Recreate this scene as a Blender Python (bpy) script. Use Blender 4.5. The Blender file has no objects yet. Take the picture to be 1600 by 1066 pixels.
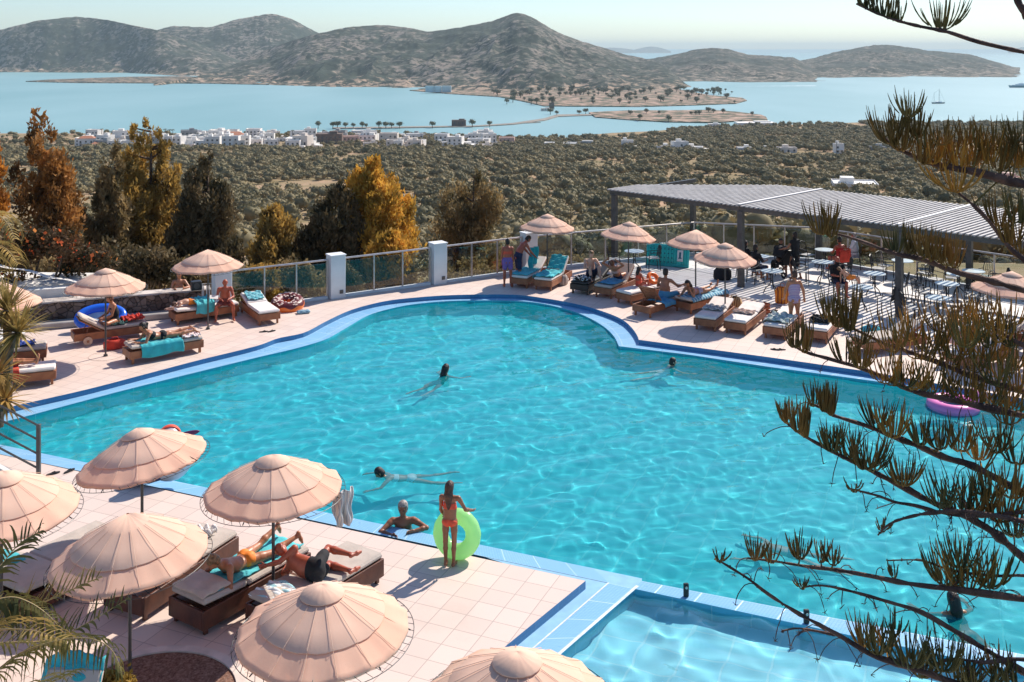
import bpy, bmesh, math, random
import numpy as np
from mathutils import Vector, Matrix
from mathutils.geometry import tessellate_polygon
R=math.radians; PI=math.pi
F=1620.0; H=8.2; SEA=-91.8
SC=bpy.context.scene; COL=SC.collection
rnd=random.Random(7)
def G(u,v,z=0.0):
    s=v-76.0
    return ((u-800)*(H-z)/s, F*(H-z)/s)
# ---------- materials
MATS={}
def mat(name,col,rough=.6,var=.15,scale=8.0,bump=0.0,bscale=None,metal=0.0,col2=None,spec=.5,coords='Object',detail=4,sub=0.0,trans=0.0,lo=.35,hi=.65,sheen=0,random_obj=0.0):
    if name in MATS: return MATS[name]
    m=bpy.data.materials.new(name); m.use_nodes=True; MATS[name]=m
    nt=m.node_tree; N=nt.nodes; L=nt.links; b=N['Principled BSDF']
    tc=N.new('ShaderNodeTexCoord'); no=N.new('ShaderNodeTexNoise')
    no.inputs['Scale'].default_value=scale; no.inputs['Detail'].default_value=detail
    L.new(tc.outputs[coords],no.inputs['Vector'])
    mr=N.new('ShaderNodeMapRange'); mr.inputs[1].default_value=lo; mr.inputs[2].default_value=hi
    L.new(no.outputs['Fac'],mr.inputs[0])
    mx=N.new('ShaderNodeMix'); mx.data_type='RGBA'
    c2=col2 or tuple(max(0,c*(1-var*2)) for c in col)
    c1=col if col2 else tuple(min(1,c*(1+var*.6)) for c in col)
    mx.inputs[6].default_value=(*c1,1); mx.inputs[7].default_value=(*c2,1)
    L.new(mr.outputs[0],mx.inputs[0])
    out=mx.outputs[2]
    if random_obj>0:
        oi=N.new('ShaderNodeObjectInfo'); hs=N.new('ShaderNodeHueSaturation')
        r2=N.new('ShaderNodeMapRange'); r2.inputs[3].default_value=1-random_obj; r2.inputs[4].default_value=1+random_obj
        L.new(oi.outputs['Random'],r2.inputs[0]); L.new(r2.outputs[0],hs.inputs['Value'])
        L.new(out,hs.inputs['Color']); out=hs.outputs[0]
    L.new(out,b.inputs['Base Color'])
    b.inputs['Roughness'].default_value=rough; b.inputs['Metallic'].default_value=metal
    b.inputs['Specular IOR Level'].default_value=spec
    if sub: b.inputs['Subsurface Weight'].default_value=sub; b.inputs['Subsurface Scale'].default_value=.02
    if sheen: b.inputs['Sheen Weight'].default_value=sheen
    if trans:
        tr=N.new('ShaderNodeBsdfTranslucent'); ms=N.new('ShaderNodeMixShader'); ms.inputs[0].default_value=trans
        L.new(out,tr.inputs['Color']); L.new(b.outputs[0],ms.inputs[1]); L.new(tr.outputs[0],ms.inputs[2])
        L.new(ms.outputs[0],N['Material Output'].inputs['Surface'])
    if bump:
        n2=N.new('ShaderNodeTexNoise'); n2.inputs['Scale'].default_value=bscale or scale*4; n2.inputs['Detail'].default_value=5
        L.new(tc.outputs[coords],n2.inputs['Vector'])
        bp=N.new('ShaderNodeBump'); bp.inputs['Strength'].default_value=bump; bp.inputs['Distance'].default_value=.02
        L.new(n2.outputs['Fac'],bp.inputs['Height']); L.new(bp.outputs[0],b.inputs['Normal'])
    return m
# ---------- objects
def tag(o,label=None,cat=None,group=None,kind=None):
    if label: o['label']=label
    if cat: o['category']=cat
    if group: o['group']=group
    if kind: o['kind']=kind
    return o
def thing(name,label,cat,loc=(0,0,0),rz=0.0,group=None):
    o=bpy.data.objects.new(name,None); COL.objects.link(o)
    o.location=loc; o.rotation_euler=(0,0,rz); o.empty_display_size=.3
    return tag(o,label,cat,group)
def copy_tree(o,parent=None):
    c=o.copy(); COL.objects.link(c)
    if parent is not None: c.parent=parent
    for ch in list(o.children): copy_tree(ch,c)
    return c
class MB:
    def __init__(s): s.v=[]; s.f=[]; s.uv=None
    def add(s,vs,fs):
        b=len(s.v); s.v.extend([tuple(p) for p in vs]); s.f.extend([tuple(i+b for i in f) for f in fs]); return s
    def box(s,c,d,rz=0.0,M=None,bev=0.0):
        x,y,z=d[0]/2,d[1]/2,d[2]/2
        if bev>0:
            b=min(bev,x*.9,y*.9,z*.9); vs=[]; idx={}
            for sx in(-1,1):
                for sy in(-1,1):
                    for sz in(-1,1):
                        for k,(a,bb,cc) in enumerate(((x,y-b,z-b),(x-b,y,z-b),(x-b,y-b,z))):
                            idx[(sx,sy,sz,k)]=len(vs); vs.append((sx*a,sy*bb,sz*cc))
            fs=[]
            for k in range(3):
                for sg in(-1,1):
                    q=[]
                    for (p,r) in((-1,-1),(1,-1),(1,1),(-1,1)):
                        key=[0,0,0]; o=[i for i in range(3) if i!=k]; key[k]=sg; key[o[0]]=p; key[o[1]]=r
                        q.append(idx[(*key,k)])
                    fs.append(q if (sg>0)^(k==1) else q[::-1])
            for a in range(3):
                o=[i for i in range(3) if i!=a]
                for p in(-1,1):
                    for r in(-1,1):
                        k0=[0,0,0]; k1=[0,0,0]; k0[a]=-1; k1[a]=1
                        for kk in(k0,k1): kk[o[0]]=p; kk[o[1]]=r
                        fs.append([idx[(*k0,o[0])],idx[(*k1,o[0])],idx[(*k1,o[1])],idx[(*k0,o[1])]])
            for sx in(-1,1):
                for sy in(-1,1):
                    for sz in(-1,1): fs.append([idx[(sx,sy,sz,k)] for k in range(3)])
        else:
            vs=[(sx*x,sy*y,sz*z) for sx in(-1,1) for sy in(-1,1) for sz in(-1,1)]
            fs=[(0,1,3,2),(4,6,7,5),(0,4,5,1),(2,3,7,6),(0,2,6,4),(1,5,7,3)]
        T=Matrix.Translation(c)@(M if M is not None else Matrix.Rotation(rz,4,'Z'))
        return s.add([T@Vector(p) for p in vs],fs)
    def tube(s,pts,rad,n=8,cap=True,flat=None):
        pts=[Vector(p) for p in pts]; m=len(pts)
        if not hasattr(rad,'__len__'): rad=[rad]*m
        vs=[]; fs=[]; prev=None
        for i,p in enumerate(pts):
            t=(pts[min(i+1,m-1)]-pts[max(i-1,0)])
            t=t.normalized() if t.length>1e-9 else Vector((0,0,1))
            a=prev if prev is not None else (Vector((0,0,1)) if abs(t.z)<.9 else Vector((1,0,0)))
            x=(a-t*a.dot(t)); x=x.normalized() if x.length>1e-6 else t.orthogonal().normalized()
            y=t.cross(x); prev=x
            for k in range(n):
                an=2*PI*k/n; vs.append(p+(x*math.cos(an)+y*math.sin(an)*(flat or 1))*rad[i])
        for i in range(m-1):
            for k in range(n):
                a=i*n+k; b=i*n+(k+1)%n; fs.append((a,b,b+n,a+n))
        if cap: fs.append(tuple(range(n))[::-1]); fs.append(tuple(range((m-1)*n,m*n)))
        return s.add(vs,fs)
    def cyl(s,p0,p1,r,r2=None,n=12): return s.tube([p0,p1],[r,r if r2 is None else r2],n)
    def lathe(s,prof,n=24,c=(0,0,0),fn=None):
        vs=[];fs=[]
        for (r,z) in prof:
            for k in range(n):
                a=2*PI*k/n; rr,zz=(r,z) if fn is None else fn(r,z,a)
                vs.append((c[0]+rr*math.cos(a),c[1]+rr*math.sin(a),c[2]+zz))
        for i in range(len(prof)-1):
            for k in range(n):
                a=i*n+k;b=i*n+(k+1)%n; fs.append((a,b,b+n,a+n))
        return s.add(vs,fs)
    def poly(s,outer,z,holes=(),flip=False):
        loops=[[Vector((x,y,0)) for x,y in lp] for lp in [outer,*holes]]
        tris=tessellate_polygon(loops); vs=[(p.x,p.y,z) for lp in loops for p in lp]
        fs=[]
        for t in tris:
            a,b,c=[Vector(vs[i]) for i in t]
            if (b-a).cross(c-a).z<0: t=(t[0],t[2],t[1])
            fs.append(tuple(t))
        return s.add(vs,fs)
    def prism(s,outer,z0,z1):
        n=len(outer); s.poly(outer,z1)
        A=sum(outer[i][0]*outer[(i+1)%n][1]-outer[(i+1)%n][0]*outer[i][1] for i in range(n))
        o=outer if A>0 else outer[::-1]
        vs=[(x,y,z0) for x,y in o]+[(x,y,z1) for x,y in o]
        return s.add(vs,[(i,(i+1)%n,(i+1)%n+n,i+n) for i in range(n)]+[tuple(range(n))[::-1]])
    def grid(s,fn,nu,nv,closeu=False):
        vs=[fn(i/(nu if closeu else nu-1),j/(nv-1)) for j in range(nv) for i in range(nu)]
        fs=[]
        for j in range(nv-1):
            for i in range(nu if closeu else nu-1):
                a=j*nu+i;b=j*nu+(i+1)%nu; fs.append((a,b,b+nu,a+nu))
        return s.add(vs,fs)
    def xform(s,M): s.v=[tuple(M@Vector(p)) for p in s.v]; return s
    def build(s,name,m,parent=None,smooth=False,label=None):
        me=bpy.data.meshes.new(name); me.from_pydata(s.v,[],s.f); me.update()
        if smooth: me.polygons.foreach_set('use_smooth',[True]*len(me.polygons))
        if m: me.materials.append(m)
        o=bpy.data.objects.new(name,me); COL.objects.link(o)
        if parent is not None: o.parent=parent
        if label: o['label']=label
        return o
def npmesh(name,v,f,m,parent=None,smooth=False):
    """v (n,3), f (k,4) or (k,3) numpy"""
    me=bpy.data.meshes.new(name); v=np.asarray(v,np.float32); f=np.asarray(f,np.int32)
    k,w=f.shape
    me.vertices.add(len(v)); me.vertices.foreach_set('co',v.ravel())
    me.loops.add(k*w); me.loops.foreach_set('vertex_index',f.ravel())
    me.polygons.add(k); me.polygons.foreach_set('loop_start',np.arange(0,k*w,w,dtype=np.int32))
    if smooth: me.polygons.foreach_set('use_smooth',np.ones(k,bool))
    me.update(calc_edges=True)
    if m: me.materials.append(m)
    o=bpy.data.objects.new(name,me); COL.objects.link(o)
    if parent is not None: o.parent=parent
    return o
def solidify(o,t,off=0):
    md=o.modifiers.new('s','SOLIDIFY'); md.thickness=t; md.offset=off; return o
_p=np.random.RandomState(3).rand(256,256)
def vnoise(x,y):
    x=np.asarray(x,float);y=np.asarray(y,float)
    xi=np.floor(x).astype(int);yi=np.floor(y).astype(int);fx=x-xi;fy=y-yi
    fx=fx*fx*(3-2*fx);fy=fy*fy*(3-2*fy)
    a=_p[xi&255,yi&255];b=_p[(xi+1)&255,yi&255];c=_p[xi&255,(yi+1)&255];d=_p[(xi+1)&255,(yi+1)&255]
    return (a*(1-fx)+b*fx)*(1-fy)+(c*(1-fx)+d*fx)*fy
def fbm(x,y,o=4):
    s=0;a=.5
    for i in range(o): s=s+a*vnoise(np.asarray(x)*2**i+17*i,np.asarray(y)*2**i+9*i);a*=.5
    return s/ (1-.5**o)
# ---------- camera, light
cam=bpy.data.cameras.new('camera'); co=bpy.data.objects.new('camera',cam); COL.objects.link(co); SC.camera=co
co.location=(0,0,H); co.rotation_euler=(R(90),0,0)
cam.sensor_width=36; cam.lens=36*F/1600; cam.shift_y=-457/1600; cam.clip_end=400000; cam.clip_start=.1
SUN=Vector((.475,.556,.682)).normalized()
sl=bpy.data.lights.new('sun','SUN'); so=bpy.data.objects.new('sun',sl); COL.objects.link(so)
sl.energy=4.8; sl.angle=R(.55); sl.color=(1,.92,.82)
so.rotation_euler=SUN.to_track_quat('Z','Y').to_euler()
w=bpy.data.worlds.new('World'); SC.world=w; w.use_nodes=True
nt=w.node_tree; sk=nt.nodes.new('ShaderNodeTexSky'); sk.sky_type='NISHITA'; sk.sun_disc=False
sk.sun_elevation=math.asin(SUN.z); sk.sun_rotation=math.atan2(SUN.x,SUN.y)
sk.air_density=1.0; sk.dust_density=0.4; sk.ozone_density=3.0; sk.altitude=100
tn=nt.nodes.new('ShaderNodeMix'); tn.data_type='RGBA'; tn.blend_type='MULTIPLY'; tn.inputs[0].default_value=1; tn.inputs[7].default_value=(.83,.935,1.06,1); nt.links.new(sk.outputs[0],tn.inputs[6]); nt.links.new(tn.outputs[2],nt.nodes['Background'].inputs[0]); nt.nodes['Background'].inputs[1].default_value=.108
SC.view_settings.view_transform='Standard'; SC.view_settings.look='None'; SC.view_settings.exposure=0.40; SC.view_settings.gamma=1
SC.cycles.use_denoising=True
SC.cycles.max_bounces=8; SC.cycles.transparent_max_bounces=24; SC.cycles.caustics_refractive=True; SC.cycles.caustics_reflective=False
# ================= POOL AND DECK
def catmull(pts,n=6):
    out=[]
    P=[pts[0]]+list(pts)+[pts[-1]]
    for i in range(1,len(P)-2):
        p0,p1,p2,p3=[np.array(P[i+k]) for k in(-1,0,1,2)]
        for k in range(n):
            t=k/n; out.append(tuple(.5*((2*p1)+(-p0+p2)*t+(2*p0-5*p1+4*p2-p3)*t*t+(-p0+3*p1-3*p2+p3)*t**3)))
    out.append(tuple(pts[-1])); return out
def resample(pts,n):
    p=np.array(pts); d=np.r_[0,np.cumsum(np.linalg.norm(np.diff(p,axis=0),axis=1))]
    t=np.linspace(0,d[-1],n); return [tuple(q) for q in np.c_[np.interp(t,d,p[:,0]),np.interp(t,d,p[:,1])]]
ZC=-.13; ZW=-.185
Dg=lambda L,z=0.0:[G(u,v,z) for u,v in L]
D_a=catmull(Dg([(-154,677),(0,639.5),(132,609.5),(215,588),(310,563),(400,541),(435,528.5),(475,520),(512,501),(550,484),(600,471),(650,465),(712,461),(800,460.5),(850,466),(900,475),(937,485),(970,498),(987,512),(996,525),(998,531)]),5)
D_b=Dg([(998,531),(1200,558),(1360,581),(1507,607),(1700,640),(2000,695)])
W_a=catmull(Dg([(-80,678),(15,657),(110,632),(217,604),(400,559),(460,545),(507,531),(535,516),(575,493),(612,482),(650,475),(712,470),(800,470),(850,475),(900,488),(937,506),(958,524),(967,541)],ZC),5)
W_b=Dg([(967,541),(1075,554),(1200,573),(1392,599),(1650,637),(2000,715)],ZC)
D_a=resample(D_a,110); W_a=resample(W_a,110)
DA0=G(-154,677); DA1=G(915,907.5); DB1=G(600,1165)
WA0=G(-80,678,ZC); WA1=G(1003,904,ZC)
ST0=G(1003,908,ZC); ST1=G(2000,1100,ZC)       # divider, pool side
SB0=G(991,920,ZC); SB1=G(2000,1137,ZC)       # divider, shallow side
BW1=G(640,1225,ZC)                                # shallow pool west edge end
def lerp2(a,b,t): return (a[0]+(b[0]-a[0])*t,a[1]+(b[1]-a[1])*t)
farR=(17.5,6.0)
deck_hole=D_a+D_b[1:]+[farR,(DB1[0]+.1,6.0),DB1,DA1]
W1=W_a+W_b[1:]+[ST1,ST0,WA1]
W2=[SB0,SB1,(16.5,6.5),(BW1[0]+.3,6.5),BW1]
# tile deck material
def nodes(m): return m.node_tree.nodes,m.node_tree.links
def tile_mat(name,c1,c2,mortar,ang,tw,th,origin,ms=.012,off=.5,rough=.55,uv=False,stain=None,sc=1.0,mosaic=0):
    m=bpy.data.materials.new(name); m.use_nodes=True; N,L=nodes(m); b=N['Principled BSDF']
    tc=N.new('ShaderNodeTexCoord'); mp=N.new('ShaderNodeMapping')
    if not uv:
        mp.vector_type='TEXTURE'; mp.inputs['Location'].default_value=(origin[0],origin[1],0); mp.inputs['Rotation'].default_value=(0,0,ang)
    L.new(tc.outputs['UV' if uv else 'Object'],mp.inputs['Vector'])
    br=N.new('ShaderNodeTexBrick'); br.inputs['Scale'].default_value=1
    br.offset=off; br.inputs['Brick Width'].default_value=tw; br.inputs['Row Height'].default_value=th
    br.inputs['Mortar Size'].default_value=ms; br.inputs['Mortar Smooth'].default_value=.3
    br.inputs['Color1'].default_value=(*c1,1); br.inputs['Color2'].default_value=(*c2,1); br.inputs['Mortar'].default_value=(*mortar,1)
    L.new(mp.outputs[0],br.inputs['Vector'])
    no=N.new('ShaderNodeTexNoise'); no.inputs['Scale'].default_value=1.3*sc; no.inputs['Detail'].default_value=8; no.inputs['Roughness'].default_value=.65
    L.new(tc.outputs['Object'],no.inputs['Vector'])
    mr=N.new('ShaderNodeMapRange'); mr.inputs[1].default_value=.38; mr.inputs[2].default_value=.72
    L.new(no.outputs['Fac'],mr.inputs[0])
    mx=N.new('ShaderNodeMix'); mx.data_type='RGBA'; mx.blend_type='MULTIPLY'
    mx.inputs[7].default_value=(*(stain or (.86,.83,.8)),1)
    L.new(mr.outputs[0],mx.inputs[0]); L.new(br.outputs['Color'],mx.inputs[6]); L.new(mx.outputs[2],b.inputs['Base Color'])
    b.inputs['Roughness'].default_value=rough
    rr_=N.new('ShaderNodeMapRange'); rr_.inputs[3].default_value=rough-.18; rr_.inputs[4].default_value=rough+.2; L.new(no.outputs['Fac'],rr_.inputs[0]); L.new(rr_.outputs[0],b.inputs['Roughness'])
    if mosaic:
        b2=N.new('ShaderNodeTexBrick'); b2.inputs['Scale'].default_value=1; b2.offset=0; b2.inputs['Brick Width'].default_value=mosaic; b2.inputs['Row Height'].default_value=mosaic; b2.inputs['Mortar Size'].default_value=mosaic*.10; b2.inputs['Color1'].default_value=(.92,.95,.98,1); b2.inputs['Color2'].default_value=(1,1,1,1); b2.inputs['Mortar'].default_value=(.72,.80,.86,1); L.new(mp.outputs[0],b2.inputs['Vector'])
        m2=N.new('ShaderNodeMix'); m2.data_type='RGBA'; m2.blend_type='MULTIPLY'; m2.inputs[0].default_value=1; L.new(mx.outputs[2],m2.inputs[6]); L.new(b2.outputs['Color'],m2.inputs[7]); L.new(m2.outputs[2],b.inputs['Base Color'])
    n3=N.new('ShaderNodeTexNoise'); n3.inputs['Scale'].default_value=.45; n3.inputs['Detail'].default_value=9; n3.inputs['Roughness'].default_value=.7; L.new(tc.outputs['Object'],n3.inputs['Vector']); r3=N.new('ShaderNodeMapRange'); r3.inputs[1].default_value=.56; r3.inputs[2].default_value=.64; r3.inputs[4].default_value=.30; L.new(n3.outputs['Fac'],r3.inputs[0]); L.new(r3.outputs[0],mx.inputs[0]) if name=='deck_tiles' else None
    bp=N.new('ShaderNodeBump'); bp.inputs['Strength'].default_value=.3; bp.inputs['Distance'].default_value=.01; bp.invert=True
    L.new(br.outputs['Fac'],bp.inputs['Height']); L.new(bp.outputs[0],b.inputs['Normal'])
    return m
angA=math.atan2(DA1[1]-DA0[1],DA1[0]-DA0[0])
M_deck=tile_mat('deck_tiles',(.72,.575,.49),(.67,.525,.445),(.44,.33,.28),angA,.42,.40,DA1,.007,0.0)
M_cop=tile_mat('coping_tiles',(.28,.52,.72),(.32,.56,.76),(.58,.76,.86),0,.62,.5,(0,0),.012,0,.3,uv=True,stain=(.85,.93,.98),mosaic=.05)
M_riser=tile_mat('riser_tiles',(.05,.19,.38),(.06,.22,.42),(.09,.3,.5),0,.6,.5,(0,0),.006,0,.3,uv=True,mosaic=.05)
fence_pts=[(-9.35,31.9),(-5.8,34.15),(-2.59,36.2),(.62,38.25),(4.9,40.25),(7.25,41.3),(11.75,40.1),(17.2,34.0),(26,24.4)]
deck_outer=[(-20,31.2)]+[(-10.2,32.3)]+[(x,y+.35) for x,y in fence_pts[1:]]+[(34,10),(30,3.5),(-20,3.5)]
m=MB(); m.poly(deck_outer,0,[deck_hole])
n=len(deck_outer)
m.add([(x,y,0) for x,y in deck_outer]+[(x,y,-3.2) for x,y in deck_outer],[(i,(i+1)%n,(i+1)%n+n,i+n) for i in range(n)])
tag(m.build('pool_deck',M_deck),kind='structure')
def ribbon(name,A,B,z,mt,z2=None,u0=0,kind='structure',parent=None):
    v=[];f=[];uv=[];d=0
    for i,(a,b) in enumerate(zip(A,B)):
        if i: d+=math.hypot(a[0]-A[i-1][0],a[1]-A[i-1][1])
        w=math.hypot(a[0]-b[0],a[1]-b[1])+abs((z2 if z2 is not None else z)-z)
        v+=[(a[0],a[1],z),(b[0],b[1],z2 if z2 is not None else z)]; uv+=[(d+u0,0),(d+u0,w)]
    for i in range(len(A)-1): f.append((2*i,2*i+2,2*i+3,2*i+1))
    me=bpy.data.meshes.new(name); me.from_pydata(v,[],f); me.materials.append(mt)
    ul=me.uv_layers.new(name='UVMap')
    for p in me.polygons:
        for li in p.loop_indices: ul.data[li].uv=uv[me.loops[li].vertex_index]
    o=bpy.data.objects.new(name,me); COL.objects.link(o)
    if kind: tag(o,kind=kind)
    if parent is not None: o.parent=parent
    return o
Bf=resample(D_b,60); Wbf=resample(W_b,60)
ribbon('pool_coping',D_a+Bf[1:],W_a+Wbf[1:],ZC,M_cop)
nA=60
Aout=[lerp2(DA0,DA1,t/nA) for t in range(nA+1)]
WL=G(951,911,ZC); WAe=lerp2(WA0,WA1,(WL[0]-WA0[0])/(WA1[0]-WA0[0])*.985)
NA0=[lerp2(G(-154,677,ZC),WL,t/nA) for t in range(nA+1)]; NA1=[lerp2(WA0,WAe,t/nA) for t in range(nA+1)]
ribbon('pool_coping',NA0,NA1,ZC,M_cop)
# corner + west arm: shelf, grout line, tile row
BL1=lerp2(G(951,911,ZC),G(824,1021,ZC),2.6)
shelfo=[lerp2(DA1,DB1,t/30) for t in range(31)]; wl=[lerp2(WL,BL1,t/30) for t in range(31)]
m=MB(); m.poly([DA1,WL]+wl[1:]+shelfo[::-1][:-1],ZC); M_shelf=mat('shelf_tile',(.30,.54,.73),.35,.05,6)
tag(m.build('pool_shelf',M_shelf),kind='structure')
row_in=[lerp2(SB0,BW1,t/30) for t in range(31)]
ribbon('pool_coping',wl,row_in,ZC,M_cop)
m=MB(); m.poly([WL,WAe,WA1,ST0,SB0],ZC); tag(m.build('pool_coping',M_shelf),kind='structure')
m=MB(); m.poly([NA0[-9],WL,DA1],ZC-.004); tag(m.build('pool_coping',M_shelf),kind='structure')
m=MB(); m.poly([DB1,BL1,BW1,(BW1[0]+.3,6.5),(16.5,6.5),SB1,ST1,W_b[-1],D_b[-1],farR,(DB1[0]+.1,6.0)],ZC-.002); tag(m.build('pool_coping',M_shelf),kind='structure')
M_grout=mat('grout_white',(.72,.76,.76),.6,.1,20)
def strip(a,b,w,z,nm,mt):
    d=Vector((b[0]-a[0],b[1]-a[1])); d.normalize(); nx,ny=-d.y*w/2,d.x*w/2
    mm=MB(); mm.add([(a[0]+nx,a[1]+ny,z),(a[0]-nx,a[1]-ny,z),(b[0]-nx,b[1]-ny,z),(b[0]+nx,b[1]+ny,z)],[(0,1,2,3)]); return tag(mm.build(nm,mt),kind='structure')
strip(WL,BL1,.025,ZC+.004,'grout_line',M_grout); strip(lerp2(SB0,BW1,-.02),BW1,.05,ZC+.004,'grout_line',M_grout)
# divider between the two pools
nS=50
ribbon('pool_divider',[lerp2(ST0,ST1,t/nS) for t in range(nS+1)],[lerp2(SB0,SB1,t/nS) for t in range(nS+1)],ZC,M_cop,u0=.3)
# risers
ribbon('deck_riser',D_a+Bf[1:],D_a+Bf[1:],0,M_riser,ZC); ribbon('deck_riser',Aout+shelfo[1:],Aout+shelfo[1:],0,M_riser,ZC)
# basins
M_wall=tile_mat('basin_wall_tiles',(.05,.50,.62),(.06,.54,.66),(.3,.62,.72),0,.6,.5,(0,0),.01,0,.4,uv=True)
M_floor=tile_mat('basin_floor_tiles',(.028,.58,.66),(.035,.61,.69),(.10,.66,.72),angA,.6,.6,(0,0),.02,0,.5,stain=(.8,.93,.95))
M_floor2=tile_mat('shallow_floor_tiles',(.30,.80,.93),(.32,.82,.94),(.45,.87,.95),angA,.6,.6,(0,0),.02,0,.5,stain=(.85,.95,.97))
M_wall2=tile_mat('shallow_wall_tiles',(.10,.50,.70),(.12,.54,.73),(.3,.62,.75),0,.6,.5,(0,0),.01,0,.4,uv=True)
def basin(nm,W,zf,mf):
    Wc=W+[W[0]]; wl_=ribbon(nm+'_wall',Wc,Wc,ZC,M_wall if zf<-.8 else M_wall2,zf); mm=MB(); mm.poly(W,zf); o=tag(mm.build(nm+'_floor',mf),kind='structure'); wl_.cycles.is_caustics_receiver=True; return o
FL=[basin('pool',W1,-1.1,M_floor),basin('shallow_pool',W2,-.50,M_floor2)]
# water
def inside(px,py,poly):
    c=np.zeros(px.shape,bool); n=len(poly); j=n-1
    for i in range(n):
        xi,yi=poly[i]; xj,yj=poly[j]
        k=((yi>py)!=(yj>py))
        with np.errstate(divide='ignore',invalid='ignore'): c^= k&(px<(xj-xi)*(py-yi)/(yj-yi+1e-12)+xi)
        j=i
    return c
def waves(X,Y,seed,amp,lmin,lmax,nn=46,warp=.25):
    r=np.random.RandomState(seed); wx=X+warp*(fbm(X*.7,Y*.7,3)-.5)*2; wy=Y+warp*(fbm(X*.7+40,Y*.7+11,3)-.5)*2
    z=0
    for i in range(nn):
        l=lmin*(lmax/lmin)**r.rand(); a=r.rand()*2*PI; k=2*PI/l
        z=z+amp*l/6.28*np.sin(k*(wx*math.cos(a)+wy*math.sin(a))+r.rand()*6.28)
    return z*(1/np.sqrt(nn))
def water(nm,W,step,mt,seed,amp,lmin,lmax):
    P=np.array(W); x0,y0=P.min(0)-.1; x1,y1=P.max(0)+.1; x1=min(x1,17.3); y0=max(y0,12.2)
    xs=np.arange(x0,x1,step); ys=np.arange(y0,y1,step); X,Y=np.meshgrid(xs,ys)
    c=P.mean(0)
    ins=inside(X,Y,W); g=ins.copy()
    for _ in range(2):
        g2=g.copy(); g2[1:]|=g[:-1]; g2[:-1]|=g[1:]; g2[:,1:]|=g[:,:-1]; g2[:,:-1]|=g[:,1:]; g=g2
    Z=ZW+waves(X,Y,seed,amp,lmin,lmax)
    idx=-np.ones(X.shape,int); idx[g]=np.arange(g.sum())
    q=g[:-1,:-1]&g[1:,:-1]&g[:-1,1:]&g[1:,1:]
    f=np.c_[idx[:-1,:-1][q],idx[:-1,1:][q],idx[1:,1:][q],idx[1:,:-1][q]]
    return tag(npmesh(nm,np.c_[X[g],Y[g],Z[g]],f,mt,smooth=True),kind='structure')
CAUST=True
def water_mat(name,tint,body,fac):
    m=bpy.data.materials.new(name); m.use_nodes=True; N,L=nodes(m); b=N['Principled BSDF']
    b.inputs['Transmission Weight'].default_value=1; b.inputs['IOR'].default_value=1.33; b.inputs['Roughness'].default_value=0
    b.inputs['Base Color'].default_value=(*tint,1)
    df=N.new('ShaderNodeBsdfDiffuse'); df.inputs[0].default_value=(*body,1); mx=N.new('ShaderNodeMixShader'); mx.inputs[0].default_value=fac
    L.new(b.outputs[0],mx.inputs[1]); L.new(df.outputs[0],mx.inputs[2]); L.new(mx.outputs[0],N['Material Output'].inputs[0])
    return m
WM=water_mat('pool_water',(.74,.96,.98),(.012,.45,.52),.24); WM2=water_mat('shallow_water',(.86,.98,1),(.24,.72,.85),.07)
w1=water('pool_water',W1,.048,WM,11,.085,.20,1.5); w2=water('shallow_pool_water',W2,.045,WM2,5,.19,.28,1.2)
if CAUST:
    sl.cycles.is_caustics_light=True
    for o in (w1,w2): o.cycles.is_caustics_caster=True
    for o in FL: o.cycles.is_caustics_receiver=True
# ================= SEA, VALLEY, HILLS
def P3(u,d,z): return ((u-800)*d/F,d,z)
prof_d=np.array([0,30,45,70,95,130,180,240,320,420,500,590,690,800,900,1000,1060,1110,1180])
prof_z=np.array([-4,-5,-6.5,-8.6,-11.5,-18,-28,-39.5,-46,-53,-58,-63,-68.5,-75,-82,-87.5,-89.6,-91.0,-97])
def shore_d(u):      # where the valley meets the lagoon, as a distance
    v=np.interp(u,[-600,80,300,520,640,700,850,905,925,960,1010,1060,1150,1240,1340,1700,2400],[210,210,210,210,211,214,216,217,212,209,207,203,199,196,193,193,193])
    return 162000/(v-76)
def land_z(X,Y):
    X=np.asarray(X,float);Y=np.asarray(Y,float)
    u=800+F*X/np.maximum(Y,1); sd=shore_d(np.where(Y>250,u,800))
    dd=np.where(Y>600,600+(Y-600)*(1108-600)/(sd-600),Y)
    z=np.interp(dd,prof_d,prof_z)
    k=np.clip((Y-60)/200,0,1)
    return z+k*(fbm(X/60,Y/60,3)-.5)*4*np.clip((1150-dd)/300,0,1)
def soil_mat(name,cols,scale,detail=8,rough=.95,pos=(.35,.5,.6),bump=0):
    m=bpy.data.materials.new(name); m.use_nodes=True; N,L=nodes(m); b=N['Principled BSDF']
    tc=N.new('ShaderNodeTexCoord'); no=N.new('ShaderNodeTexNoise'); no.inputs['Scale'].default_value=scale; no.inputs['Detail'].default_value=detail; no.inputs['Roughness'].default_value=.65
    L.new(tc.outputs['Object'],no.inputs['Vector']); cr=N.new('ShaderNodeValToRGB'); L.new(no.outputs['Fac'],cr.inputs[0])
    e=cr.color_ramp.elements; e[0].position=pos[0]; e[0].color=(*cols[0],1); e[1].position=pos[-1]; e[1].color=(*cols[-1],1)
    if len(cols)>2: x=e.new(pos[1]); x.color=(*cols[1],1)
    L.new(cr.outputs[0],b.inputs['Base Color']); b.inputs['Roughness'].default_value=rough; b.inputs['Specular IOR Level'].default_value=.1
    return m
M_soil=soil_mat('valley_soil',[(.20,.16,.08),(.32,.23,.13),(.48,.31,.21)],.03,pos=(.38,.52,.68))
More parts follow.
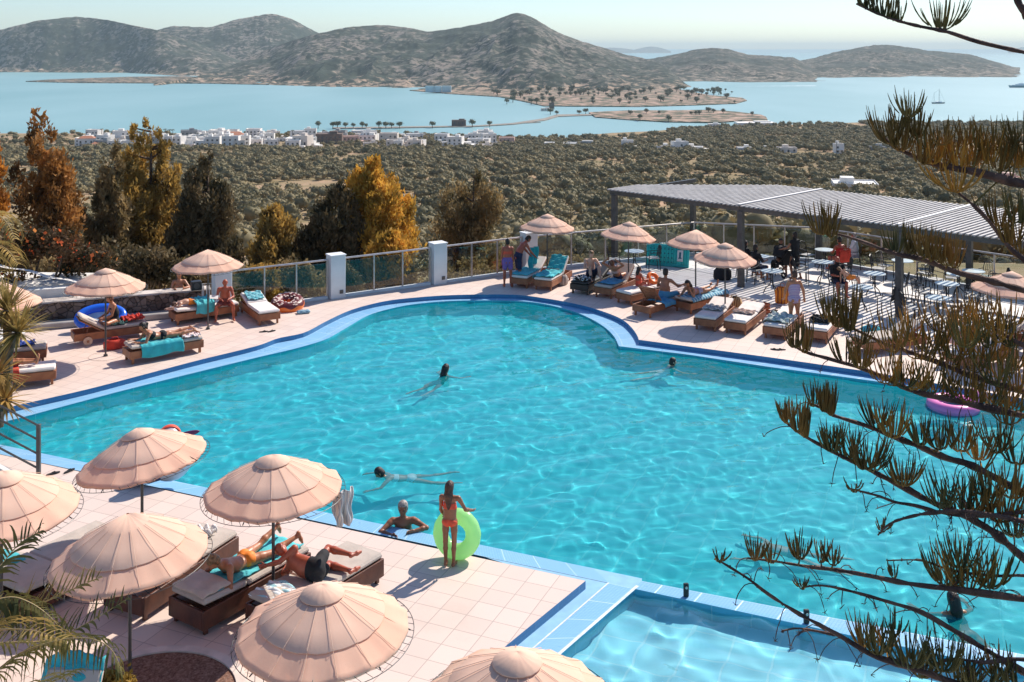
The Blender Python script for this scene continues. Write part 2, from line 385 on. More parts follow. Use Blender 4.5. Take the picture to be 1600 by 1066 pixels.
# valley ground: polar grid
us=np.linspace(-1300,3000,260); ds=np.r_[np.linspace(2,120,40),np.geomspace(125,1180,150)]
def valley():
    U,D=np.meshgrid(us,ds); sd=shore_d(U)
    D2=np.where(D>600,600+(D-600)*(sd*1.04-600)/(1180-600),D)
    # near the camera keep a broad sheet
    X=(U-800)*np.maximum(D2,60)/F; Y=D2
    Z=land_z(X,Y); nv,nu=U.shape
    id_=np.arange(nu*nv).reshape(nv,nu)
    f=np.c_[id_[:-1,:-1].ravel(),id_[:-1,1:].ravel(),id_[1:,1:].ravel(),id_[1:,:-1].ravel()]
    return tag(npmesh('ground',np.c_[X.ravel(),Y.ravel(),Z.ravel()],f,M_soil,smooth=True),kind='structure')
valley()
# sea
def sea_mat():
    m=bpy.data.materials.new('sea_water'); m.use_nodes=True; N,L=nodes(m); b=N['Principled BSDF']
    b.inputs['Roughness'].default_value=.5; b.inputs['IOR'].default_value=1.33; b.inputs['Specular IOR Level'].default_value=.35
    tc=N.new('ShaderNodeTexCoord'); mp=N.new('ShaderNodeMapping'); mp.inputs['Scale'].default_value=(1,.35,1)
    L.new(tc.outputs['Object'],mp.inputs['Vector'])
    n1=N.new('ShaderNodeTexNoise'); n1.inputs['Scale'].default_value=.0035; n1.inputs['Detail'].default_value=5
    L.new(mp.outputs[0],n1.inputs['Vector']); cr=N.new('ShaderNodeValToRGB'); e=cr.color_ramp.elements
    e[0].position=.35; e[0].color=(.20,.36,.37,1); e[1].position=.65; e[1].color=(.26,.42,.43,1)
    L.new(n1.outputs['Fac'],cr.inputs[0]); L.new(cr.outputs[0],b.inputs['Base Color'])
    n2=N.new('ShaderNodeTexNoise'); n2.inputs['Scale'].default_value=.25; n2.inputs['Detail'].default_value=6
    L.new(tc.outputs['Object'],n2.inputs['Vector']); bp=N.new('ShaderNodeBump'); bp.inputs['Strength'].default_value=.35; bp.inputs['Distance'].default_value=.6
    L.new(n2.outputs['Fac'],bp.inputs['Height']); L.new(bp.outputs[0],b.inputs['Normal'])
    return m
mm=MB(); Rr=150000
mm.add([(-40000,500,SEA),(40000,500,SEA),(Rr,Rr,SEA),(-Rr,Rr,SEA)],[(0,1,2,3)])
tag(mm.build('sea',sea_mat()),kind='structure')
# hills
def hill_mat(name,rock,scrub,sand,s=.02,zs=SEA):
    m=bpy.data.materials.new(name); m.use_nodes=True; N,L=nodes(m); b=N['Principled BSDF']
    ge=N.new('ShaderNodeTexCoord')
    def noise(sc,d=4,ro=.6):
        n=N.new('ShaderNodeTexNoise'); n.inputs['Scale'].default_value=sc; n.inputs['Detail'].default_value=d; n.inputs['Roughness'].default_value=ro; L.new(ge.outputs['Object'],n.inputs['Vector']); return n
    def ramp(src,a,c):
        r=N.new('ShaderNodeMapRange'); r.inputs[1].default_value=a; r.inputs[2].default_value=c; L.new(src,r.inputs[0]); return r
    def mix(f,a,c):
        x=N.new('ShaderNodeMix'); x.data_type='RGBA'; L.new(f,x.inputs[0])
        for k,q in((6,a),(7,c)):
            if isinstance(q,tuple): x.inputs[k].default_value=(*q,1)
            else: L.new(q,x.inputs[k])
        return x.outputs[2]
    big=noise(s*.12,5); fine=noise(s*1.15,7,.8); vf=noise(s*2.6,2,.6)
    ad=N.new('ShaderNodeMath'); ad.operation='ADD'; L.new(fine.outputs['Fac'],ad.inputs[0])
    mu=N.new('ShaderNodeMath'); mu.operation='MULTIPLY_ADD'; L.new(big.outputs['Fac'],mu.inputs[0]); mu.inputs[1].default_value=.55; mu.inputs[2].default_value=-.28
    L.new(mu.outputs[0],ad.inputs[1])
    base=mix(ramp(ad.outputs[0],.46,.57).outputs[0],scrub,rock)
    sx=N.new('ShaderNodeSeparateXYZ'); L.new(ge.outputs['Object'],sx.inputs[0])
    hz=N.new('ShaderNodeMapRange'); hz.inputs[1].default_value=zs+4; hz.inputs[2].default_value=zs+55; hz.inputs[3].default_value=.085; hz.inputs[4].default_value=-.13; L.new(sx.outputs[2],hz.inputs[0])
    a2=N.new('ShaderNodeMath'); a2.operation='ADD'; L.new(fine.outputs['Fac'],a2.inputs[0]); L.new(hz.outputs[0],a2.inputs[1])
    c=mix(ramp(a2.outputs[0],.54,.62).outputs[0],base,sand)
    c=mix(ramp(vf.outputs['Fac'],.55,.49).outputs[0],tuple(q*.55 for q in scrub),c)
    L.new(c,b.inputs['Base Color']); b.inputs['Roughness'].default_value=.95; b.inputs['Specular IOR Level'].default_value=.1
    return m
M_hill=hill_mat('hill_scrub',(.25,.205,.165),(.045,.058,.042),(.42,.30,.21))
M_hill2=hill_mat('far_hill_scrub',(.22,.18,.14),(.05,.06,.045),(.32,.26,.20))
def hill(name,sil,base,ridge_d,mt,pw=1.25,nu=420,nd=90,rough=26,seed=0,back=.35):
    """sil: (u,v) skyline; base: (u,v) shoreline; ridge_d: distance of the skyline"""
    su,sv=zip(*sil); bu,bv=zip(*base)
    U=np.linspace(su[0],su[-1],nu)
    vr=np.interp(U,su,sv); k=np.ones(9)/9; vr=np.convolve(np.pad(vr,4,mode='edge'),k,'valid')
    vr=vr+(fbm(U/7+seed,U*0+seed,3)-.5)*(1.6 if name=='hill' else .2)
    vb=np.interp(U,bu,bv)
    rd=np.interp(U,[q[0] for q in ridge_d],[q[1] for q in ridge_d]) if isinstance(ridge_d,list) else np.full(nu,float(ridge_d))
    rd=rd+(fbm(U/130+seed,U*0+3,2)-.5)*500
    db=162000/(vb-76)
    zr=8.2-(vr-76)*rd/F; zr=np.maximum(zr,SEA-3)
    T=np.r_[-.06,np.linspace(0,1,nd),1+np.linspace(.03,back,18)]
    t=T[:,None]; D=db[None]+(rd-db)[None]*t
    tt=np.clip(t,0,1); prof=np.where(t<0,-.05,tt**pw)
    sm=tt*tt*(3-2*tt); prof=np.where(t<0,-.04,.55*tt**pw+.45*sm)
    prof=np.where(t>1,1-((t-1)/back)**1.6*.9,prof)
    X=(U[None]-800)*D/F; Z=SEA+(zr-SEA)[None]*prof
    env=np.clip(t*4,0,1)*np.clip((1-t)*3.5,0,1)
    n1=(fbm(X/260+seed,D/260,4)-.5); n2=np.abs(fbm(X/150+seed+5,D/300,4)-.5)
    Z=Z+env*(n1*rough*2.4-n2*rough*3.4)*np.clip((zr-SEA)[None]/120,.15,1)
    Z=np.where(t<=0,SEA-3,Z)
    nv=len(T); id_=np.arange(nu*nv).reshape(nv,nu)
    f=np.c_[id_[:-1,:-1].ravel(),id_[:-1,1:].ravel(),id_[1:,1:].ravel(),id_[1:,:-1].ravel()]
    return tag(npmesh(name,np.c_[X.ravel(),D.ravel(),Z.ravel()],f,mt,smooth=True),kind='structure')
hill('hill',[(-500,80),(-300,70),(-100,60),(0,47),(60,32),(118,26),(160,30),(200,38),(245,47),(300,64),(350,84),(410,108),(450,122)],
     [(-500,112),(0,113),(200,114),(330,122),(450,128)],4700,M_hill,seed=3)
hill('hill',[(180,92),(215,66),(245,47),(270,41),(330,43),(370,30),(425,21),(455,29),(500,53),(560,84),(620,100)],
     [(180,112),(620,112)],5400,M_hill,seed=9,rough=20)
hill('hill',[(240,131),(300,122),(340,111),(380,95),(420,76),(460,62),(500,52),(545,42),(600,39),(640,44),(670,50),(720,43),(770,33),(800,21),(811,20),(832,27),(870,50),(900,62),(950,77),(980,86),(1010,92),(1040,104),(1068,128),(1080,137)],
     [(240,131),(330,130.5),(450,134),(560,139),(650,143),(700,145),(780,149),(830,155),(900,154),(980,150),(1060,142),(1080,138)],
     [(240,2850),(420,3700),(600,3900),(820,3700),(1000,3500),(1080,2700)],M_hill,pw=1.5,seed=1,nu=620,nd=120,rough=30)
hill('hill',[(930,106),(980,98),(1010,93),(1050,86),(1090,77),(1115,75),(1140,77),(1170,86),(1200,87),(1240,90),(1270,104),(1290,128)],
     [(930,131),(1060,128),(1100,127.5),(1160,129),(1265,128.5),(1290,129)],4400,M_hill2,seed=14,rough=16)
hill('hill',[(1200,112),(1240,97),(1275,90),(1310,80),(1370,70),(1400,71),(1450,79),(1500,83),(1520,86),(1560,98),(1600,110),(1660,119),(1700,121.5)],
     [(1200,125),(1300,122.5),(1340,121),(1500,121),(1700,121.5)],4900,M_hill2,seed=21,rough=16)
# faint islands on the horizon
def isle(sil,d,seed):
    hill('island',[(u,v) for u,v in sil],[(sil[0][0],76+162000/(d*.93)),(sil[-1][0],76+162000/(d*.93))],d,M_hill2,seed=seed,nu=80,nd=20,rough=5,back=.2)
isle([(915,80),(930,76.5),(942,75.2),(958,74.4),(972,75.4),(985,77),(996,80)],24000,2)
isle([(985,80),(998,76),(1008,73.6),(1017,72.6),(1027,73.6),(1036,76),(1048,80)],24500,5)
isle([(1575,80),(1590,75),(1610,72),(1640,73),(1680,80)],24000,8)
# flat sandy fields in the lagoon: extruded low sheets with real height
M_sand=soil_mat('sandy_field',[(.09,.095,.06),(.40,.27,.20),(.52,.37,.28)],.045,pos=(.47,.54,.68))
def flat(name,pts,h,mt):
    P=[P3(u,F*(H-SEA)/(v-76),0)[:2] for u,v in pts]
    mm=MB(); mm.prism(P,SEA-2,SEA+h); return tag(mm.build(name,mt),kind='structure')
flat('headland',[(40,128),(75,125.5),(130,123.5),(200,121),(290,120),(360,124),(420,133),(330,131),(220,130.5),(120,130)],2.2,M_hill)
flat('headland',[(640,142),(760,134),(900,134),(1000,134),(1060,140),(1110,150),(1160,154),(1167,158),(1150,162.5),(1090,165),(1000,167.5),(900,167),(850,166.5),(812,158),(780,152),(700,147)],1.6,M_sand)
flat('headland',[(920,177),(980,174),(1050,174),(1110,173),(1150,176),(1190,181),(1180,188),(1120,193),(1040,191.5),(980,188),(930,184)],1.6,M_sand)
flat('headland',[(1160,190),(1190,181),(1197,184),(1200,190),(1190,197),(1150,200)],1.4,M_sand)
M_cause=mat('causeway_stone',(.30,.25,.20),.9,.2,.3)
flat('causeway',[(520,200),(620,199),(740,197.4),(800,193.5),(850,186),(870,180),(925,179),(925,181),(872,183),(852,189),(803,195.3),(742,198.8),(620,200.8),(520,202)],1.0,M_cause)
flat('causeway',[(740,197.4),(820,191.8),(845,192),(820,193.2),(742,198.8)],.8,M_cause)
# low wooded strip right of the lagoon is part of the ground sheet
# ================= AIR
def haze():
    m=bpy.data.materials.new('haze_air'); m.use_nodes=True; N,L=nodes(m)
    N.remove(N['Principled BSDF']); v=N.new('ShaderNodeVolumePrincipled'); v.inputs['Color'].default_value=(.80,.97,1,1)
    v.inputs['Density'].default_value=5.5e-5; v.inputs['Anisotropy'].default_value=.0
    L.new(v.outputs[0],N['Material Output'].inputs['Volume'])
    mm=MB(); mm.box((0,15900,(SEA-6+165)/2),(60000,34000,165-(SEA-6)))
    tag(mm.build('haze',m),'thin pale blue air over the bay','haze',kind='stuff')
haze()
# ================= FOLIAGE HELPERS
def leaf_cloud(c,n,size,rs,up=0.0,aspect=1.0,shape='quad'):
    """c: (k,6) lobes cx,cy,cz,rx,ry,rz ; returns v,f of small leaf faces spread through the lobes' volume"""
    c=np.asarray(c,float); vol=(c[:,3]*c[:,4]*c[:,5])**.67; idx=rs.choice(len(c),n,p=vol/vol.sum())
    d=rs.normal(size=(n,3)); d/=np.linalg.norm(d,axis=1)[:,None]
    r=rs.rand(n)**.30
    p=c[idx,:3]+d*c[idx,3:]*r[:,None]*(1+.18*rs.normal(size=(n,1)))
    a=rs.normal(size=(n,3)); a[:,2]+=up*2; a+=d*.8; a/=np.linalg.norm(a,axis=1)[:,None]
    b=np.cross(a,rs.normal(size=(n,3))); b/=np.linalg.norm(b,axis=1)[:,None]+1e-9
    s=size*(.6+.8*rs.rand(n,1)); A=a*s*aspect*.5; B=b*s*.5
    v=np.stack([p-A,p+B*.8,p+A,p-B*.8],1).reshape(-1,3)
    return v,np.arange(4*n).reshape(n,4)
def core(c,k=.72,nu=8,nv=6,rs=None):
    V=[];Fc=[];b=0
    for q in c:
        th=np.linspace(0,2*PI,nu,endpoint=False); ph=np.linspace(.05,PI-.05,nv)
        T,P=np.meshgrid(th,ph); j=1+.18*(rs.rand(*T.shape)-.5)
        V.append(np.c_[(q[0]+q[3]*k*np.sin(P)*np.cos(T)*j).ravel(),(q[1]+q[4]*k*np.sin(P)*np.sin(T)*j).ravel(),(q[2]+q[5]*k*np.cos(P)*j).ravel()])
        i=np.arange(nu*nv).reshape(nv,nu)+b; i2=np.roll(i,-1,1)
        Fc.append(np.c_[i[:-1].ravel(),i[1:].ravel(),i2[1:].ravel(),i2[:-1].ravel()]); b+=nu*nv
    return np.concatenate(V),np.concatenate(Fc)
def join(*vf):
    V=[];Fc=[];b=0
    for v,f in vf: V.append(v); Fc.append(f+b); b+=len(v)
    return np.concatenate(V),np.concatenate(Fc)
def leaf_mat(name,c1,c2,scale=.6,tr=.25,ro=0.0,third=None):
    return mat(name,c1,.7,0,scale,col2=c2,spec=.2,trans=tr,random_obj=ro,lo=.38,hi=.62)
M_olive=leaf_mat('olive_leaves',(.30,.235,.115),(.15,.13,.062),.35,.15,.28)
M_olives=leaf_mat('olive_grove_leaves',(.30,.235,.115),(.135,.12,.058),.09,.15)
M_bark=mat('bark',(.13,.085,.055),.9,.3,5,bump=.5)
# ---------- olive grove
def olive_crown(seed,leaves,size):
    rs=np.random.RandomState(seed); k=6
    c=np.c_[rs.normal(0,1.15,k),rs.normal(0,1.15,k),2.5+rs.normal(0,.35,k),1.5+rs.rand(k)*.6,1.5+rs.rand(k)*.6,1.25+rs.rand(k)*.5]
    c[0]=[0,0,2.5,2.3,2.3,1.7]
    return join(leaf_cloud(c,leaves,size,rs),core(c,.8,8,6,rs))
olive_protos=[]
for i in range(4):
    v,f=olive_crown(50+i,900,.36)
    me=npmesh('crown',v,f,M_olive).data; olive_protos.append(me); bpy.data.objects.remove(bpy.data.objects['crown'])
tm=MB(); tm.tube([(0,0,-.8),(.1,0,.5),(0,.15,1.4),(.3,.2,2.2)],[.32,.24,.2,.12],7); tm.tube([(.05,.1,1.1),(-.5,-.2,1.9),(-.8,-.3,2.4)],[.15,.12,.07],6)
tro=tm.build('trunk',M_bark,smooth=True); trunk_me=tro.data; bpy.data.objects.remove(tro)
rs=np.random.RandomState(4)
sp=7.7; gx,gy=np.meshgrid(np.arange(-700,700,sp),np.arange(105,1380,sp))
X=(gx+rs.uniform(-.42,.42,gx.shape)*sp).ravel(); Y=(gy+rs.uniform(-.42,.42,gy.shape)*sp).ravel()
U=800+F*X/Y; dn=fbm(X/55+3,Y/55,3)
keep=(U>-330)&(U<1900)&(dn>.345)&(Y<shore_d(U)-14)
tk=np.abs(X-40-.12*Y-25*np.sin(Y/110))<3.2     # a dirt track
keep&=~((U<660)&(Y>890)&(rs.rand(len(Y))<.75)); keep&=~(tk&(Y<700))
keep&=~((U<760)&(Y<150))
X=X[keep];Y=Y[keep];Z=land_z(X,Y)
vis=Y>205
order=np.argsort(np.where(vis,Y,1e9)); ind=order[:300]; rest=order[300:]
rr=random.Random(5)
for n_,i in enumerate(ind):
    s=rr.uniform(.8,1.3)
    t=thing('olive_tree','rounded grey green olive tree in the nearer part of the valley grove','tree',(X[i],Y[i],Z[i]),rr.uniform(0,6.28),'olive trees of the valley grove')
    t.scale=(s,s,s*rr.uniform(.85,1.1))
    for nm,me in(('crown',olive_protos[rr.randrange(4)]),('trunk',trunk_me)):
        o=bpy.data.objects.new(nm,me); COL.objects.link(o); o.parent=t
fv=[]
pr=[olive_crown(80+i,90,.85) for i in range(3)]; pr2=[olive_crown(90+i,46,1.25) for i in range(3)]
pr=[join(leaf_cloud(np.array([[0,0,2.3,2.6,2.6,1.7],[1,.6,2.8,1.7,1.6,1.5],[-.9,-.8,2.5,1.6,1.8,1.5]]),150,.7,np.random.RandomState(i)),core([[0,0,2.2,2.5,2.5,1.7],[1,.6,2.7,1.7,1.6,1.5],[-.9,-.8,2.4,1.6,1.8,1.5]],.82,7,5,np.random.RandomState(i))) for i in range(4)]
acc=[]
for i in rest:
    v,f=pr[rr.randrange(4)]; a=rr.uniform(0,6.28); s=rr.choice([rr.uniform(.55,.9),rr.uniform(.8,1.3),rr.uniform(1.0,1.6)]); ca,sa=math.cos(a)*s,math.sin(a)*s
    acc.append((np.c_[v[:,0]*ca-v[:,1]*sa+X[i],v[:,0]*sa+v[:,1]*ca+Y[i],v[:,2]*s*rr.uniform(.85,1.1)+Z[i]-.3],f))
v,f=join(*acc)
tag(npmesh('olive_grove',v,f,M_olives),'rest of the olive grove reaching back to the village','olive grove',kind='stuff')
# low scrub between the trees
rs=np.random.RandomState(8); n=5200
Y2=np.sqrt(rs.uniform(60**2,1050**2,n)); X2=(rs.uniform(-90,1700,n)-800)/F*Y2
Y4=rs.uniform(44,230,1700); X4=(rs.uniform(700,1750,1700)-800)/F*Y4; k4=Y4>46+np.clip(-X4,0,20)*0; X2=np.r_[X2,X4[k4]]; Y2=np.r_[Y2,Y4[k4]]
ok=(fbm(X2/20,Y2/20,2)>.38); X2=X2[ok];Y2=Y2[ok]; Z2=land_z(X2,Y2)
acc=[]; sv,sf=join(leaf_cloud(np.array([[0,0,.3,1.,1.,.6]]),26,.5,rs),core([[0,0,.2,1.,1.,.6]],.8,6,4,rs))
for x,y,z in zip(X2,Y2,Z2):
    s=rr.uniform(.5,1.6)*(.7 if y<140 else 1); acc.append((np.c_[sv[:,0]*s+x,sv[:,1]*s+y,sv[:,2]*s+z],sf))
v,f=join(*acc); tag(npmesh('scrub',v,f,leaf_mat('scrub_leaves',(.26,.20,.10),(.13,.115,.055),.1,.15)),'low dry scrub covering the ground between the olive trees','scrub',kind='stuff')
# ---------- conifers and shrubs just behind the terrace
def conifer(name,label,u,vtop,Y,wpx,hbelow,leafm,seed,cat='tree',group=None,leaves=12000,size=.115,slim=1.0,spires=1,tuft=2.2,lean=0,nb=46):
    """crown of ascending sprays whose tip stands at pixel row vtop at distance Y, with real width and height"""
    rs=np.random.RandomState(seed); W=wpx*Y/F; zt=H-(vtop-76)*Y/F; x0=(u-800)*Y/F; zb=zt-hbelow; zg=float(land_z(x0,Y))
    hh=zt-zg; t=thing(name,label,cat,(x0,Y,zg),0,group)
    c=[]
    for s in range(spires):
        ox=(rs.rand()-.5)*W*.55 if s else 0; oy=(rs.rand()-.5)*W*.5 if s else 0; top=hh-(rs.rand()*.28*hbelow if s else 0)
        nb_=int(nb*1.7)
        for k in range(nb_//spires):
            q=(k+.5)/(nb_/spires); q=q**.85
            z=top-hbelow*q; rad=W*.56*(.10+.90*min(1,q*1.9)**.8)*(1 if s==0 else .62)*slim
            a=rs.rand()*2*PI; rr_=rad*(.2+.85*rs.rand()); br=rad*(.15+.20*rs.rand())+.10
            c.append([ox+rr_*math.cos(a)+lean*(z-hh),oy+rr_*math.sin(a),z-br*.2,br,br,br*(1.2+.9*rs.rand())])
    v,f=leaf_cloud(c,int(leaves*2.1),size,rs,up=.8,aspect=tuft)
    npmesh('crown',v,f,leafm,t)
    tb=MB(); tb.tube([(0,0,-.3),(.1,0,hh*.4),(lean*-hh*.3,0,hh*.7),(0,0,hh*.93)],[.2,.16,.1,.03],7)
    for k in range(0,len(c),4):
        q=c[k]; tb.tube([(0,0,q[2]-q[5]*1.1),(q[0]*.5,q[1]*.5,q[2]-q[5]*.6),(q[0],q[1],q[2])],[.07,.05,.02],5)
    tb.build('trunk',M_bark,t,smooth=True)
    return t
GOLD=leaf_mat('golden_needles',(.78,.43,.07),(.36,.22,.04),1.2,.42)
RUST=leaf_mat('rusty_needles',(.48,.22,.06),(.12,.065,.025),1.0,.38)
YEL=leaf_mat('yellow_green_needles',(.58,.36,.09),(.17,.12,.04),1.0,.38)
DARK=leaf_mat('dark_needles',(.23,.16,.075),(.07,.06,.03),1.0,.25)
BRN=leaf_mat('brown_green_needles',(.42,.29,.13),(.14,.11,.05),1.0,.35)
ORG=leaf_mat('orange_needles',(.70,.28,.04),(.3,.12,.025),1.0,.4)
conifer('pine_tree','tall rusty brown conifer with several spires at the left edge','40',168,46,1,1,RUST,1) if 0 else None
conifer('pine_tree','tall rusty brown conifer with dark spires near the left edge',62,166,47,118,8.6,RUST,1,leaves=15000,spires=4,nb=80)
conifer('pine_tree','bright orange conifer cut off by the left edge of the photo',-22,172,44,74,7.6,ORG,2,leaves=8000,spires=2)
conifer('pine_tree','tall yellow green conifer with pale feathery tips, second from the left',236,184,52,96,8.2,YEL,3,leaves=13000,spires=4,nb=76)
conifer('pine_tree','smaller olive brown conifer left of the tall yellow green one',180,222,50,62,6.6,BRN,4,leaves=8000,spires=3,nb=60)
conifer('pine_tree','dark brown conifer above the umbrella beside the stone wall',325,238,49,90,6.4,DARK,5,leaves=12000,spires=3,nb=70)
conifer('pine_tree','short yellowish conifer between the dark and the golden tree',428,318,48,78,4.2,YEL,6,leaves=8000,spires=3)
conifer('pine_tree','broad golden pine lit by the sun behind the white pillars',580,247,50,104,4.7,GOLD,7,leaves=22000,spires=3,nb=90,size=.12)
conifer('pine_tree','dark pine standing in the shade of the golden pine',528,285,49,92,5.2,DARK,8,leaves=13000,spires=2,nb=60)
conifer('pine_tree','thin olive brown pine behind the glass fence right of the golden one',740,264,58,104,5.6,BRN,9,leaves=9000,spires=3,nb=50)
conifer('shrub','low golden bush under the golden pine',612,366,46,66,1.6,GOLD,10,'shrub',leaves=4000)
def shrub(label,u,v,Y,w,h,m,seed,leaves=3500,size=.13,name='shrub',group=None,z0=None):
    rs=np.random.RandomState(seed); x0=(u-800)*Y/F; z=float(land_z(x0,Y)) if z0 is None else z0; zt=H-(v-76)*Y/F
    W=w*Y/F; hh=zt-z; k=14
    t=thing(name,label,'shrub',(x0,Y,z),0,group)
    c=[[rs.uniform(-.42,.42)*W,rs.uniform(-.3,.3)*W,hh-h*rs.uniform(.25,.8),W*.22,W*.22,h*.26] for _ in range(k)]
    a,b=leaf_cloud(c,leaves,size,rs,up=.3,aspect=1.5); npmesh('foliage',a,b,m,t)
    tb=MB()
    for q in c[:5]: tb.tube([(q[0]*.2,q[1]*.2,-.2),(q[0]*.6,q[1]*.6,q[2]*.6),(q[0],q[1],q[2])],[.08,.05,.02],5)
    tb.build('stem',M_bark,t); return t
for i,(u,v,Y,w,h,mt_,lb) in enumerate([(150,372,40,90,2.6,DARK,'dark shrub behind the left umbrella'),(230,380,39,90,2.4,DARK,'dark shrub between the two umbrellas by the wall'),(60,392,38,90,2.2,BRN,'brown green shrub at the foot of the rusty conifer'),
     (310,400,41,90,2.0,BRN,'brown shrub left of the first white pillar'),(480,402,43,80,2.0,BRN,'dark shrub right behind the second white pillar'),(400,412,44,70,1.6,YEL,'tawny shrub behind the fence right of the first pillar'),
     (630,398,46,80,1.8,BRN,'dry shrub above the parked car'),(720,402,50,90,1.9,BRN,'dark shrub behind the glass right of the third pillar'),(540,404,44,60,2.0,DARK,'dark shrub under the golden pine'),
     (870,392,62,100,2.6,BRN,'green brown shrub behind the fence below the far umbrella'),(790,396,60,70,2.6,YEL,'yellowish shrub behind the standing swimmer pair')]):
    shrub(lb,u,v,Y,w,h,mt_,30+i,group='shrubs behind the terrace')
# dry grass strip below the fence
rs=np.random.RandomState(12); n=26000; X3=rs.uniform(-16,12,n); Y3=rs.uniform(36,72,n); k=(Y3>34+(X3+9)*.62+3)|(X3>8); X3=X3[k];Y3=Y3[k]
Z3=land_z(X3,Y3); n=len(X3); hgt=rs.uniform(.25,.8,n); an=rs.rand(n)*6.28; w_=.03+.03*rs.rand(n)
p=np.c_[X3,Y3,Z3]; s_=np.c_[np.cos(an)*w_,np.sin(an)*w_,0*an]; tp=np.c_[rs.normal(0,.15,n),rs.normal(0,.15,n),hgt]
v=np.stack([p-s_,p+s_,p+tp],1).reshape(-1,3); tag(npmesh('dry_grass',v,np.arange(3*n).reshape(n,3),leaf_mat('straw',(.42,.27,.12),(.24,.14,.06),.5,.3)),'dry tawny grass below the glass fence','grass',kind='stuff')
# ---------- village
M_wht=mat('whitewash',(.80,.76,.70),.8,.05,.4); M_crm=mat('cream_render',(.70,.62,.54),.8,.06,.4); M_pnk=mat('pink_render',(.62,.42,.34),.8,.06,.4)
M_red=mat('red_roof_tiles',(.48,.19,.10),.8,.15,1.5); M_brn=mat('bare_brown_wall',(.17,.11,.085),.85,.2,.5); M_win=mat('dark_window',(.05,.06,.07),.3,.1,1); M_gry=mat('grey_concrete',(.36,.36,.35),.85,.1,.5)
def house(u,vb,wpx,st,style,label,group,rot=0,seed=0,Yo=None,name='house'):
    rg=random.Random(seed); Y=Yo or 162000/(vb-76)*.0+_depth_for(u,vb); x=(u-800)*Y/F; z=float(land_z(x,Y)); W=wpx*Y/F; D=W*rg.uniform(.6,.9); hh=3.5*st
    t=thing(name,label,'house',(x,Y,z-.5),rot,group)
    wm={'w':M_wht,'c':M_crm,'p':M_pnk,'b':M_brn,'g':M_gry}[style[0]]
    a=MB(); a.box((0,0,hh/2+.25),(W,D,hh+.5)); 
    a.box((0,-D/2+.1,hh+.8),(W,.2,.6)); a.box((0,D/2-.1,hh+.8),(W,.2,.6)); a.box((-W/2+.1,0,hh+.8),(.2,D-.42,.6)); a.box((W/2-.1,0,hh+.8),(.2,D-.42,.6))
    if rg.random()<.6: a.box((W*rg.uniform(-.25,.25),D*.1,hh+1.7),(W*.3,D*.4,2.4))
    if rg.random()<.5: a.box((W*.5+W*.16,-D*.1,1.6),(W*.33,D*.7,3.2))
    if st>1: a.box((0,-D/2-.65,3.35),(W*.7,1.3,.22))
    a.build('wall',wm,t)
    if 'r' in style[1:]:
        r=MB(); e=.5; r.add([(-W/2-e,-D/2-e,hh+1.15),(W/2+e,-D/2-e,hh+1.15),(W/2+e,D/2+e,hh+1.15),(-W/2-e,D/2+e,hh+1.15),(-W/4,0,hh+1.15+W*.16),(W/4,0,hh+1.15+W*.16)],[(0,1,5,4),(1,2,5),(2,3,4,5),(3,0,4),(3,2,1,0)]); r.build('roof',M_red,t)
    for s in range(st):
        nw=max(2,int(W/3.6))
        for k in range(nw):
            if rg.random()<.18: continue
            xx=(k+.5)/nw*W-W/2; b=MB(); tall=rg.random()<.4
            b.box((xx,-D/2-.02,3.1*s+(1.3 if tall else 1.75)+.4),(1.5,.14,2.3 if tall else 1.5)); b.build('window',M_win,t)
    return t
def _depth_for(u,v):
    ys=np.linspace(150,1240,600); x=(u-800)*ys/F; vv=76+F*(H-land_z(x,ys))/ys
    k=np.argmin(np.abs(vv-v)); return float(ys[k])
rg=random.Random(11)
VL='whitewashed flat-roofed house packed in the village along the lagoon shore'; VG='village houses by the lagoon'
for i in range(120):
    q=rg.random(); u=rg.triangular(95,580,330) if i<96 else rg.uniform(560,800); row=rg.random()
    vb=233-row*19+(max(0,u-560)*.012)
    st='w' if q<.72 else 'c' if q<.88 else 'g'
    house(u,vb,rg.uniform(14,26),rg.choice([1,2,2,3]),st,'cream rendered flat-roofed house in the village along the lagoon' if st=='c' else 'grey concrete house in the village along the lagoon' if st=='g' else VL,VG,rg.uniform(-.35,.35),i)
sp_=[(136,229,24,2,'wr','white house with a red tiled roof near the left end of the village'),(157,232,26,1,'wr','low white house with a terracotta roof at the village front left'),(365,223,34,2,'pr','pink house with a wide red tiled roof in the village'),
 (290,231,34,1,'w','long low white house at the front of the village below the dark conifer'),(470,228,42,2,'w','large white two-storey house at the front of the village'),(515,226,40,3,'b','unfinished dark brown apartment block in the middle of the village'),
 (548,224,24,2,'p','pink two-storey house right of the brown block'),(575,222,26,2,'w','white villa with dark balconies right of the pink house'),(608,225,28,3,'c','cream three-storey house at the right end of the village'),
 (650,219,20,2,'g','grey block house at the right end of the village'),(725,232,36,1,'w','white slab-roofed house standing alone on the village edge'),(763,226,22,3,'w','white house with dark balconies right of the slab-roofed house'),
 (792,226,24,2,'p','pink house next to the balcony house'),(866,229,30,1,'w','pale low house left of the long grey house'),(913,230,56,1,'g','long grey single-storey house with a white end wall'),(980,233,18,2,'w','small white cube house standing alone in the grove'),
 (1037,236,22,1,'w','small white house with a dark front left of the double house'),(1062,236,24,2,'w','white two-storey double house in the grove'),(1085,237,26,1,'w','low white house joined to the double house'),(1163,238,22,1,'w','small flat white house right of the double house'),(1190,240,20,1,'w','small white house with a blue grey wall in the grove'),
 (1229,238,28,1,'c','low cream house with a stepped roof in the right grove'),(1310,240,14,2,'w','narrow white house behind the right grove'),(1375,237,30,1,'g','blue grey shed half hidden by the pine twigs'),
 (1335,298,66,1,'w','large flat white house just beyond the pergola roof'),(1570,290,50,1,'p','pink wall of a low house behind the right twigs')]
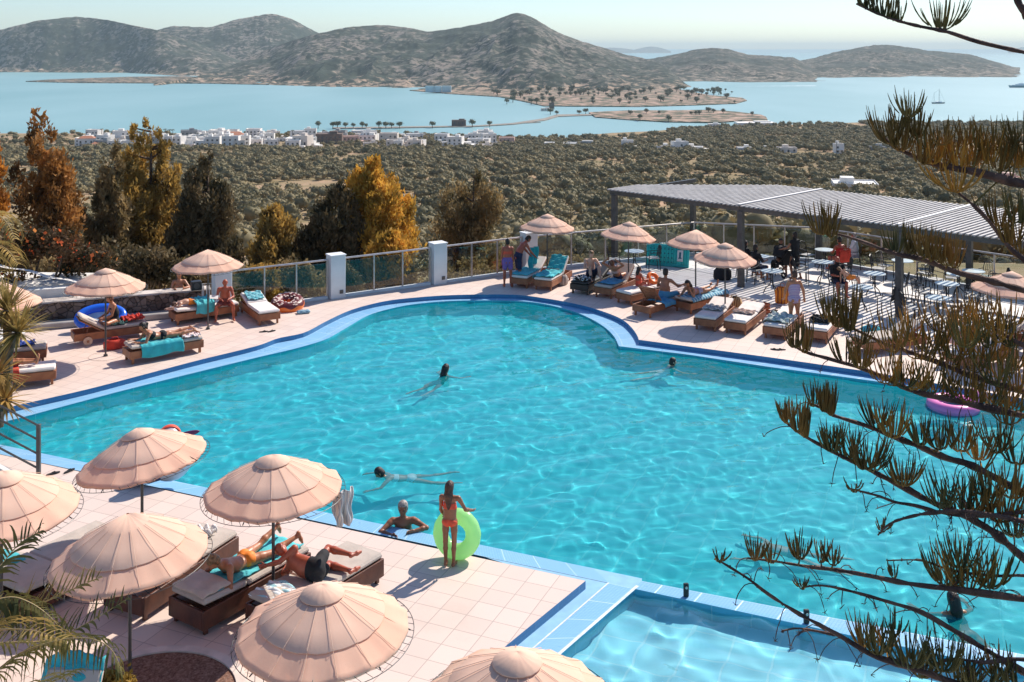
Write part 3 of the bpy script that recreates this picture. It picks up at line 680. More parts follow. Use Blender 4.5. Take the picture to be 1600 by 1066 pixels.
for i,(u,v,w_,st,sy,lb) in enumerate(sp_): house(u,v,w_,st,sy,lb,None,rg.uniform(-.25,.25),100+i)
# shore buildings and hotel across the bay
def boxhouse(u,v,wpx,h,mt_,label,name='house',cat='house',base=SEA+1.5,parts=True):
    Y=F*(H-base)/(v-76); x=(u-800)*Y/F; W=wpx*Y/F; t=thing(name,label,cat,(x,Y,base-1),0)
    a=MB(); a.box((0,0,h/2+.5),(W,W*.5,h+1)); a.box((W*.2,W*.1,h+1.6),(W*.4,W*.25,1.4)); a.build('wall',mt_,t)
    for k in range(3):
        b=MB(); b.box(((k-1)*W*.28,-W*.25-.02,h*.5+.6),(W*.09,.15,h*.35)); b.build('window',M_win,t)
boxhouse(717,196,22,7,M_brn,'ruined stone mill house on the causeway')
boxhouse(862,169,8,9,M_brn,'small stone tower at the bridge of the isthmus','stone_tower','tower')
boxhouse(852,172,14,3,M_crm,'low pale building beside the isthmus bridge')
boxhouse(1180,196,60,4,M_wht,'long white shed on the lagoon shore below the sandy headland')
boxhouse(1115,198,18,4,M_wht,'white boathouse left of the long white shed')
M_blu=mat('bluish_render',(.50,.62,.64),.8,.05,.3)
for i,(u,v,w_) in enumerate([(672,146,14),(684,147,12),(698,148,14)]):
    Y=2330; x=(u-800)*Y/F; t=thing('house',['pale blue building of the resort across the bay, left of three','pale blue building of the resort across the bay, middle of three','pale blue building of the resort across the bay, right of three'][i],'house',(x,Y,SEA),0,'resort buildings across the bay')
    a=MB(); a.box((0,0,9),(w_*Y/F,12,14)); a.build('wall',M_blu,t)
# shore trees: small individually countable ones on the causeway and fields
SHL=leaf_mat('shore_tree_leaves',(.16,.15,.085),(.09,.09,.05),.2,.1)
rs=np.random.RandomState(2); v,f=join(leaf_cloud(np.array([[0,0,5.2,4.4,3.2,2.4],[2,0,6,2.4,2,1.8]]),420,1.0,rs),core([[0,0,5.2,4.4,3.2,2.4],[2,0,6,2.4,2,1.8]],.75,8,5,rs))
so_=npmesh('crown',v,f,SHL); sme=so_.data; bpy.data.objects.remove(so_)
a=MB(); a.tube([(0,0,-1),(.2,0,2),(0,0,4.5)],[.5,.4,.3],6); to_=a.build('trunk',M_bark); tme=to_.data; bpy.data.objects.remove(to_)
def shore_tree(u,v,s,label,group,base=SEA+1):
    Y=F*(H-base)/(v-76); t=thing('tree',label,'tree',((u-800)*Y/F,Y,base),rr.uniform(0,6.28),group); t.scale=(s,s,s)
    for nm,me in(('crown',sme),('trunk',tme)): o=bpy.data.objects.new(nm,me); COL.objects.link(o); o.parent=t
for u,s in [(497,1.1),(520,1),(527,1.1),(540,.9),(552,.8),(566,1),(572,.7),(592,1.1),(603,1),(612,.9),(624,1),(676,1),(738,1.2),(765,.9)]: shore_tree(u,200-max(0,u-640)*.02,s,'small round tree in the row along the causeway','trees along the causeway')
for i in range(120): shore_tree(rg.uniform(770,1150),rg.choice([rg.uniform(141,152),rg.uniform(148,164),rg.uniform(144,150)]),rg.uniform(.6,1.9),'small dark tree dotted over the sandy fields of the isthmus','trees on the sandy isthmus')
for u,v in [(985,180),(1030,179),(1000,188),(1045,190),(1080,180),(1087,180),(1093,180),(1107,176),(1115,177),(1130,178),(1175,181),(1010,178),(870,180),(905,179),(915,178),(860,178)]: shore_tree(u,v,rg.uniform(.7,1.2),'small grey green tree on the low sandy headland by the lagoon','trees on the sandy headland')
# village palms, seen against the water
M_palm=leaf_mat('palm_green',(.10,.10,.05),(.05,.055,.03),.5,.1)
for i,(u,v) in enumerate([(159,206),(258,206),(265,207),(270,207),(308,212),(457,208),(594,204)]):
    Y=1020; x=(u-800)*Y/F; z0=float(land_z(x,Y)); zt=H-(v-76-6)*Y/F; t=thing('palm_tree',['slim palm standing clear of the roofs at the left of the village','left palm of the trio in the village','middle palm of the trio in the village','right palm of the trio in the village','short palm in the middle of the village','palm behind the large white village house','palm at the causeway end of the village'][i],'palm tree',(x,Y,z0))
    a=MB(); a.tube([(0,0,0),(0,0,zt-z0-2)],[.35,.25],6); a.build('trunk',M_bark,t)
    b=MB()
    for k in range(14):
        an=k*2.4; ln=2.6; c_,s_=math.cos(an),math.sin(an); zz=zt-z0-2; dz=(k%3)*.5
        b.add([(0,0,zz),(c_*ln*.5-s_*.5,s_*ln*.5+c_*.5,zz+.8+dz*.4),(c_*ln,s_*ln,zz-.6+dz),(c_*ln*.5+s_*.5,s_*ln*.5-c_*.5,zz+.8+dz*.4)],[(0,1,2,3)])
    b.build('crown',M_palm,t)
# utility poles in the valley
for i,(u,v,Y,h) in enumerate([(648,306,330,9),(892,330,260,8),(1047,282,420,9),(303,262,520,9),(1307,232,760,10),(1350,232,740,10)]):
    x=(u-800)*Y/F; z=float(land_z(x,Y)); t=thing('utility_pole',['utility pole rising beside the golden pine','utility pole in the grove above the far umbrella','utility pole in the grove left of the pergola roof','utility pole beside the dark conifer','left pole of a pair in the right grove','right pole of a pair in the right grove'][i],'pole',(x,Y,z))
    a=MB(); a.cyl((0,0,-1),(0,0,h),.16,.12,7); a.build('pole',M_bark,t); b=MB(); b.box((0,0,h-.8),(1.8,.12,.14)); b.build('crossarm',M_bark,t)
# boats
M_hull=mat('boat_hull',(.10,.17,.20),.4,.05,1); M_bw=mat('boat_white',(.75,.80,.82),.4,.03,1)
def boat_at(u,v): Y=F*(H-SEA)/(v-76); return ((u-800)*Y/F,Y,SEA)
t=thing('sailing_yacht','dark two-masted sailing yacht anchored in the bay on the right','yacht',boat_at(1466,162),R(8))
def hull(L,B,Hh): 
    def fn(a,b):
        x=(a-.5)*L; w=B/2*(1-abs(2*a-1)**2.6)**.6*(.55+.45*b)+.02; return (x,0,0),w
    m_=MB(); n=16
    for sgn in(-1,1): m_.grid(lambda a,b:((a-.5)*L*(.88+.12*b),sgn*(B/2*max(0,1-abs(2*a-1)**2.6)**.6*(.5+.5*b)),-.5+b*(Hh+.5)+abs(2*a-1)**2*Hh*.3*b),n,5)
    m_.grid(lambda a,b:((a-.5)*L,(b-.5)*2*B/2*max(0,1-abs(2*a-1)**2.6)**.6,Hh*.97+abs(2*a-1)**2*Hh*.3),n,4); return m_
hull(27,6.5,2.0).build('hull',M_hull,t)
a=MB(); a.box((1,0,2.6),(11,3.6,1.5),bev=.3); a.box((4,0,3.6),(4,3,.8),bev=.2); a.build('cabin',M_bw,t)
for x,h in((2,27),(-8,20)): a=MB(); a.cyl((x,0,1.5),(x,0,h),.28,.16,6); a.box((x,0,h*.55),(.1,3,.12)); a.build('mast',M_hull,t)
a=MB()
for p0,p1 in(((13,0,2.6),(2,0,26)),((2,0,26),(-8,0,19)),((-8,0,19),(-13,0,2.5)),((2,0,26),(6,2.8,2)),((2,0,26),(-2,-2.8,2))): a.cyl(p0,p1,.09,.09,4)
a.cyl((2,0,4.5),(-6,0,4.2),.3,.25,6); a.build('rigging',M_hull,t)
t=thing('motor_yacht','long white and teal motor yacht cut off by the right edge','yacht',boat_at(1592,137),R(3))
hull(56,10,5).build('hull',mat('teal_hull',(.16,.34,.40),.4,.05,1),t)
a=MB(); a.box((2,0,6.2),(36,8,2.6),bev=.8); a.box((4,0,8.6),(25,7,2.2),bev=.8); a.box((6,0,10.6),(12,6,1.8),bev=.6); a.build('cabin',M_bw,t)
a=MB(); a.cyl((8,0,11),(9,0,17),.3,.15,6); a.box((8.4,0,14),(.4,3,.3)); a.build('mast',M_bw,t)
M_wake=mat('foam',(.8,.85,.87),.7,.1,.1)
a=MB(); x,y,z=boat_at(1150,135); a.grid(lambda p,q:(x+p*220,y+(q-.5)*(3+p*22)+p*30,SEA+.25+.1*math.sin(p*40)),40,4); tag(a.build('boat_wake',M_wake),'white wake left by a boat crossing the far bay','wake',kind='stuff')
# ================= MATERIALS FOR DECK THINGS
M_can=mat('peach_canvas',(.94,.66,.50),.85,0,1.2,col2=(.90,.59,.43),bump=.06,bscale=30,trans=.38,random_obj=.03)
M_canc=mat('peach_canvas_cap',(.95,.68,.52),.85,0,1.2,col2=(.91,.61,.45),bump=.06,bscale=30,trans=.30)
M_pole=mat('dark_grey_metal',(.075,.072,.07),.45,.15,6); M_iron=mat('black_iron',(.018,.018,.02),.45,.1,10)
M_wood=mat('teak_wood',(.36,.135,.055),.5,0,5,col2=(.24,.08,.033),bump=.2); M_dwood=mat('dark_wood',(.13,.042,.022),.45,0,5,col2=(.07,.022,.014),bump=.2)
M_bwood=mat('blackened_wood',(.022,.018,.016),.5,.2,5)
M_beige=mat('beige_mattress',(.60,.49,.41),.9,.08,4,bump=.3,bscale=14); M_whm=mat('white_mattress',(.80,.72,.66),.9,.05,4,bump=.3,bscale=14); M_greym=mat('grey_beige_mattress',(.50,.43,.37),.9,.06,4,bump=.3,bscale=14)
M_dark_=0;M_steel=mat('brushed_rail',(.55,.52,.50),.35,.1,4,metal=.6); M_white=mat('white_paint',(.78,.78,.77),.6,.05,2); M_pillar=mat('pillar_paint',(.66,.70,.71),.7,.06,1.5,bump=.1)
def glass_mat(name,col,alpha):
    m=bpy.data.materials.new(name); m.use_nodes=True; N,L=nodes(m); N.remove(N['Principled BSDF'])
    t=N.new('ShaderNodeBsdfTransparent'); t.inputs[0].default_value=(*col,1); g=N.new('ShaderNodeBsdfGlossy'); g.inputs['Roughness'].default_value=.03
    fr=N.new('ShaderNodeFresnel'); fr.inputs[0].default_value=1.5; mx=N.new('ShaderNodeMixShader'); L.new(fr.outputs[0],mx.inputs[0]); L.new(t.outputs[0],mx.inputs[1]); L.new(g.outputs[0],mx.inputs[2])
    L.new(mx.outputs[0],N['Material Output'].inputs[0]); return m
def clear_mat(name,col):
    m=bpy.data.materials.new(name); m.use_nodes=True; N,L=nodes(m); N.remove(N['Principled BSDF']); t=N.new('ShaderNodeBsdfTransparent'); t.inputs[0].default_value=(*col,1); L.new(t.outputs[0],N['Material Output'].inputs[0]); return m
M_glass=glass_mat('fence_glass',(.80,.86,.83),.2)
M_seam=mat('canvas_seam',(.76,.52,.38),.9,.1,5)
# ================= UMBRELLAS
def umbrella(name_label,x,y,h,Rr,seed,tilt=(0,0),droop=.52,group=None,z0=0,cat='umbrella',cap=True):
    rg=random.Random(seed); t=thing('beach_umbrella',name_label,cat,(x,y,z0),0,group)
    MT=Matrix.Translation((0,0,h-droop))@Matrix.Rotation(tilt[0],4,'X')@Matrix.Rotation(tilt[1],4,'Y')
    n=96; ns=16; ph=rg.uniform(0,6.28); amp=[rg.uniform(.4,1.6) for _ in range(ns)]; zj=[rg.uniform(-.022,.012) for _ in range(ns)]
    def fnc(k,zz):
        def f(r,z,a):
            q=((a+ph)/(2*PI)*ns)%ns; i=int(q); fr_=q-i; sag=math.sin(PI*fr_); rr_=r/Rr
            z2=z-sag*.018*rr_*amp[i]*k-abs(math.sin(fr_*PI*3.5+i))*.010*rr_*rr_*k*(amp[i]>.9)-.012*math.sin(a*2+ph+rr_*4)*rr_; r2=r*(1-.018*sag*(rr_>.9))
            if rr_>.9: z2+=zj[i]*(1-abs(2*fr_-1))+.008*math.sin(5*a+ph)
            return r2,z2
        return f
    p=MB(); p.tube([(0,0,0),(0,0,h-.06)],.024,10); p.cyl((0,0,0),(0,0,.05),.06,.05,12); p.cyl((0,0,h-droop-.12),(0,0,h-droop),.045,.045,10); p.build('pole',M_pole,t,smooth=False)
    c=MB(); pr=[(.02,droop-.02),(.25*Rr,droop*.77),(.45*Rr,droop*.565),(.62*Rr,droop*.395),(.8*Rr,droop*.205),(.93*Rr,droop*.072),(.985*Rr,0.012),(.985*Rr,-.02)]
    c.lathe(pr,n,fn=fnc(1,0)); c.xform(MT); co_=c.build('canopy',M_can,t,smooth=True); solidify(co_,.004,-1)
    c=MB(); r1=.71*Rr; c.lathe([(.02,droop+.0),(.3*Rr,droop*.745),(.5*Rr,droop*.55),(r1,droop*.345),(r1*1.005,droop*.33)],n,fn=fnc(.75,0)); c.xform(MT); tier=c.build('tier',M_canc,co_,smooth=True); solidify(tier,.004,1)
    if cap:
        c=MB(); r1=.25*Rr; c.lathe([(.004,droop*1.04),(.10*Rr,droop*.965),(r1,droop*.84),(r1*1.01,droop*.82)],n,fn=fnc(.5,0)); c.xform(MT); q=c.build('cap',M_canc,co_,smooth=True); solidify(q,.004,1)
    sm=MB(); PR=[(.26,droop*.765+.02),(.45,droop*.60+.012),(.71,droop*.345+.012),(.72,droop*.30+.004),(.86,droop*.14+.006),(.98,.018)]
    for k in range(ns):
        a=(k/ns)*2*PI-ph; sm.tube([(math.cos(a)*r_*Rr,math.sin(a)*r_*Rr,z_) for r_,z_ in PR],.0028,4,cap=False)
    sm.xform(MT); sm.build('seams',M_seam,co_)
    hp=MB(); off=.035*Rr; pts=[(math.cos(a)*(Rr+.03)+off*.4,math.sin(a)*(Rr+.03)-off,-.045+.01*math.sin(3*a+ph)) for a in np.linspace(0,2*PI,65)]
    hp.tube(pts,.0045,5,cap=False)
    for k in range(48):
        a=k/48*2*PI; hp.tube([(math.cos(a)*.975*Rr,math.sin(a)*.975*Rr,-.02),(math.cos(a+.05)*(Rr+.03)+off*.4,math.sin(a+.05)*(Rr+.03)-off,-.045)],.0035,4,cap=False)
    hp.xform(MT); hp.build('hoop',M_iron,t)
    rb=MB()
    for k in range(8):
        a=k/8*2*PI+ph; rb.tube([(0,0,droop-.04),(math.cos(a)*Rr*.6,math.sin(a)*Rr*.6,droop*.40-.04),(math.cos(a)*Rr,math.sin(a)*Rr,-.06)],.008,5); rb.tube([(0,0,0),(math.cos(a)*Rr*.5,math.sin(a)*Rr*.5,droop*.48-.05)],.007,5)
    rb.xform(MT); rb.build('ribs',M_iron,t)
    return t
UM=[('large peach umbrella over the prone sunbather, its pole between two loungers',(427,712),2.2,1.01,(.02,-.02)),
 ('large peach umbrella at the bottom, in front of the man in black shorts',(505,915),2.2,.97,(.03,-.02)),
 ('peach umbrella leaning to the left beside the water with a float behind it',(222,670),2.2,1.0,(0,-.16)),
 ('frayed peach umbrella with a sagging upper tier above the palm fronds',(203,802),2.2,.99,(.02,-.05)),
 ('peach umbrella cut off by the left edge beside the metal handrail',(2,738),2.2,1.05,(.04,.06)),
 ('peach umbrella of which only the top shows at the bottom edge right of the centre',(808,1022),2.2,.98,(0,0)),
 ('peach umbrella beside the stone wall over the woman with the blue boat',(165,420),2.33,1.03,(0,.01)),
 ('peach umbrella over the seated bald man near the first white pillar',(325,390),2.33,1.02,(0,0)),
 ('peach umbrella over the two turquoise loungers at the far fence',(855,335),2.33,.98,(0,.03)),
 ('peach umbrella in front of the first pergola post',(982,347),2.33,.95,(0,.10)),
 ('peach umbrella beside the turquoise air mattress',(1087,359),2.33,.93,(0,.06)),
 ('peach umbrella with a torn fold standing behind the row of white loungers',(1133,380),2.33,.95,(.05,.03)),
 ('peach umbrella behind the pine twigs at the right edge',(1580,425),2.33,1.0,(0,.06)),
 ('peach umbrella mostly hidden by the spiky plant at the left edge',(-4,441),2.33,1.05,(0,.06))]
UP=[]
for i,(lb,(u,v),h,r,tl) in enumerate(UM):
    Y=F*(H-h)/(v-76); X=(u-800)*Y/F; UP.append((X,Y)); umbrella(lb,X,Y,h,r,i,tl,droop=.49 if i!=3 else .54,group='peach canvas umbrellas round the pool',cap=(i not in (3,7,10)))
# ================= LOUNGERS
def lounger(label,x,y,deg,back=0,cush='beige',wood='teak',L=1.95,W=.68,hb=.34,wheel=False,mattress=True,group='loungers round the pool',wave=False):
    """origin under the middle; +X runs to the head end"""
    M={'teak':M_wood,'dark':M_dwood,'black':M_bwood}[wood]; t=thing('sun_lounger',label,'sun lounger',(x,y,0),R(deg),group)
    f=MB(); lo=hb-(.20 if wood!='dark' else .27); top=hb
    for s in(-1,1): f.box((0,s*(W/2-.0175),(lo+top)/2),(L,.035,top-lo),bev=.006)
    for s in(-1,1): f.box((s*(L/2-.02),0,(lo+top)/2-.002),(.04,W-.074,top-lo-.004),bev=.006)
    hx=.20 if back else L/2-.05
    for k in range(int((hx+L/2)/.11)): f.box((-L/2+.09+k*.11,0,top-.03),(.08,W-.08,.02))
    f.box((0,0,lo+.03),(.05,W-.08,.04))
    f.build('frame',M,t)
    for sx in(-1,1):
        for sy in(-1,1):
            if wheel and sx==1: continue
            l=MB(); l.box((sx*(L/2-.09),sy*(W/2-.07),lo/2+.02),(.065,.05,lo+.04),bev=.005); l.build('leg',M,t)
    if wheel:
        for sy in(-1,1):
            w_=MB(); w_.cyl((L/2-.35,sy*(W/2+.005),.12),(L/2-.35,sy*(W/2+.045),.12),.12,.12,22); wo=w_.build('wheel',mat('pale_wheel_wood',(.62,.44,.32),.6,.1,8),t)
            w_=MB(); w_.cyl((L/2-.35,sy*(W/2+.04),.12),(L/2-.35,sy*(W/2+.055),.12),.035,.035,12); w_.build('hub',M,wo)
    cm={'beige':M_beige,'white':M_whm,'grey':M_greym,'black':M_iron,'teal':None}[cush]
    th=.09; hin=.22; bl=L/2-hin-.02
    if back:
        a=R(back); BM=Matrix.Translation((hin,0,top-.02))@Matrix.Rotation(-a,4,'Y')
        b=MB()
        for s in(-1,1): b.box((bl/2,s*(W/2-.06),0),(bl,.03,.035))
        for k in range(int(bl/.1)): b.box((.06+k*.1,0,.012),(.075,W-.15,.016))
        b.box((bl-.02,0,0),(.04,W-.09,.03)); b.xform(BM); bo=b.build('backrest',M,t)
        s_=MB(); ex=hin+math.cos(a)*bl*.55; ez=top-.02+math.sin(a)*bl*.55
        for s in(-1,1): s_.tube([(ex,s*(W/2-.12),ez),(ex+.12,s*(W/2-.12),lo+.05)],.012,6)
        s_.build('prop',M,bo)
    if mattress:
        m_=MB(); n1=hin+L/2-.02
        m_.box((-L/2+.01+n1/2,0,top+th/2+.003),(n1,W-.03,th),bev=.03); mo=m_.build('mattress',cm,t,smooth=False)
        a=R(max(back,4)); BM=Matrix.Translation((hin,0,top+.004))@Matrix.Rotation(-a,4,'Y'); m_=MB(); m_.box((bl/2+.0,0,th/2+(.02 if back else .004)),(bl,W-.04,th),bev=.03); m_.xform(BM); m_.build('mattress',cm,t)
        sm=MB()
        for s in (-1,1): sm.tube([(-L/2+.03,s*(W/2-.018),top+th*.5),(hin-.03,s*(W/2-.018),top+th*.5)],.006,5)
        sm.build('piping',cm,mo)
    return t
def pt(c,deg,lx,ly,z=0):
    a=R(deg); return (c[0]+lx*math.cos(a)-ly*math.sin(a),c[1]+lx*math.sin(a)+ly*math.cos(a),z)
LG={}
def lg(key,label,x,y,deg,**k): LG[key]=((x,y),deg); lounger(label,x,y,deg,**k)
lg('L1','teak lounger with a turquoise towel under the woman reading, nearest the left pool edge',-9.3,27.67,217,cush='beige')
lg('L2','teak lounger with a pale wheel and a raised backrest by the blue boat',-11.35,29.24,210.7,back=32,wheel=True,cush='beige')
lg('L3','teak lounger against the stone wall with the bald man sitting on its end',-9.34,31.47,216,cush='white')
lg('L4','teak lounger pointing at the camera beside the doughnut float, foot end bare',-7.7,31.6,121,back=14,cush='white')
lg('L5','teak lounger with a red towel at the left edge under tanned legs',-12.16,25.25,202,cush='white')
lg('L6','teak lounger with a blue garment left on it beside the spiky plant',-13.18,27.0,202,cush='grey')
lg('L7','left one of the two turquoise covered loungers at the far fence',.62,36.35,66,back=30,cush='white')
lg('L8','right one of the two turquoise covered loungers at the far fence',1.43,36.0,66,back=42,cush='white')
lg('L9','black lounger with clothes on its foot and a man sitting on it',2.72,35.4,60,back=20,cush='black',wood='black')
lg('L10','lounger with a grey mattress hanging over its foot under the reclining woman',3.5,34.86,57,back=38,cush='grey')
lg('L11','low teak lounger below the child with the orange float',4.28,33.88,42,cush='white')
lg('L12','teak lounger seen from behind its raised slatted backrest',4.6,32.4,228,back=48,cush='white',mattress=False)
lg('L13','teak lounger with a blue towel under the prone woman behind the umbrella pole',6.0,32.8,222,cush='beige')
lg('L14','teak lounger with a white mattress and grey towel left of the torn umbrella pole',6.05,30.95,62,back=12,cush='white')
lg('L15','teak lounger with a bare white mattress right of the torn umbrella pole',6.87,30.55,60,back=8,cush='white')
lg('L16','teak lounger piled with a pale green striped towel beside the standing bather',7.87,30.03,60,back=5,cush='white')
lg('L17','teak lounger with a black bag on its white mattress behind the pine twigs',8.9,29.7,62,back=5,cush='white')
lg('L18','red brown lounger half hidden by twigs beside the wooden crate',10.3,28.3,20,back=25,cush='grey')
lg('L19','red brown lounger hidden by the thick pine twigs at the right',12.2,27.0,25,back=25,cush='white')
lg('L20','lounger with a grey mattress under the umbrella at the right edge',13.4,28.6,-30,back=30,cush='grey')
lg('N1','dark wood lounger reaching behind the frayed umbrella with a bare mattress',-5.17,15.88,245.7,back=30,cush='grey',wood='dark',L=2.08,W=.78,hb=.36)
lg('N2','dark wood lounger with a turquoise towel under the woman in the orange bikini',-4.02,15.48,236,cush='grey',wood='dark',L=2.08,W=.76,hb=.36)
lg('N3','dark wood lounger under the man in black shorts at the bottom centre',-2.87,15.3,236,cush='grey',wood='dark',L=2.08,W=.78,hb=.36)
lg('N4','dark wood lounger with a broad grey mattress below the left edge umbrella',-6.9,15.9,240,cush='grey',wood='dark',L=2.1,W=1.1,hb=.36)
lg('N5','dark wood lounger with a turquoise towel behind the palm at the left',-8.1,15.1,240,cush='grey',wood='dark',L=2.1,W=.8,hb=.36)
lg('N6','lounger with a turquoise towel over its raised backrest at the bottom left',-5.1,11.5,88,back=55,cush='grey',wood='dark',L=1.95,W=.7,hb=.34)
# spare folded pillow on N2
def cushion(label,x,y,z,sx,sy,sz,deg,m_,cat='cushion',name='cushion'):
    v=[];c=MB(); n=14
    def f(a,b,s):
        X=(a-.5)*2;Y=(b-.5)*2; k=((1-abs(X)**5)*(1-abs(Y)**5))**.5 if abs(X)<1 and abs(Y)<1 else 0
        return (X*sx/2,Y*sy/2,s*sz/2*(.15+.85*k)+.01*math.sin(X*7+Y*4))
    c.grid(lambda a,b:f(a,b,1),n,n); c.grid(lambda a,b:f(b,a,-1),n,n)
    for e in range(4):
        c.grid(lambda a,b,e=e:(lambda P,Q:(P[0],P[1],P[2]*(1-b)+Q[2]*b))(f(*((a,0),(1,a),(1-a,1),(0,1-a))[e],1),f(*((a,0),(1,a),(1-a,1),(0,1-a))[e],-1)),n,2)
    o=c.build(name,m_,smooth=True); o.location=(x,y,z); o.rotation_euler=(0,0,R(deg)); return tag(o,label,cat)
p=pt(*LG['N2'],.76,0,.455); cushion('folded grey mattress pad under the forearms of the prone sunbather',p[0],p[1],.535,.50,.66,.12,236,M_beige,'pad','mattress_pad')
# ================= TOWELS AND CLOTH
def towel(label,key,lx,ly,L,W,m_,z=.445,hang=0,side=1,seed=0,cat='towel',group=None,rot=0,name='towel',fold=.018,stripe=None,backz=None,Wl=.68):
    """cloth lying on a lounger along its axis; hang>0 lets it fall over one side"""
    c,deg=LG[key]; rs_=random.Random(seed); nu,nv=40,34; ph=[rs_.uniform(0,6.28) for _ in range(6)]
    def fn(a,b):
        x=(a-.5)*L; s=b*(W+hang)-W/2; wv=fold*(math.sin(a*19+ph[0]+b*3)+.7*math.sin(a*33+b*9+ph[1])+.8*math.sin(b*15+a*5+ph[2]))
        ca,sa=math.cos(R(rot)),math.sin(R(rot))
        if hang and s>W/2:
            d=s-W/2; y=max(W/2,Wl/2)+.032+.02*math.sin(a*15+ph[3])*min(1,d*5)+d*.05; zz=-d*(1+.08*math.sin(a*7+ph[4]))
        else: y=s; zz=.012+abs(wv)*.9
        x+= .02*math.sin(b*9+ph[4]); X=x*ca-y*sa; Yy=x*sa+y*ca
        if backz: 
            xx=lx+X
            if xx>.22: zz+=(xx-.22)*math.tan(R(backz)) ; 
        return (X,Yy*side,zz)
    g=MB(); g.grid(fn,nu,nv); o=g.build(name,m_,smooth=True); solidify(o,.012,1 if side>0 else -1)
    q=pt(c,deg,lx,ly,z); o.location=q; o.rotation_euler=(0,0,R(deg)); return tag(o,label,cat,group)
def stripe_mat(name,cols,sc,axis='X',rough=.9):
    m=bpy.data.materials.new(name); m.use_nodes=True; N,L=nodes(m); b=N['Principled BSDF']; tc=N.new('ShaderNodeTexCoord'); w_=N.new('ShaderNodeTexWave'); w_.bands_direction=axis; w_.inputs['Scale'].default_value=sc; w_.inputs['Distortion'].default_value=.8
    L.new(tc.outputs['Object'],w_.inputs['Vector']); cr=N.new('ShaderNodeValToRGB'); cr.color_ramp.interpolation='CONSTANT'; L.new(w_.outputs['Fac'],cr.inputs[0]); e=cr.color_ramp.elements
    e[0].position=0; e[0].color=(*cols[0],1); e[1].position=1/len(cols); e[1].color=(*cols[1],1)
    for i in range(2,len(cols)): x=e.new(i/len(cols)); x.color=(*cols[i],1)
    L.new(cr.outputs[0],b.inputs['Base Color']); b.inputs['Roughness'].default_value=rough; return m
TEAL=mat('turquoise_terry',(.03,.44,.48),.95,.1,5,bump=.5,bscale=60,sheen=.3); TEAL2=mat('bright_turquoise_terry',(.10,.55,.60),.95,.1,5,bump=.5,bscale=60); BLUE=mat('blue_terry',(.09,.32,.50),.95,.1,5,bump=.5,bscale=60)
REDT=mat('red_terry',(.62,.06,.035),.95,.15,5,bump=.5,bscale=50); PINKT=mat('pale_pink_terry',(.75,.42,.38),.95,.1,5); WHT=mat('white_terry',(.78,.75,.72),.95,.05,5,bump=.4,bscale=50); ORA=mat('orange_vinyl',(.85,.17,.02),.35,.05,3); GRYT=stripe_mat('grey_green_striped',[(.30,.38,.34),(.60,.64,.60),(.22,.30,.28),(.66,.66,.62)],3.5)
BLK=mat('black_fabric',(.012,.012,.015),.85,.2,6); NAVY=mat('navy_fabric',(.02,.03,.08),.85,.2,6)
towel('turquoise towel hanging over the near side of the reading woman\'s lounger','L1',.15,0,1.1,.6,TEAL,hang=.30,seed=1,side=1)
towel('white and pink patterned towel at the foot of the reading woman\'s lounger','L1',-.68,0,.5,.62,stripe_mat('pink_white_pattern',[(.8,.74,.7),(.7,.3,.28),(.8,.76,.74)],6),seed=2,fold=.03)
towel('red garment spread over the wheeled lounger\'s foot','L2',-.62,-.05,.6,.5,REDT,seed=3,fold=.05,z=.47)
towel('dark blue and green cloth beside the sitting woman','L2',-.2,.12,.45,.4,mat('dark_green_cloth',(.05,.14,.13),.9,.4,8),seed=4,fold=.03)
towel('turquoise towel draped over the back of the child by the wall','L3',.1,0,.55,.62,TEAL2,hang=.30,seed=5,side=1,z=.56,fold=.04)
towel('turquoise patterned towel on the lounger beside the doughnut float','L4',.52,.0,.5,.5,stripe_mat('teal_white_pattern',[(.05,.36,.42),(.6,.72,.72),(.03,.22,.28),(.1,.45,.5)],5),seed=6,fold=.025,z=.47,backz=14)
towel('red towel on the lounger at the left edge','L5',.4,0,1.1,.62,REDT,hang=.2,seed=7,side=1)
towel('blue garment left on the lounger by the spiky plant','L6',-.35,0,.7,.4,mat('blue_cloth',(.03,.08,.36),.9,.3,7),seed=8,fold=.03,cat='garment',name='garment')
towel('turquoise cover on the left lounger at the far fence','L7',-.38,0,1.15,.66,TEAL2,seed=9,hang=.06,fold=.012)
towel('turquoise cover with rumpled folds on the right lounger at the far fence','L8',-.38,0,1.15,.66,TEAL2,seed=10,hang=.06,fold=.03)
towel('turquoise towel hanging on the raised back of the right far lounger','L8',.42,0,.45,.6,TEAL,seed=11,fold=.03,backz=42,z=.50)
towel('blue towel under the reclining woman','L10',-.45,-.1,.8,.6,BLUE,seed=12,hang=.12)
towel('blue towel with white pattern under the prone woman by the terrace','L13',0,0,1.85,.64,stripe_mat('blue_white_pattern',[(.08,.30,.44),(.12,.36,.50),(.45,.62,.70)],2.5),seed=13,hang=.06)
towel('blue towel beside the man sitting with his back to the camera','L12',.1,.1,.6,.55,BLUE,seed=14,z=.36,hang=.1,fold=.03)
towel('crumpled grey striped towel on the lounger left of the torn umbrella','L14',-.05,0,.5,.6,stripe_mat('grey_white_stripe',[(.25,.26,.27),(.7,.68,.66),(.4,.4,.4)],5),seed=15,fold=.035)
towel('folded beige towel on the bare white lounger','L15',-.1,0,.35,.6,mat('beige_terry',(.58,.42,.34),.95,.1,5),seed=16,fold=.03)
towel('pale green striped towel piled on the lounger by the standing bather','L16',-.35,0,.9,.66,GRYT,seed=17,fold=.05,hang=.1)
towel('black bag and clothes lying on the white lounger behind the twigs','L17',-.2,0,.6,.55,BLK,seed=18,fold=.06,cat='bag',name='bag')
towel('black clothes on the foot of the black lounger','L9',-.7,0,.5,.5,stripe_mat('black_white_clothes',[(.02,.02,.02),(.03,.03,.03),(.6,.58,.56)],4),seed=19,fold=.05)
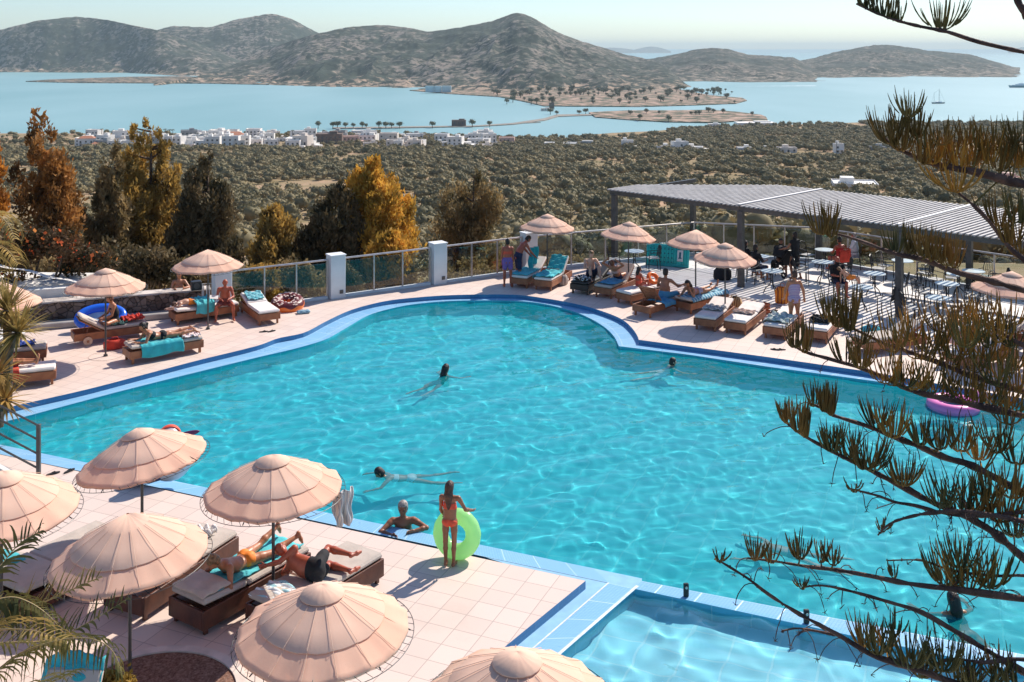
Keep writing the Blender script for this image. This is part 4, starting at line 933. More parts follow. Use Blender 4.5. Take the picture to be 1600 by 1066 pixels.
towel('turquoise towel under the woman in the orange bikini','N2',-.1,0,1.7,.60,TEAL2,seed=20,z=.455,fold=.02)
towel('white towel with pale blue edge under the man in black shorts','N3',.75,.0,.5,.7,stripe_mat('white_blue_edge',[(.75,.8,.82),(.8,.84,.85),(.35,.6,.66)],2),seed=21,z=.455,fold=.02)
towel('turquoise towel on the lounger behind the palm','N5',-.2,0,1.4,.7,TEAL,seed=22,z=.455,hang=.2)
towel('turquoise towel hung over the raised backrest at the bottom left','N6',.36,0,.62,.66,TEAL,seed=23,z=.5,backz=52,fold=.03,hang=.12)
towel('crumpled white towel left on the far end of the dark lounger','N1',-.62,.0,.34,.3,WHT,seed=24,z=.46,fold=.06)
# towel hung on the umbrella
c=MB(); c.grid(lambda a,b:((a-.5)*.34*(1-.3*b)+.02*math.sin(b*9),.05*math.sin(a*15)+.04*math.sin(a*8+b*4),-b*.52),20,14); o=c.build('towel',stripe_mat('grey_beige_stripe',[(.62,.55,.5),(.7,.66,.62),(.4,.4,.42)],9),smooth=True); solidify(o,.01); o.location=(UP[0][0]+1.03,UP[0][1]+.02,1.68); o.rotation_euler=(0,0,.5); tag(o,'grey striped towel hung on the rim of the large middle umbrella','towel')
# ================= GLASS FENCE, PILLARS
def pillar(label,x,y,deg,w=.52,d=.42,h=1.40):
    t=thing('pillar',label,'pillar',(x,y,0),R(deg),'white pillars of the glass fence'); a=MB(); a.box((0,0,h/2),(w,d,h),bev=.012); a.build('shaft',M_pillar,t)
    a=MB(); a.box((0,0,h+.022),(w+.04,d+.04,.04),bev=.01); a.build('cap_stone',M_white,t); a=MB(); a.box((w*.2,-d/2-.015,.22),(.12,.03,.12),bev=.008); a.build('lamp',M_pole,t)
PA=math.degrees(math.atan2(2.05,3.25))
pillar('white pillar at the left end of the glass fence behind the bald man',-9.0,32.15,PA); pillar('white pillar second from the left in the glass fence',-5.8,34.15,PA); pillar('white pillar right of the parked car in the glass fence',-2.59,36.2,PA); pillar('white pillar behind the man bending over the turquoise loungers',.62,38.25,PA)
def fence(label,p0,p1,npan,g0=.3,g1=.3,h=1.27):
    a=Vector((*p0,0)); b=Vector((*p1,0)); d=(b-a).normalized(); a=a+d*g0; b=b-d*g1; L=(b-a).length; deg=math.degrees(math.atan2(d.y,d.x))
    t=thing('glass_fence',label,'fence',a,R(deg),'sections of the glass fence')
    r=MB(); r.tube([(-.0,0,h),(L,0,h)],.032,8); r.build('rail',M_steel,t); r=MB(); r.box((L/2,0,.04),(L,.12,.08)); r.build('kerb',M_pillar,t)
    for k in range(npan+1):
        q=MB(); q.box((k/npan*L,0,h/2),(.045,.045,h-.03)); q.build('post',M_steel,t)
    for k in range(npan):
        q=MB(); q.box(((k+.5)/npan*L,0,.64),(L/npan-.09,.012,1.05)); q.build('glass_pane',M_glass,t)
fp=[(-9.0,32.15),(-5.8,34.15),(-2.59,36.2),(.62,38.25)]
fence('glass fence section above the doughnut float',fp[0],fp[1],3); fence('glass fence section in front of the parked car',fp[1],fp[2],3); fence('glass fence section behind the two standing bathers',fp[2],fp[3],3)
fence('glass fence section behind the turquoise loungers',fp[3],(4.9,40.25),3,.3,0); fence('glass fence section behind the turquoise air mattress',(4.9,40.25),(7.25,41.3),2,0,0); fence('glass fence section behind the stroller',(7.25,41.3),(11.75,40.1),4,0,0)
fence('glass fence section behind the empty round tables',(11.75,40.1),(17.2,34.0),6,0,0); fence('glass fence section running out of the picture on the right',(17.2,34.0),(26,24.4),8,0,0)
# ================= PERGOLA
P1=np.array([3.92,39.65]); e1=np.array([.703,-.711]); e2=np.array([.711,.703])
pg=thing('pergola','grey slatted pergola on dark square posts over the dining terrace','pergola',(P1[0],P1[1],0),math.atan2(e1[1],e1[0]))
# local frame: +X along e1, +Y is to the back (e2)
HP=2.62; LP=22.5
for k in range(4):
    xf=k*5.62; q=MB(); q.box((xf,0,HP/2),(.19,.19,HP),bev=.01); q.build('post',M_pole,pg)
    if True: q=MB(); yb=[3.7,5.35,5.35,5.3][k]; xb=[1.0,5.62,11.24,16.86][k]; q.box((xb,yb,HP/2),(.19,.19,HP),bev=.01); q.build('post',M_pole,pg)
q=MB(); q.box((LP/2-.2,0,HP+.07),(LP,.10,.16)); q.box((LP/2+2.2,5.35,HP+.07),(LP-4.5,.10,.16)); q.build('beam',M_pole,pg)
for k in range(5):
    q=MB(); q.box((k*5.62,2.65,HP+.068),(.10,5.2,.14)); q.build('beam',M_pole,pg)
M_slat=mat('weathered_slats',(.52,.485,.45),.7,.1,3)
q=MB(); x=-.15
while x<LP:
    y1=min(5.55,1.75+(x+.15)*.98); q.box((x,(y1-.2)/2,HP+.19),(.085,y1+.2,.04)); x+=.185
q.build('slat_roof',M_slat,pg)
q=MB()
for k in (1,2,3): q.box((k*5.62,2.7,HP+.235),(.13,5.7,.03))
q.build('cover_strip',mat('pale_strip',(.74,.70,.66),.6,.05,3),pg)
# terrace paving under it
M_ter=tile_mat('terrace_tiles',(.74,.70,.67),(.70,.66,.63),(.42,.39,.37),math.atan2(e1[1],e1[0]),1.2,.6,(3.92,39.65),.012,0)
q=MB(); A=lambda a,b:tuple(P1+e1*a+e2*b)
q.poly([A(-2.2,-.9),A(24,-2.1),(24.5,26),(17.0,33.9),(11.7,39.9),(7.25,41.1),(5.0,40.1),(3.0,39.2)],.004); tag(q.build('terrace_floor',M_ter),kind='structure')
M_beam_shadow=mat('beam_shadow_tone',(.17,.15,.14),.6,.1,4)  # shadow lines of the pergola beams, painted as thin dark strips on the floor
for i,(b,) in enumerate([(-.95,),(1.0,),(2.6,)]):
    a0=Vector((*A(-1.6+i*.8,b),0)); a1=Vector((*A(22,b-1.0*(i==0)),0)); strip(a0,a1,.06,.008,'beam_shadow_line',M_beam_shadow)
# ================= STONE WALL, HANDRAIL, WHITE STEPS
M_stone=bpy.data.materials.new('rubble_stone'); M_stone.use_nodes=True; N,L=nodes(M_stone); b=N['Principled BSDF']; tc=N.new('ShaderNodeTexCoord'); vo=N.new('ShaderNodeTexVoronoi'); vo.inputs['Scale'].default_value=5.5; v2=N.new('ShaderNodeTexVoronoi'); v2.feature='DISTANCE_TO_EDGE'; v2.inputs['Scale'].default_value=5.5
L.new(tc.outputs['Object'],vo.inputs['Vector']); L.new(tc.outputs['Object'],v2.inputs['Vector']); hs=N.new('ShaderNodeSeparateColor'); L.new(vo.outputs['Color'],hs.inputs[0]); cr=N.new('ShaderNodeValToRGB'); e=cr.color_ramp.elements; e[0].color=(.09,.06,.045,1); e[1].color=(.26,.19,.15,1); L.new(hs.outputs[0],cr.inputs[0])
mx=N.new('ShaderNodeMix'); mx.data_type='RGBA'; mr=N.new('ShaderNodeMapRange'); mr.inputs[2].default_value=.06; L.new(v2.outputs['Distance'],mr.inputs[0]); L.new(mr.outputs[0],mx.inputs[0]); mx.inputs[6].default_value=(.05,.04,.035,1); L.new(cr.outputs[0],mx.inputs[7]); L.new(mx.outputs[2],b.inputs['Base Color']); bp=N.new('ShaderNodeBump'); bp.inputs['Distance'].default_value=.04; L.new(mr.outputs[0],bp.inputs['Height']); L.new(bp.outputs[0],b.inputs['Normal']); b.inputs['Roughness'].default_value=.95
M_cap=mat('pale_cap_stone',(.62,.53,.46),.9,.2,2,bump=.5,bscale=8); M_ws=mat('rough_whitewash',(.78,.74,.69),.9,.08,2,bump=.5,bscale=7)
wa=Vector((-15.6,29.9,0)); wb=Vector((-9.4,32.35,0)); d=wb-wa; t=thing('stone_wall','low rubble stone wall with a pale cap behind the left loungers','wall',wa,math.atan2(d.y,d.x))
L_=d.length; a=MB(); a.grid(lambda p,q:(p*L_,.03*math.sin(p*37+q*9)+.02*math.sin(p*91),q*.68),70,9); a.box((L_/2,.25,.34),(L_,.36,.675)); a.build('masonry',M_stone,t)
a=MB(); a.grid(lambda p,q:(p*L_,-.07+q*.56,.72+.015*math.sin(p*41)+.012*math.sin(p*97+q*5)+(-.04 if q in (0,1) else 0)),80,6); a.box((L_/2,.2,.70),(L_,.5,.035)); a.build('cap_stone',M_cap,t)
a=MB(); a.box((L_/2,-.27,.09),(L_,.42,.18),bev=.02); a.build('plinth',mat('grey_plinth',(.36,.33,.31),.8,.1,3),t)
t=thing('planter','whitewashed stone planter at the foot of the spiky plant','planter',(-14.2,27.9,0),R(18)); a=MB(); a.prism([(-.9,-.5),(.6,-.6),(.95,-.1),(.8,.6),(-.9,.6)],0,.42); a.build('masonry',M_stone,t); a=MB(); a.prism([(-.95,-.55),(.62,-.66),(1.02,-.1),(.85,.66),(-.95,.66)],.42,.50); a.build('rim',M_ws,t)
a=MB(); a.prism([(-23,29.5),(-15.0,30.9),(-12.9,31.6),(-13.4,33.5),(-23,34)],-1,.95); tag(a.build('white_wall',M_ws),'whitewashed sloping wall top under the flowering creeper at the left','wall')
a=MB(); a.grid(lambda p,q:(-16.2+p*3.6,31.0+p*.9+q*.35,1.9-p*1.1+.03*math.sin(p*19)-q*.05),24,4); a.box((-14.4,31.6,.3),(3.6,.3,1.0),rz=.24); tag(a.build('sloping_wall',M_ws,smooth=False),'slanting whitewashed stair wall above the stone wall','wall')
t=thing('handrail','grey metal handrail descending to the pool deck at the left edge','railing',(-8.95,19.6,0),0)
a=MB(); a.box((0,0,.55),(.07,.07,1.10),bev=.006); a.build('post',M_pole,t)
for k in range(4):
    z1=1.07-k*.27; a=MB(); a.tube([(0,0,z1),(-2.6,.35,z1+1.15)],.022,6); a.build('bar',M_pole,t)
a=MB(); a.box((-2.6,.35,1.2),(.07,.07,2.4),bev=.006); a.build('post',M_pole,t)
a=MB()
for k in range(6): a.box((-1.15-k*.42,.28+k*.04,.09+.17*k/1.0*1.0-.0),(.42,1.3,.18+.17*k*2) if k else (.42,1.3,.18))
tag(a.build('steps',M_ws),'pale steps rising to the left below the metal handrail','steps')
t=thing('stair_wall','low pale stair wall under the metal handrail','wall',(-9.05,19.35,0),0); a=MB(); a.add([(0,0,0),(-3,.25,0),(-3,.25,1.5),(0,0,.10),(0,.14,0),(-3,.39,0),(-3,.39,1.5),(0,.14,.10)],[(0,3,2,1),(4,5,6,7),(0,4,7,3),(1,2,6,5),(3,7,6,2),(0,1,5,4)]); a.build('masonry',mat('pale_grey_render',(.62,.60,.57),.8,.05,3),t)
# glass screens on the divider between the pools
def scr(u,v,i):
    x,y=G(u,v,ZC); t=thing('glass_clamp',['black glass clamp on the pool divider nearer the deck corner','black glass clamp on the pool divider seen through the thin twigs'][i],'clamp',(x,y,ZC),0)
    a=MB(); a.box((0,0,.10),(.08,.06,.20),bev=.012); a.build('body',M_iron,t); a=MB(); a.cyl((0,-.05,.15),(0,-.034,.15),.02,.02,10); a.build('bolt',M_steel,t)
scr(1072,932,0); scr(1260,974,1)
a=Vector((*lerp2(ST0,ST1,0.0),ZC)); b=Vector((*lerp2(ST0,ST1,.9),ZC)); a2=Vector((*lerp2(SB0,SB1,0),ZC)); off=(a2-a)*.5; dd=(b-a).normalized()
for i in range(3):
    s=a+off+dd*(.02+i*2.9); q=MB(); q.box((1.4,0,.40),(2.8,.012,.56)); o=q.build('glass_screen',clear_mat('screen_glass%d'%i,(.93,.985,.98))); o.location=s; o.rotation_euler=(0,0,math.atan2(dd.y,dd.x)); tag(o,['clear glass screen panel on the pool divider starting at the deck corner','clear glass screen panel on the pool divider between the clamps and the twigs','clear glass screen panel on the pool divider hidden by the pine twigs'][i],'glass panel')
# round planting bed bottom left
t=thing('planting_bed','round bed of red brown gravel with a pale kerb at the bottom left','planting bed',(-4.55,13.0,0),0)
a=MB(); a.lathe([(1.06,.0),(1.06,.035),(1.2,.035),(1.2,0)],64); a.build('kerb',mat('pale_kerb',(.70,.58,.50),.8,.1,4),t); a=MB(); a.poly([(math.cos(k/48*2*PI)*1.06,math.sin(k/48*2*PI)*1.06) for k in range(48)],.014); a.build('gravel',soil_mat('red_gravel',[(.10,.05,.035),(.22,.12,.085),(.32,.2,.15)],28,pos=(.35,.5,.65)),t)
# flat round umbrella plates inlaid in the deck
M_disc=mat('disc_joint',(.50,.38,.32),.8,.1,4)
for i in (6,11,0,2):
    x,y=UP[i]; q=MB(); q.lathe([(.42,.003),(.42,.005),(.435,.005),(.435,.003)],48); o=q.build('ring_joint',M_disc); o.location=(x,y,0); tag(o,kind='structure')
# ================= PEOPLE: one smooth-blended field per body, meshed as one continuous surface
def nrm(v): v=np.array(v,float); return v/np.linalg.norm(v)
class Field:
    def __init__(s,lo,hi,h):
        s.lo=np.array(lo,float); s.h=h; s.n=np.ceil((np.array(hi)-s.lo)/h).astype(int)+1; s.f=np.full(s.n,.25,np.float32)
        s.ax=[s.lo[i]+h*np.arange(s.n[i]) for i in range(3)]
    def sub(s,a,b,pad):
        l=np.minimum(a,b)-pad; u=np.maximum(a,b)+pad
        i0=np.clip(np.floor((l-s.lo)/s.h).astype(int),0,s.n-1); i1=np.clip(np.ceil((u-s.lo)/s.h).astype(int)+1,1,s.n)
        return tuple(slice(i0[k],i1[k]) for k in range(3))
    def dist(s,sl,a,b,ra,rb,fd=None,fk=1):
        X,Y,Z=np.meshgrid(s.ax[0][sl[0]],s.ax[1][sl[1]],s.ax[2][sl[2]],indexing='ij')
        P=np.stack([X-a[0],Y-a[1],Z-a[2]],-1); ab=b-a
        if fd is not None:
            fd=np.asarray(fd); P=P+ (P@fd)[...,None]*fd*(1/fk-1); ab=ab+(ab@fd)*fd*(1/fk-1)
        L=ab@ab; t=np.clip((P@ab)/L,0,1) if L>1e-9 else np.zeros(P.shape[:3])
        return (np.linalg.norm(P-t[...,None]*ab,axis=-1)-(ra+(rb-ra)*t))*(min(1,fk) if fd is not None else 1)
    def add(s,a,b,ra,rb=None,fd=None,fk=1,k=.025):
        a=np.array(a,float);b=np.array(b,float); rb=ra if rb is None else rb
        sl=s.sub(a,b,max(ra,rb)*max(1,fk)+k+.03); 
        if any(q.stop<=q.start for q in sl): return
        d=s.dist(sl,a,b,ra,rb,fd,fk); f=s.f[sl]
        if k>0: h=np.clip(.5+.5*(f-d)/k,0,1); s.f[sl]=(f*(1-h)+d*h-k*h*(1-h))
        else: s.f[sl]=np.minimum(f,d)
def snets(f,lo,h):
    s=f<0; n=f.shape
    c=np.zeros((n[0]-1,n[1]-1,n[2]-1),np.int8)
    for i in(0,1):
        for j in(0,1):
            for k in(0,1): c+=s[i:n[0]-1+i,j:n[1]-1+j,k:n[2]-1+k]
    act=(c>0)&(c<8); idx=-np.ones(act.shape,np.int64); I=np.argwhere(act); 
    if len(I)==0: return None
    idx[act]=np.arange(len(I)); acc=np.zeros((len(I),3)); cnt=np.zeros(len(I))
    corn=[(i,j,k) for i in(0,1) for j in(0,1) for k in(0,1)]; val={c_:f[I[:,0]+c_[0],I[:,1]+c_[1],I[:,2]+c_[2]] for c_ in corn}
    for a in corn:
        for ax in range(3):
            if a[ax]==0:
                b=list(a); b[ax]=1; b=tuple(b); fa,fb=val[a],val[b]; m=(fa<0)!=(fb<0); t=np.where(m,fa/np.where(m,fa-fb,1),0)
                p=np.array(a,float)[None]+0*acc; p[:,ax]+=t; acc+=p*m[:,None]; cnt+=m
    V=lo+(I+acc/np.maximum(cnt,1)[:,None])*h; Q=[]
    for ax in range(3):
        o=[i for i in range(3) if i!=ax]; sl0=[slice(None)]*3; sl1=[slice(None)]*3; sl0[ax]=slice(0,n[ax]-1); sl1[ax]=slice(1,n[ax])
        A=s[tuple(sl0)]; B=s[tuple(sl1)]; E_=np.argwhere(A!=B); E_=E_[(E_[:,o[0]]>0)&(E_[:,o[1]]>0)&(E_[:,o[0]]<n[o[0]]-1)&(E_[:,o[1]]<n[o[1]]-1)]
        if len(E_)==0: continue
        def g(d0,d1): e=E_.copy(); e[:,o[0]]-=d0; e[:,o[1]]-=d1; return idx[e[:,0],e[:,1],e[:,2]]
        q=np.c_[g(1,1),g(0,1),g(0,0),g(1,0)]; inn=A[E_[:,0],E_[:,1],E_[:,2]]; flip=inn^(ax==1); q[~flip]=q[~flip][:,::-1]; Q.append(q[(q>=0).all(1)])
    return V,np.concatenate(Q)
SK={'tan':(.47,.19,.09),'deep':(.30,.115,.055),'red':(.43,.10,.05),'fair':(.66,.37,.25),'brown':(.38,.15,.075)}
SKM={k:mat('skin_'+k,v,.42,.10,9,sub=.06) for k,v in SK.items()}
HM={'dark':mat('hair_dark',(.025,.013,.009),.5,.3,30,bump=.6,bscale=60),'brown':mat('hair_brown',(.09,.035,.018),.5,.3,30,bump=.6,bscale=60),'grey':mat('hair_grey',(.42,.36,.32),.6,.3,30,bump=.6,bscale=60),'blond':mat('hair_blond',(.30,.16,.07),.5,.3,30,bump=.6,bscale=60),'red':mat('hair_reddish',(.22,.075,.03),.5,.3,30,bump=.6,bscale=60)}
D_=(0,0,-1); UPV=(0,0,1)
def person(label,loc,rz,hgt=1.7,fem=False,skin='tan',pel=.96,up=UPV,up2=None,fwd=(0,1,0),hd=None,fd=None,aL=(D_,D_),aR=(D_,D_),lL=(D_,D_),lR=(D_,D_),ftL=None,ftR=None,hair='dark',hs='short',clothes=(),cell=.011,thick=1.0,handL=None,handR=None,eyes=False,flip=None,name='person',bald=False):
    s=hgt/1.75; up=nrm(up); fwd=nrm(fwd); up2=nrm(up2) if up2 is not None else up; hd=nrm(hd) if hd is not None else up2
    rt=nrm(np.cross(fwd,up)); fw2=nrm(fwd-up2*(fwd@up2)); rt2=nrm(np.cross(fw2,up2)); fdir=nrm(fd) if fd is not None else fw2; fdir=nrm(fdir-hd*(fdir@hd)); rth=nrm(np.cross(fdir,hd))
    P=np.array((0,0,pel))*1.0; chest=P+up*.21*s; neck=chest+up2*.29*s; hc=neck+hd*.165*s
    sw=.165 if fem else .185; sh={-1:neck-up2*.05*s-rt2*sw*s,1:neck-up2*.05*s+rt2*sw*s}; hip={-1:P-rt*.088*s-up*.03*s,1:P+rt*.088*s-up*.03*s}
    J=dict(P=P,chest=chest,neck=neck,hc=hc,up=up,up2=up2,rt=rt,rt2=rt2,fw=fwd,fw2=fw2,hd=hd,fd=fdir,s=s,sh=sh,hip=hip)
    el={};wr={};hnd={};kn={};an={};toe={}
    for sd,arm,leg,ft,hh in((-1,aL,lL,ftL,handL),(1,aR,lR,ftR,handR)):
        a0,a1=nrm(arm[0]),nrm(arm[1]); el[sd]=sh[sd]+a0*.285*s; wr[sd]=el[sd]+a1*.245*s; hnd[sd]=nrm(hh) if hh is not None else a1
        l0,l1=nrm(leg[0]),nrm(leg[1]); kn[sd]=hip[sd]+l0*.43*s; an[sd]=kn[sd]+l1*.41*s; f_=nrm(ft) if ft is not None else nrm(fwd-l1*(fwd@l1)*.9+np.array([sd*.15,0,0])); toe[sd]=an[sd]+f_*.17*s; J[('ft',sd)]=f_
    J.update(el=el,wr=wr,kn=kn,an=an,toe=toe)
    allp=np.array([P,chest,neck,hc+hd*.1*s,*sh.values(),*el.values(),*[wr[q]+hnd[q]*.2*s for q in(-1,1)],*kn.values(),*an.values(),*toe.values()])
    F_=Field(allp.min(0)-.20*s*thick-.03,allp.max(0)+.20*s*thick+.03,cell); A=F_.add; T=thick
    A(P-up*.02*s,P+up*.09*s,.108*s*T,(.088 if fem else .10)*s*T,rt,1.38,k=.03); A(P+up*.07*s,chest,(.080 if fem else .094)*s*T,.098*s*T,rt,1.33,k=.04)
    A(chest,neck-up2*.10*s,.100*s*T,.092*s*T,rt2,1.4,k=.05); A(sh[-1]+rt2*.03*s,sh[1]-rt2*.03*s,.052*s,.052*s,k=.05*s); A(neck-up2*.06*s,neck+hd*.07*s,.054*s,.046*s,k=.035*s)
    A(hc-hd*.025*s-fdir*.012*s,hc+hd*.040*s-fdir*.008*s,.078*s,.084*s,rth,.9,k=.02*s); A(hc-hd*.075*s+fdir*.040*s,hc-hd*.015*s+fdir*.032*s,.036*s,.056*s,k=.03*s)
    A(hc+fdir*.083*s+hd*.012*s,hc+fdir*.102*s-hd*.022*s,.009*s,.014*s,k=.012*s); A(hc+fdir*.078*s-hd*.052*s-rth*.018*s,hc+fdir*.078*s-hd*.052*s+rth*.018*s,.009*s,k=.008*s)
    A(hc+fdir*.076*s+hd*.022*s-rth*.035*s,hc+fdir*.076*s+hd*.022*s+rth*.035*s,.012*s,k=.012*s)
    for sd in(-1,1):
        A(hc+rth*sd*.076*s-hd*.02*s-fdir*.01*s,hc+rth*sd*.080*s+hd*.018*s-fdir*.016*s,.013*s,.016*s,rth,.6,k=.01*s)
        A(P-up*.05*s+rt*sd*.065*s-fwd*.048*s*T,P-up*.03*s+rt*sd*.065*s-fwd*.045*s*T,.078*s*T,k=.03*s)
        if fem: A(chest+up2*.10*s+rt2*sd*.062*s+fw2*.085*s,chest+up2*.105*s+rt2*sd*.06*s+fw2*.08*s,.052*s,k=.03*s)
        th=1.0 if not fem else 1.04; T2=T**.7
        A(hip[sd],hip[sd]+(kn[sd]-hip[sd])*.45,.085*s*th*T2,.072*s*th*T2,k=.02*s); A(hip[sd]+(kn[sd]-hip[sd])*.4,kn[sd],.073*s*th*T2,.050*s,k=.02*s)
        c1=kn[sd]+(an[sd]-kn[sd])*.33-nrm(J[('ft',sd)]+.001)*.012*s; A(kn[sd],c1,.049*s,.053*s*T2,k=.02*s); A(c1,an[sd],.053*s*T2,.031*s,k=.025*s)
        f_=J[('ft',sd)]; ls=nrm(an[sd]-kn[sd]); hl=an[sd]+ls*.042*s; A(an[sd],hl-f_*.03*s,.034*s,.030*s,k=.02*s); A(hl-f_*.035*s,hl+f_*.09*s,.030*s,.028*s,k=.02*s); A(hl+f_*.08*s,hl+f_*.155*s,.030*s,.018*s,nrm(np.cross(f_,ls)+1e-6),1.35,k=.02*s)
        A(sh[sd],sh[sd]+(el[sd]-sh[sd])*.25,.052*s*T2,.047*s*T2,k=.03*s); A(sh[sd]+(el[sd]-sh[sd])*.2,el[sd],.047*s*T2,.036*s*T2,k=.02*s); m_=el[sd]+(wr[sd]-el[sd])*.3; A(el[sd],m_,.037*s,.039*s,k=.02*s); A(m_,wr[sd],.039*s,.025*s,k=.02*s)
        h_=hnd[sd]; lat=nrm(np.cross(h_,fw2 if abs(h_@fw2)<.9 else up2)); pn=nrm(np.cross(lat,h_)); A(wr[sd],wr[sd]+h_*.075*s,.021*s,.020*s,lat,1.75,k=.012*s)
        for i,(o,l_) in enumerate(((-.030,.066),(-.010,.076),(.010,.072),(.029,.058))):
            b0=wr[sd]+h_*.078*s+lat*o*s; b1=b0+nrm(h_*.95+pn*.25+lat*o*3)*l_*.5*s; b2=b1+nrm(h_*.7+pn*.7+lat*o*2)*l_*.5*s
            A(b0,b1,.0095*s,.0088*s,k=.004); A(b1,b2,.0088*s,.0075*s,k=.004)
        tb=wr[sd]+h_*.022*s-lat*.030*s; t1=tb+nrm(h_*.7-lat*.75+pn*.2)*.040*s; A(tb,t1,.013*s,.011*s,k=.01*s); A(t1,t1+nrm(h_+pn*.3-lat*.2)*.032*s,.0105*s,.009*s,k=.004)
    t=thing(name,label,'person',loc,R(rz)); V=snets(F_.f,F_.lo,cell); body=npmesh('body',V[0],V[1],SKM[skin],t,smooth=True); 
    def emit(nm,f,m_,par=body):
        V=snets(f,F_.lo,cell)
        if V is not None: return npmesh(nm,V[0],V[1],m_,par,smooth=True)
    def region(prims):
        g=Field(F_.lo,F_.lo+(F_.n-1)*cell,cell); g.n=F_.n; g.f=np.full(F_.n,.25,np.float32); g.ax=F_.ax
        for p in prims: g.add(*p[:4],*(p[4:] if len(p)>4 else (None,1)),k=0)
        return g.f
    Z=s
    for it in clothes:
        kind,m_=it[0],it[1]; off=.007; reg=[]; extra=[]
        if kind in('briefs','shorts','trunks'):
            reg=[(P-up*.055*Z,P+up*.035*Z,.125*Z*T,.135*Z*T,rt,1.35)]
            if kind=='briefs': reg=[(P-up*.035*Z-fwd*.02*Z,P+up*.0*Z,.125*Z*T,.112*Z*T,rt,1.5)]
            if kind!='briefs':
                off=.014; l_=.20 if kind=='trunks' else .32
                for sd in(-1,1): d=nrm(kn[sd]-hip[sd]); reg.append((hip[sd]-d*.02*Z,hip[sd]+d*l_*Z,.125*Z*T,.11*Z*T))
        if kind=='top': c_=chest+up2*.085*Z; reg=[(c_-rt2*.12*Z,c_+rt2*.12*Z,.062*Z,.062*Z,fw2,2.6)]
        if kind=='swimsuit': reg=[(P-up*.03*Z,chest+up2*.10*Z,.135*Z*T,.125*Z*T,rt,1.25)]
        if kind in('shirt','dress'):
            off=.016; reg=[(P-up*.0*Z,neck-up2*.06*Z,.17*Z*T,.17*Z*T,rt,1.25)]+[(sh[q],sh[q]+(el[q]-sh[q])*(.75 if kind=='shirt' else .05),.085*Z,.085*Z) for q in(-1,1)]
        f=np.maximum(F_.f-off,region(reg))
        if kind=='dress': 
            g=Field(F_.lo,F_.lo+(F_.n-1)*cell,cell); g.n=F_.n; g.f=np.full(F_.n,.25,np.float32); g.ax=F_.ax; g.add(P+up*.08*Z,P-up*.33*Z,.10*Z,.165*Z,rt,1.25,k=0); f=np.minimum(f,g.f)
        emit({'briefs':'swim_briefs','shorts':'shorts','trunks':'swim_trunks','top':'bikini_top','swimsuit':'swimsuit','shirt':'shirt','dress':'dress'}[kind],f,m_)
    if not bald:
        g=Field(F_.lo,F_.lo+(F_.n-1)*cell,cell); g.n=F_.n; g.f=np.full(F_.n,.25,np.float32); g.ax=F_.ax
        g.add(hc-hd*.02*Z-fdir*.022*Z,hc+hd*.045*Z-fdir*.016*Z,.086*Z,.092*Z,rth,.93,k=0)
        X,Y_,Z_=np.meshgrid(*g.ax,indexing='ij'); Q=np.stack([X,Y_,Z_],-1)-hc; qx=Q@fdir; qz=Q@hd
        g.f=np.maximum(g.f,-np.maximum(.028*Z-qx,qz-.058*Z)); g.f=np.maximum(g.f,-(qz+.075*Z-.0*qx))
        dn=np.array([0,0,-1.0]); b0=hc-fdir*.055*Z+hd*.02*Z
        if hs=='long': dd=nrm(dn*.6-up2*.8) if abs(up2[2])>.3 else nrm(-up2-fdir*.3); g.add(b0,b0+dd*.16*Z-fdir*.02,.080*Z,.074*Z,rth,1.15,k=.02); g.add(b0+dd*.16*Z-fdir*.02,b0+dd*.42*Z-fw2*.02,.072*Z,.036*Z,rth,1.25,k=.03)
        if hs=='pony': g.add(hc-fdir*.09*Z+hd*.03*Z,hc-fdir*.14*Z-hd*.0*Z,.03*Z,.033*Z,k=.01); g.add(hc-fdir*.14*Z,hc-fdir*.13*Z+dn*.20*Z,.033*Z,.014*Z,k=.02)
        if hs=='bun': g.add(hc-fdir*.05*Z+hd*.11*Z,hc-fdir*.05*Z+hd*.125*Z,.04*Z,.036*Z,k=.015)
        emit('hair',g.f,HM[hair])
    if eyes:
        for sd in(-1,1):
            c=MB(); ctr=hc+fdir*.083*Z+rth*sd*.031*Z+hd*.006*Z; c.tube([ctr-rth*.012*Z,ctr+rth*.012*Z],.0075*Z,8); c.build('eye',BLK,body)
    return t,J
def ppt(key,lx,ly=0,z=.445): return pt(*LG[key],lx,ly,z)
N_=nrm
ORB=mat('orange_swim_fabric',(.85,.24,.02),.6,.05,10); RDB=mat('red_orange_swim_fabric',(.75,.08,.03),.6,.1,12); PUR=stripe_mat('purple_floral',[(.12,.04,.28),(.10,.04,.24),(.55,.45,.6),(.14,.05,.3)],9); FLO=stripe_mat('lilac_floral',[(.34,.22,.42),(.52,.42,.52),(.16,.11,.30),(.60,.48,.52)],7,'Z')
WSH=mat('white_shirt',(.78,.78,.80),.9,.04,5); REDF=mat('red_fabric',(.50,.03,.03),.85,.1,6)
# --- the girl with the ring
gx,gy=G(703,885); person('slim girl in a red bikini standing at the pool edge holding a lime green ring',(gx,gy,0),-12,1.35,False,'deep',.96*1.35/1.75,up=(0,.02,1),lL=((-.02,.02,-1),(.02,-.02,-1)),lR=((0,.03,-1),(-.02,-.03,-1)),aL=((-.08,.15,-1),(.15,.6,-.75)),aR=((.45,.20,-.87),(.30,.80,-.35)),hair='brown',hs='long',clothes=[('briefs',RDB),('top',RDB)],cell=.0065,thick=.88,fd=(.15,1,-.1))
c=MB(); Rm,rm=.272,.125
c.grid(lambda a,b:((Rm+rm*math.cos(b*2*PI)*(1+.02*math.sin(a*2*PI*14)))*math.cos(a*2*PI),rm*.92*math.sin(b*2*PI),(Rm+rm*math.cos(b*2*PI)*(1+.02*math.sin(a*2*PI*14)))*math.sin(a*2*PI)),72,25,closeu=True)
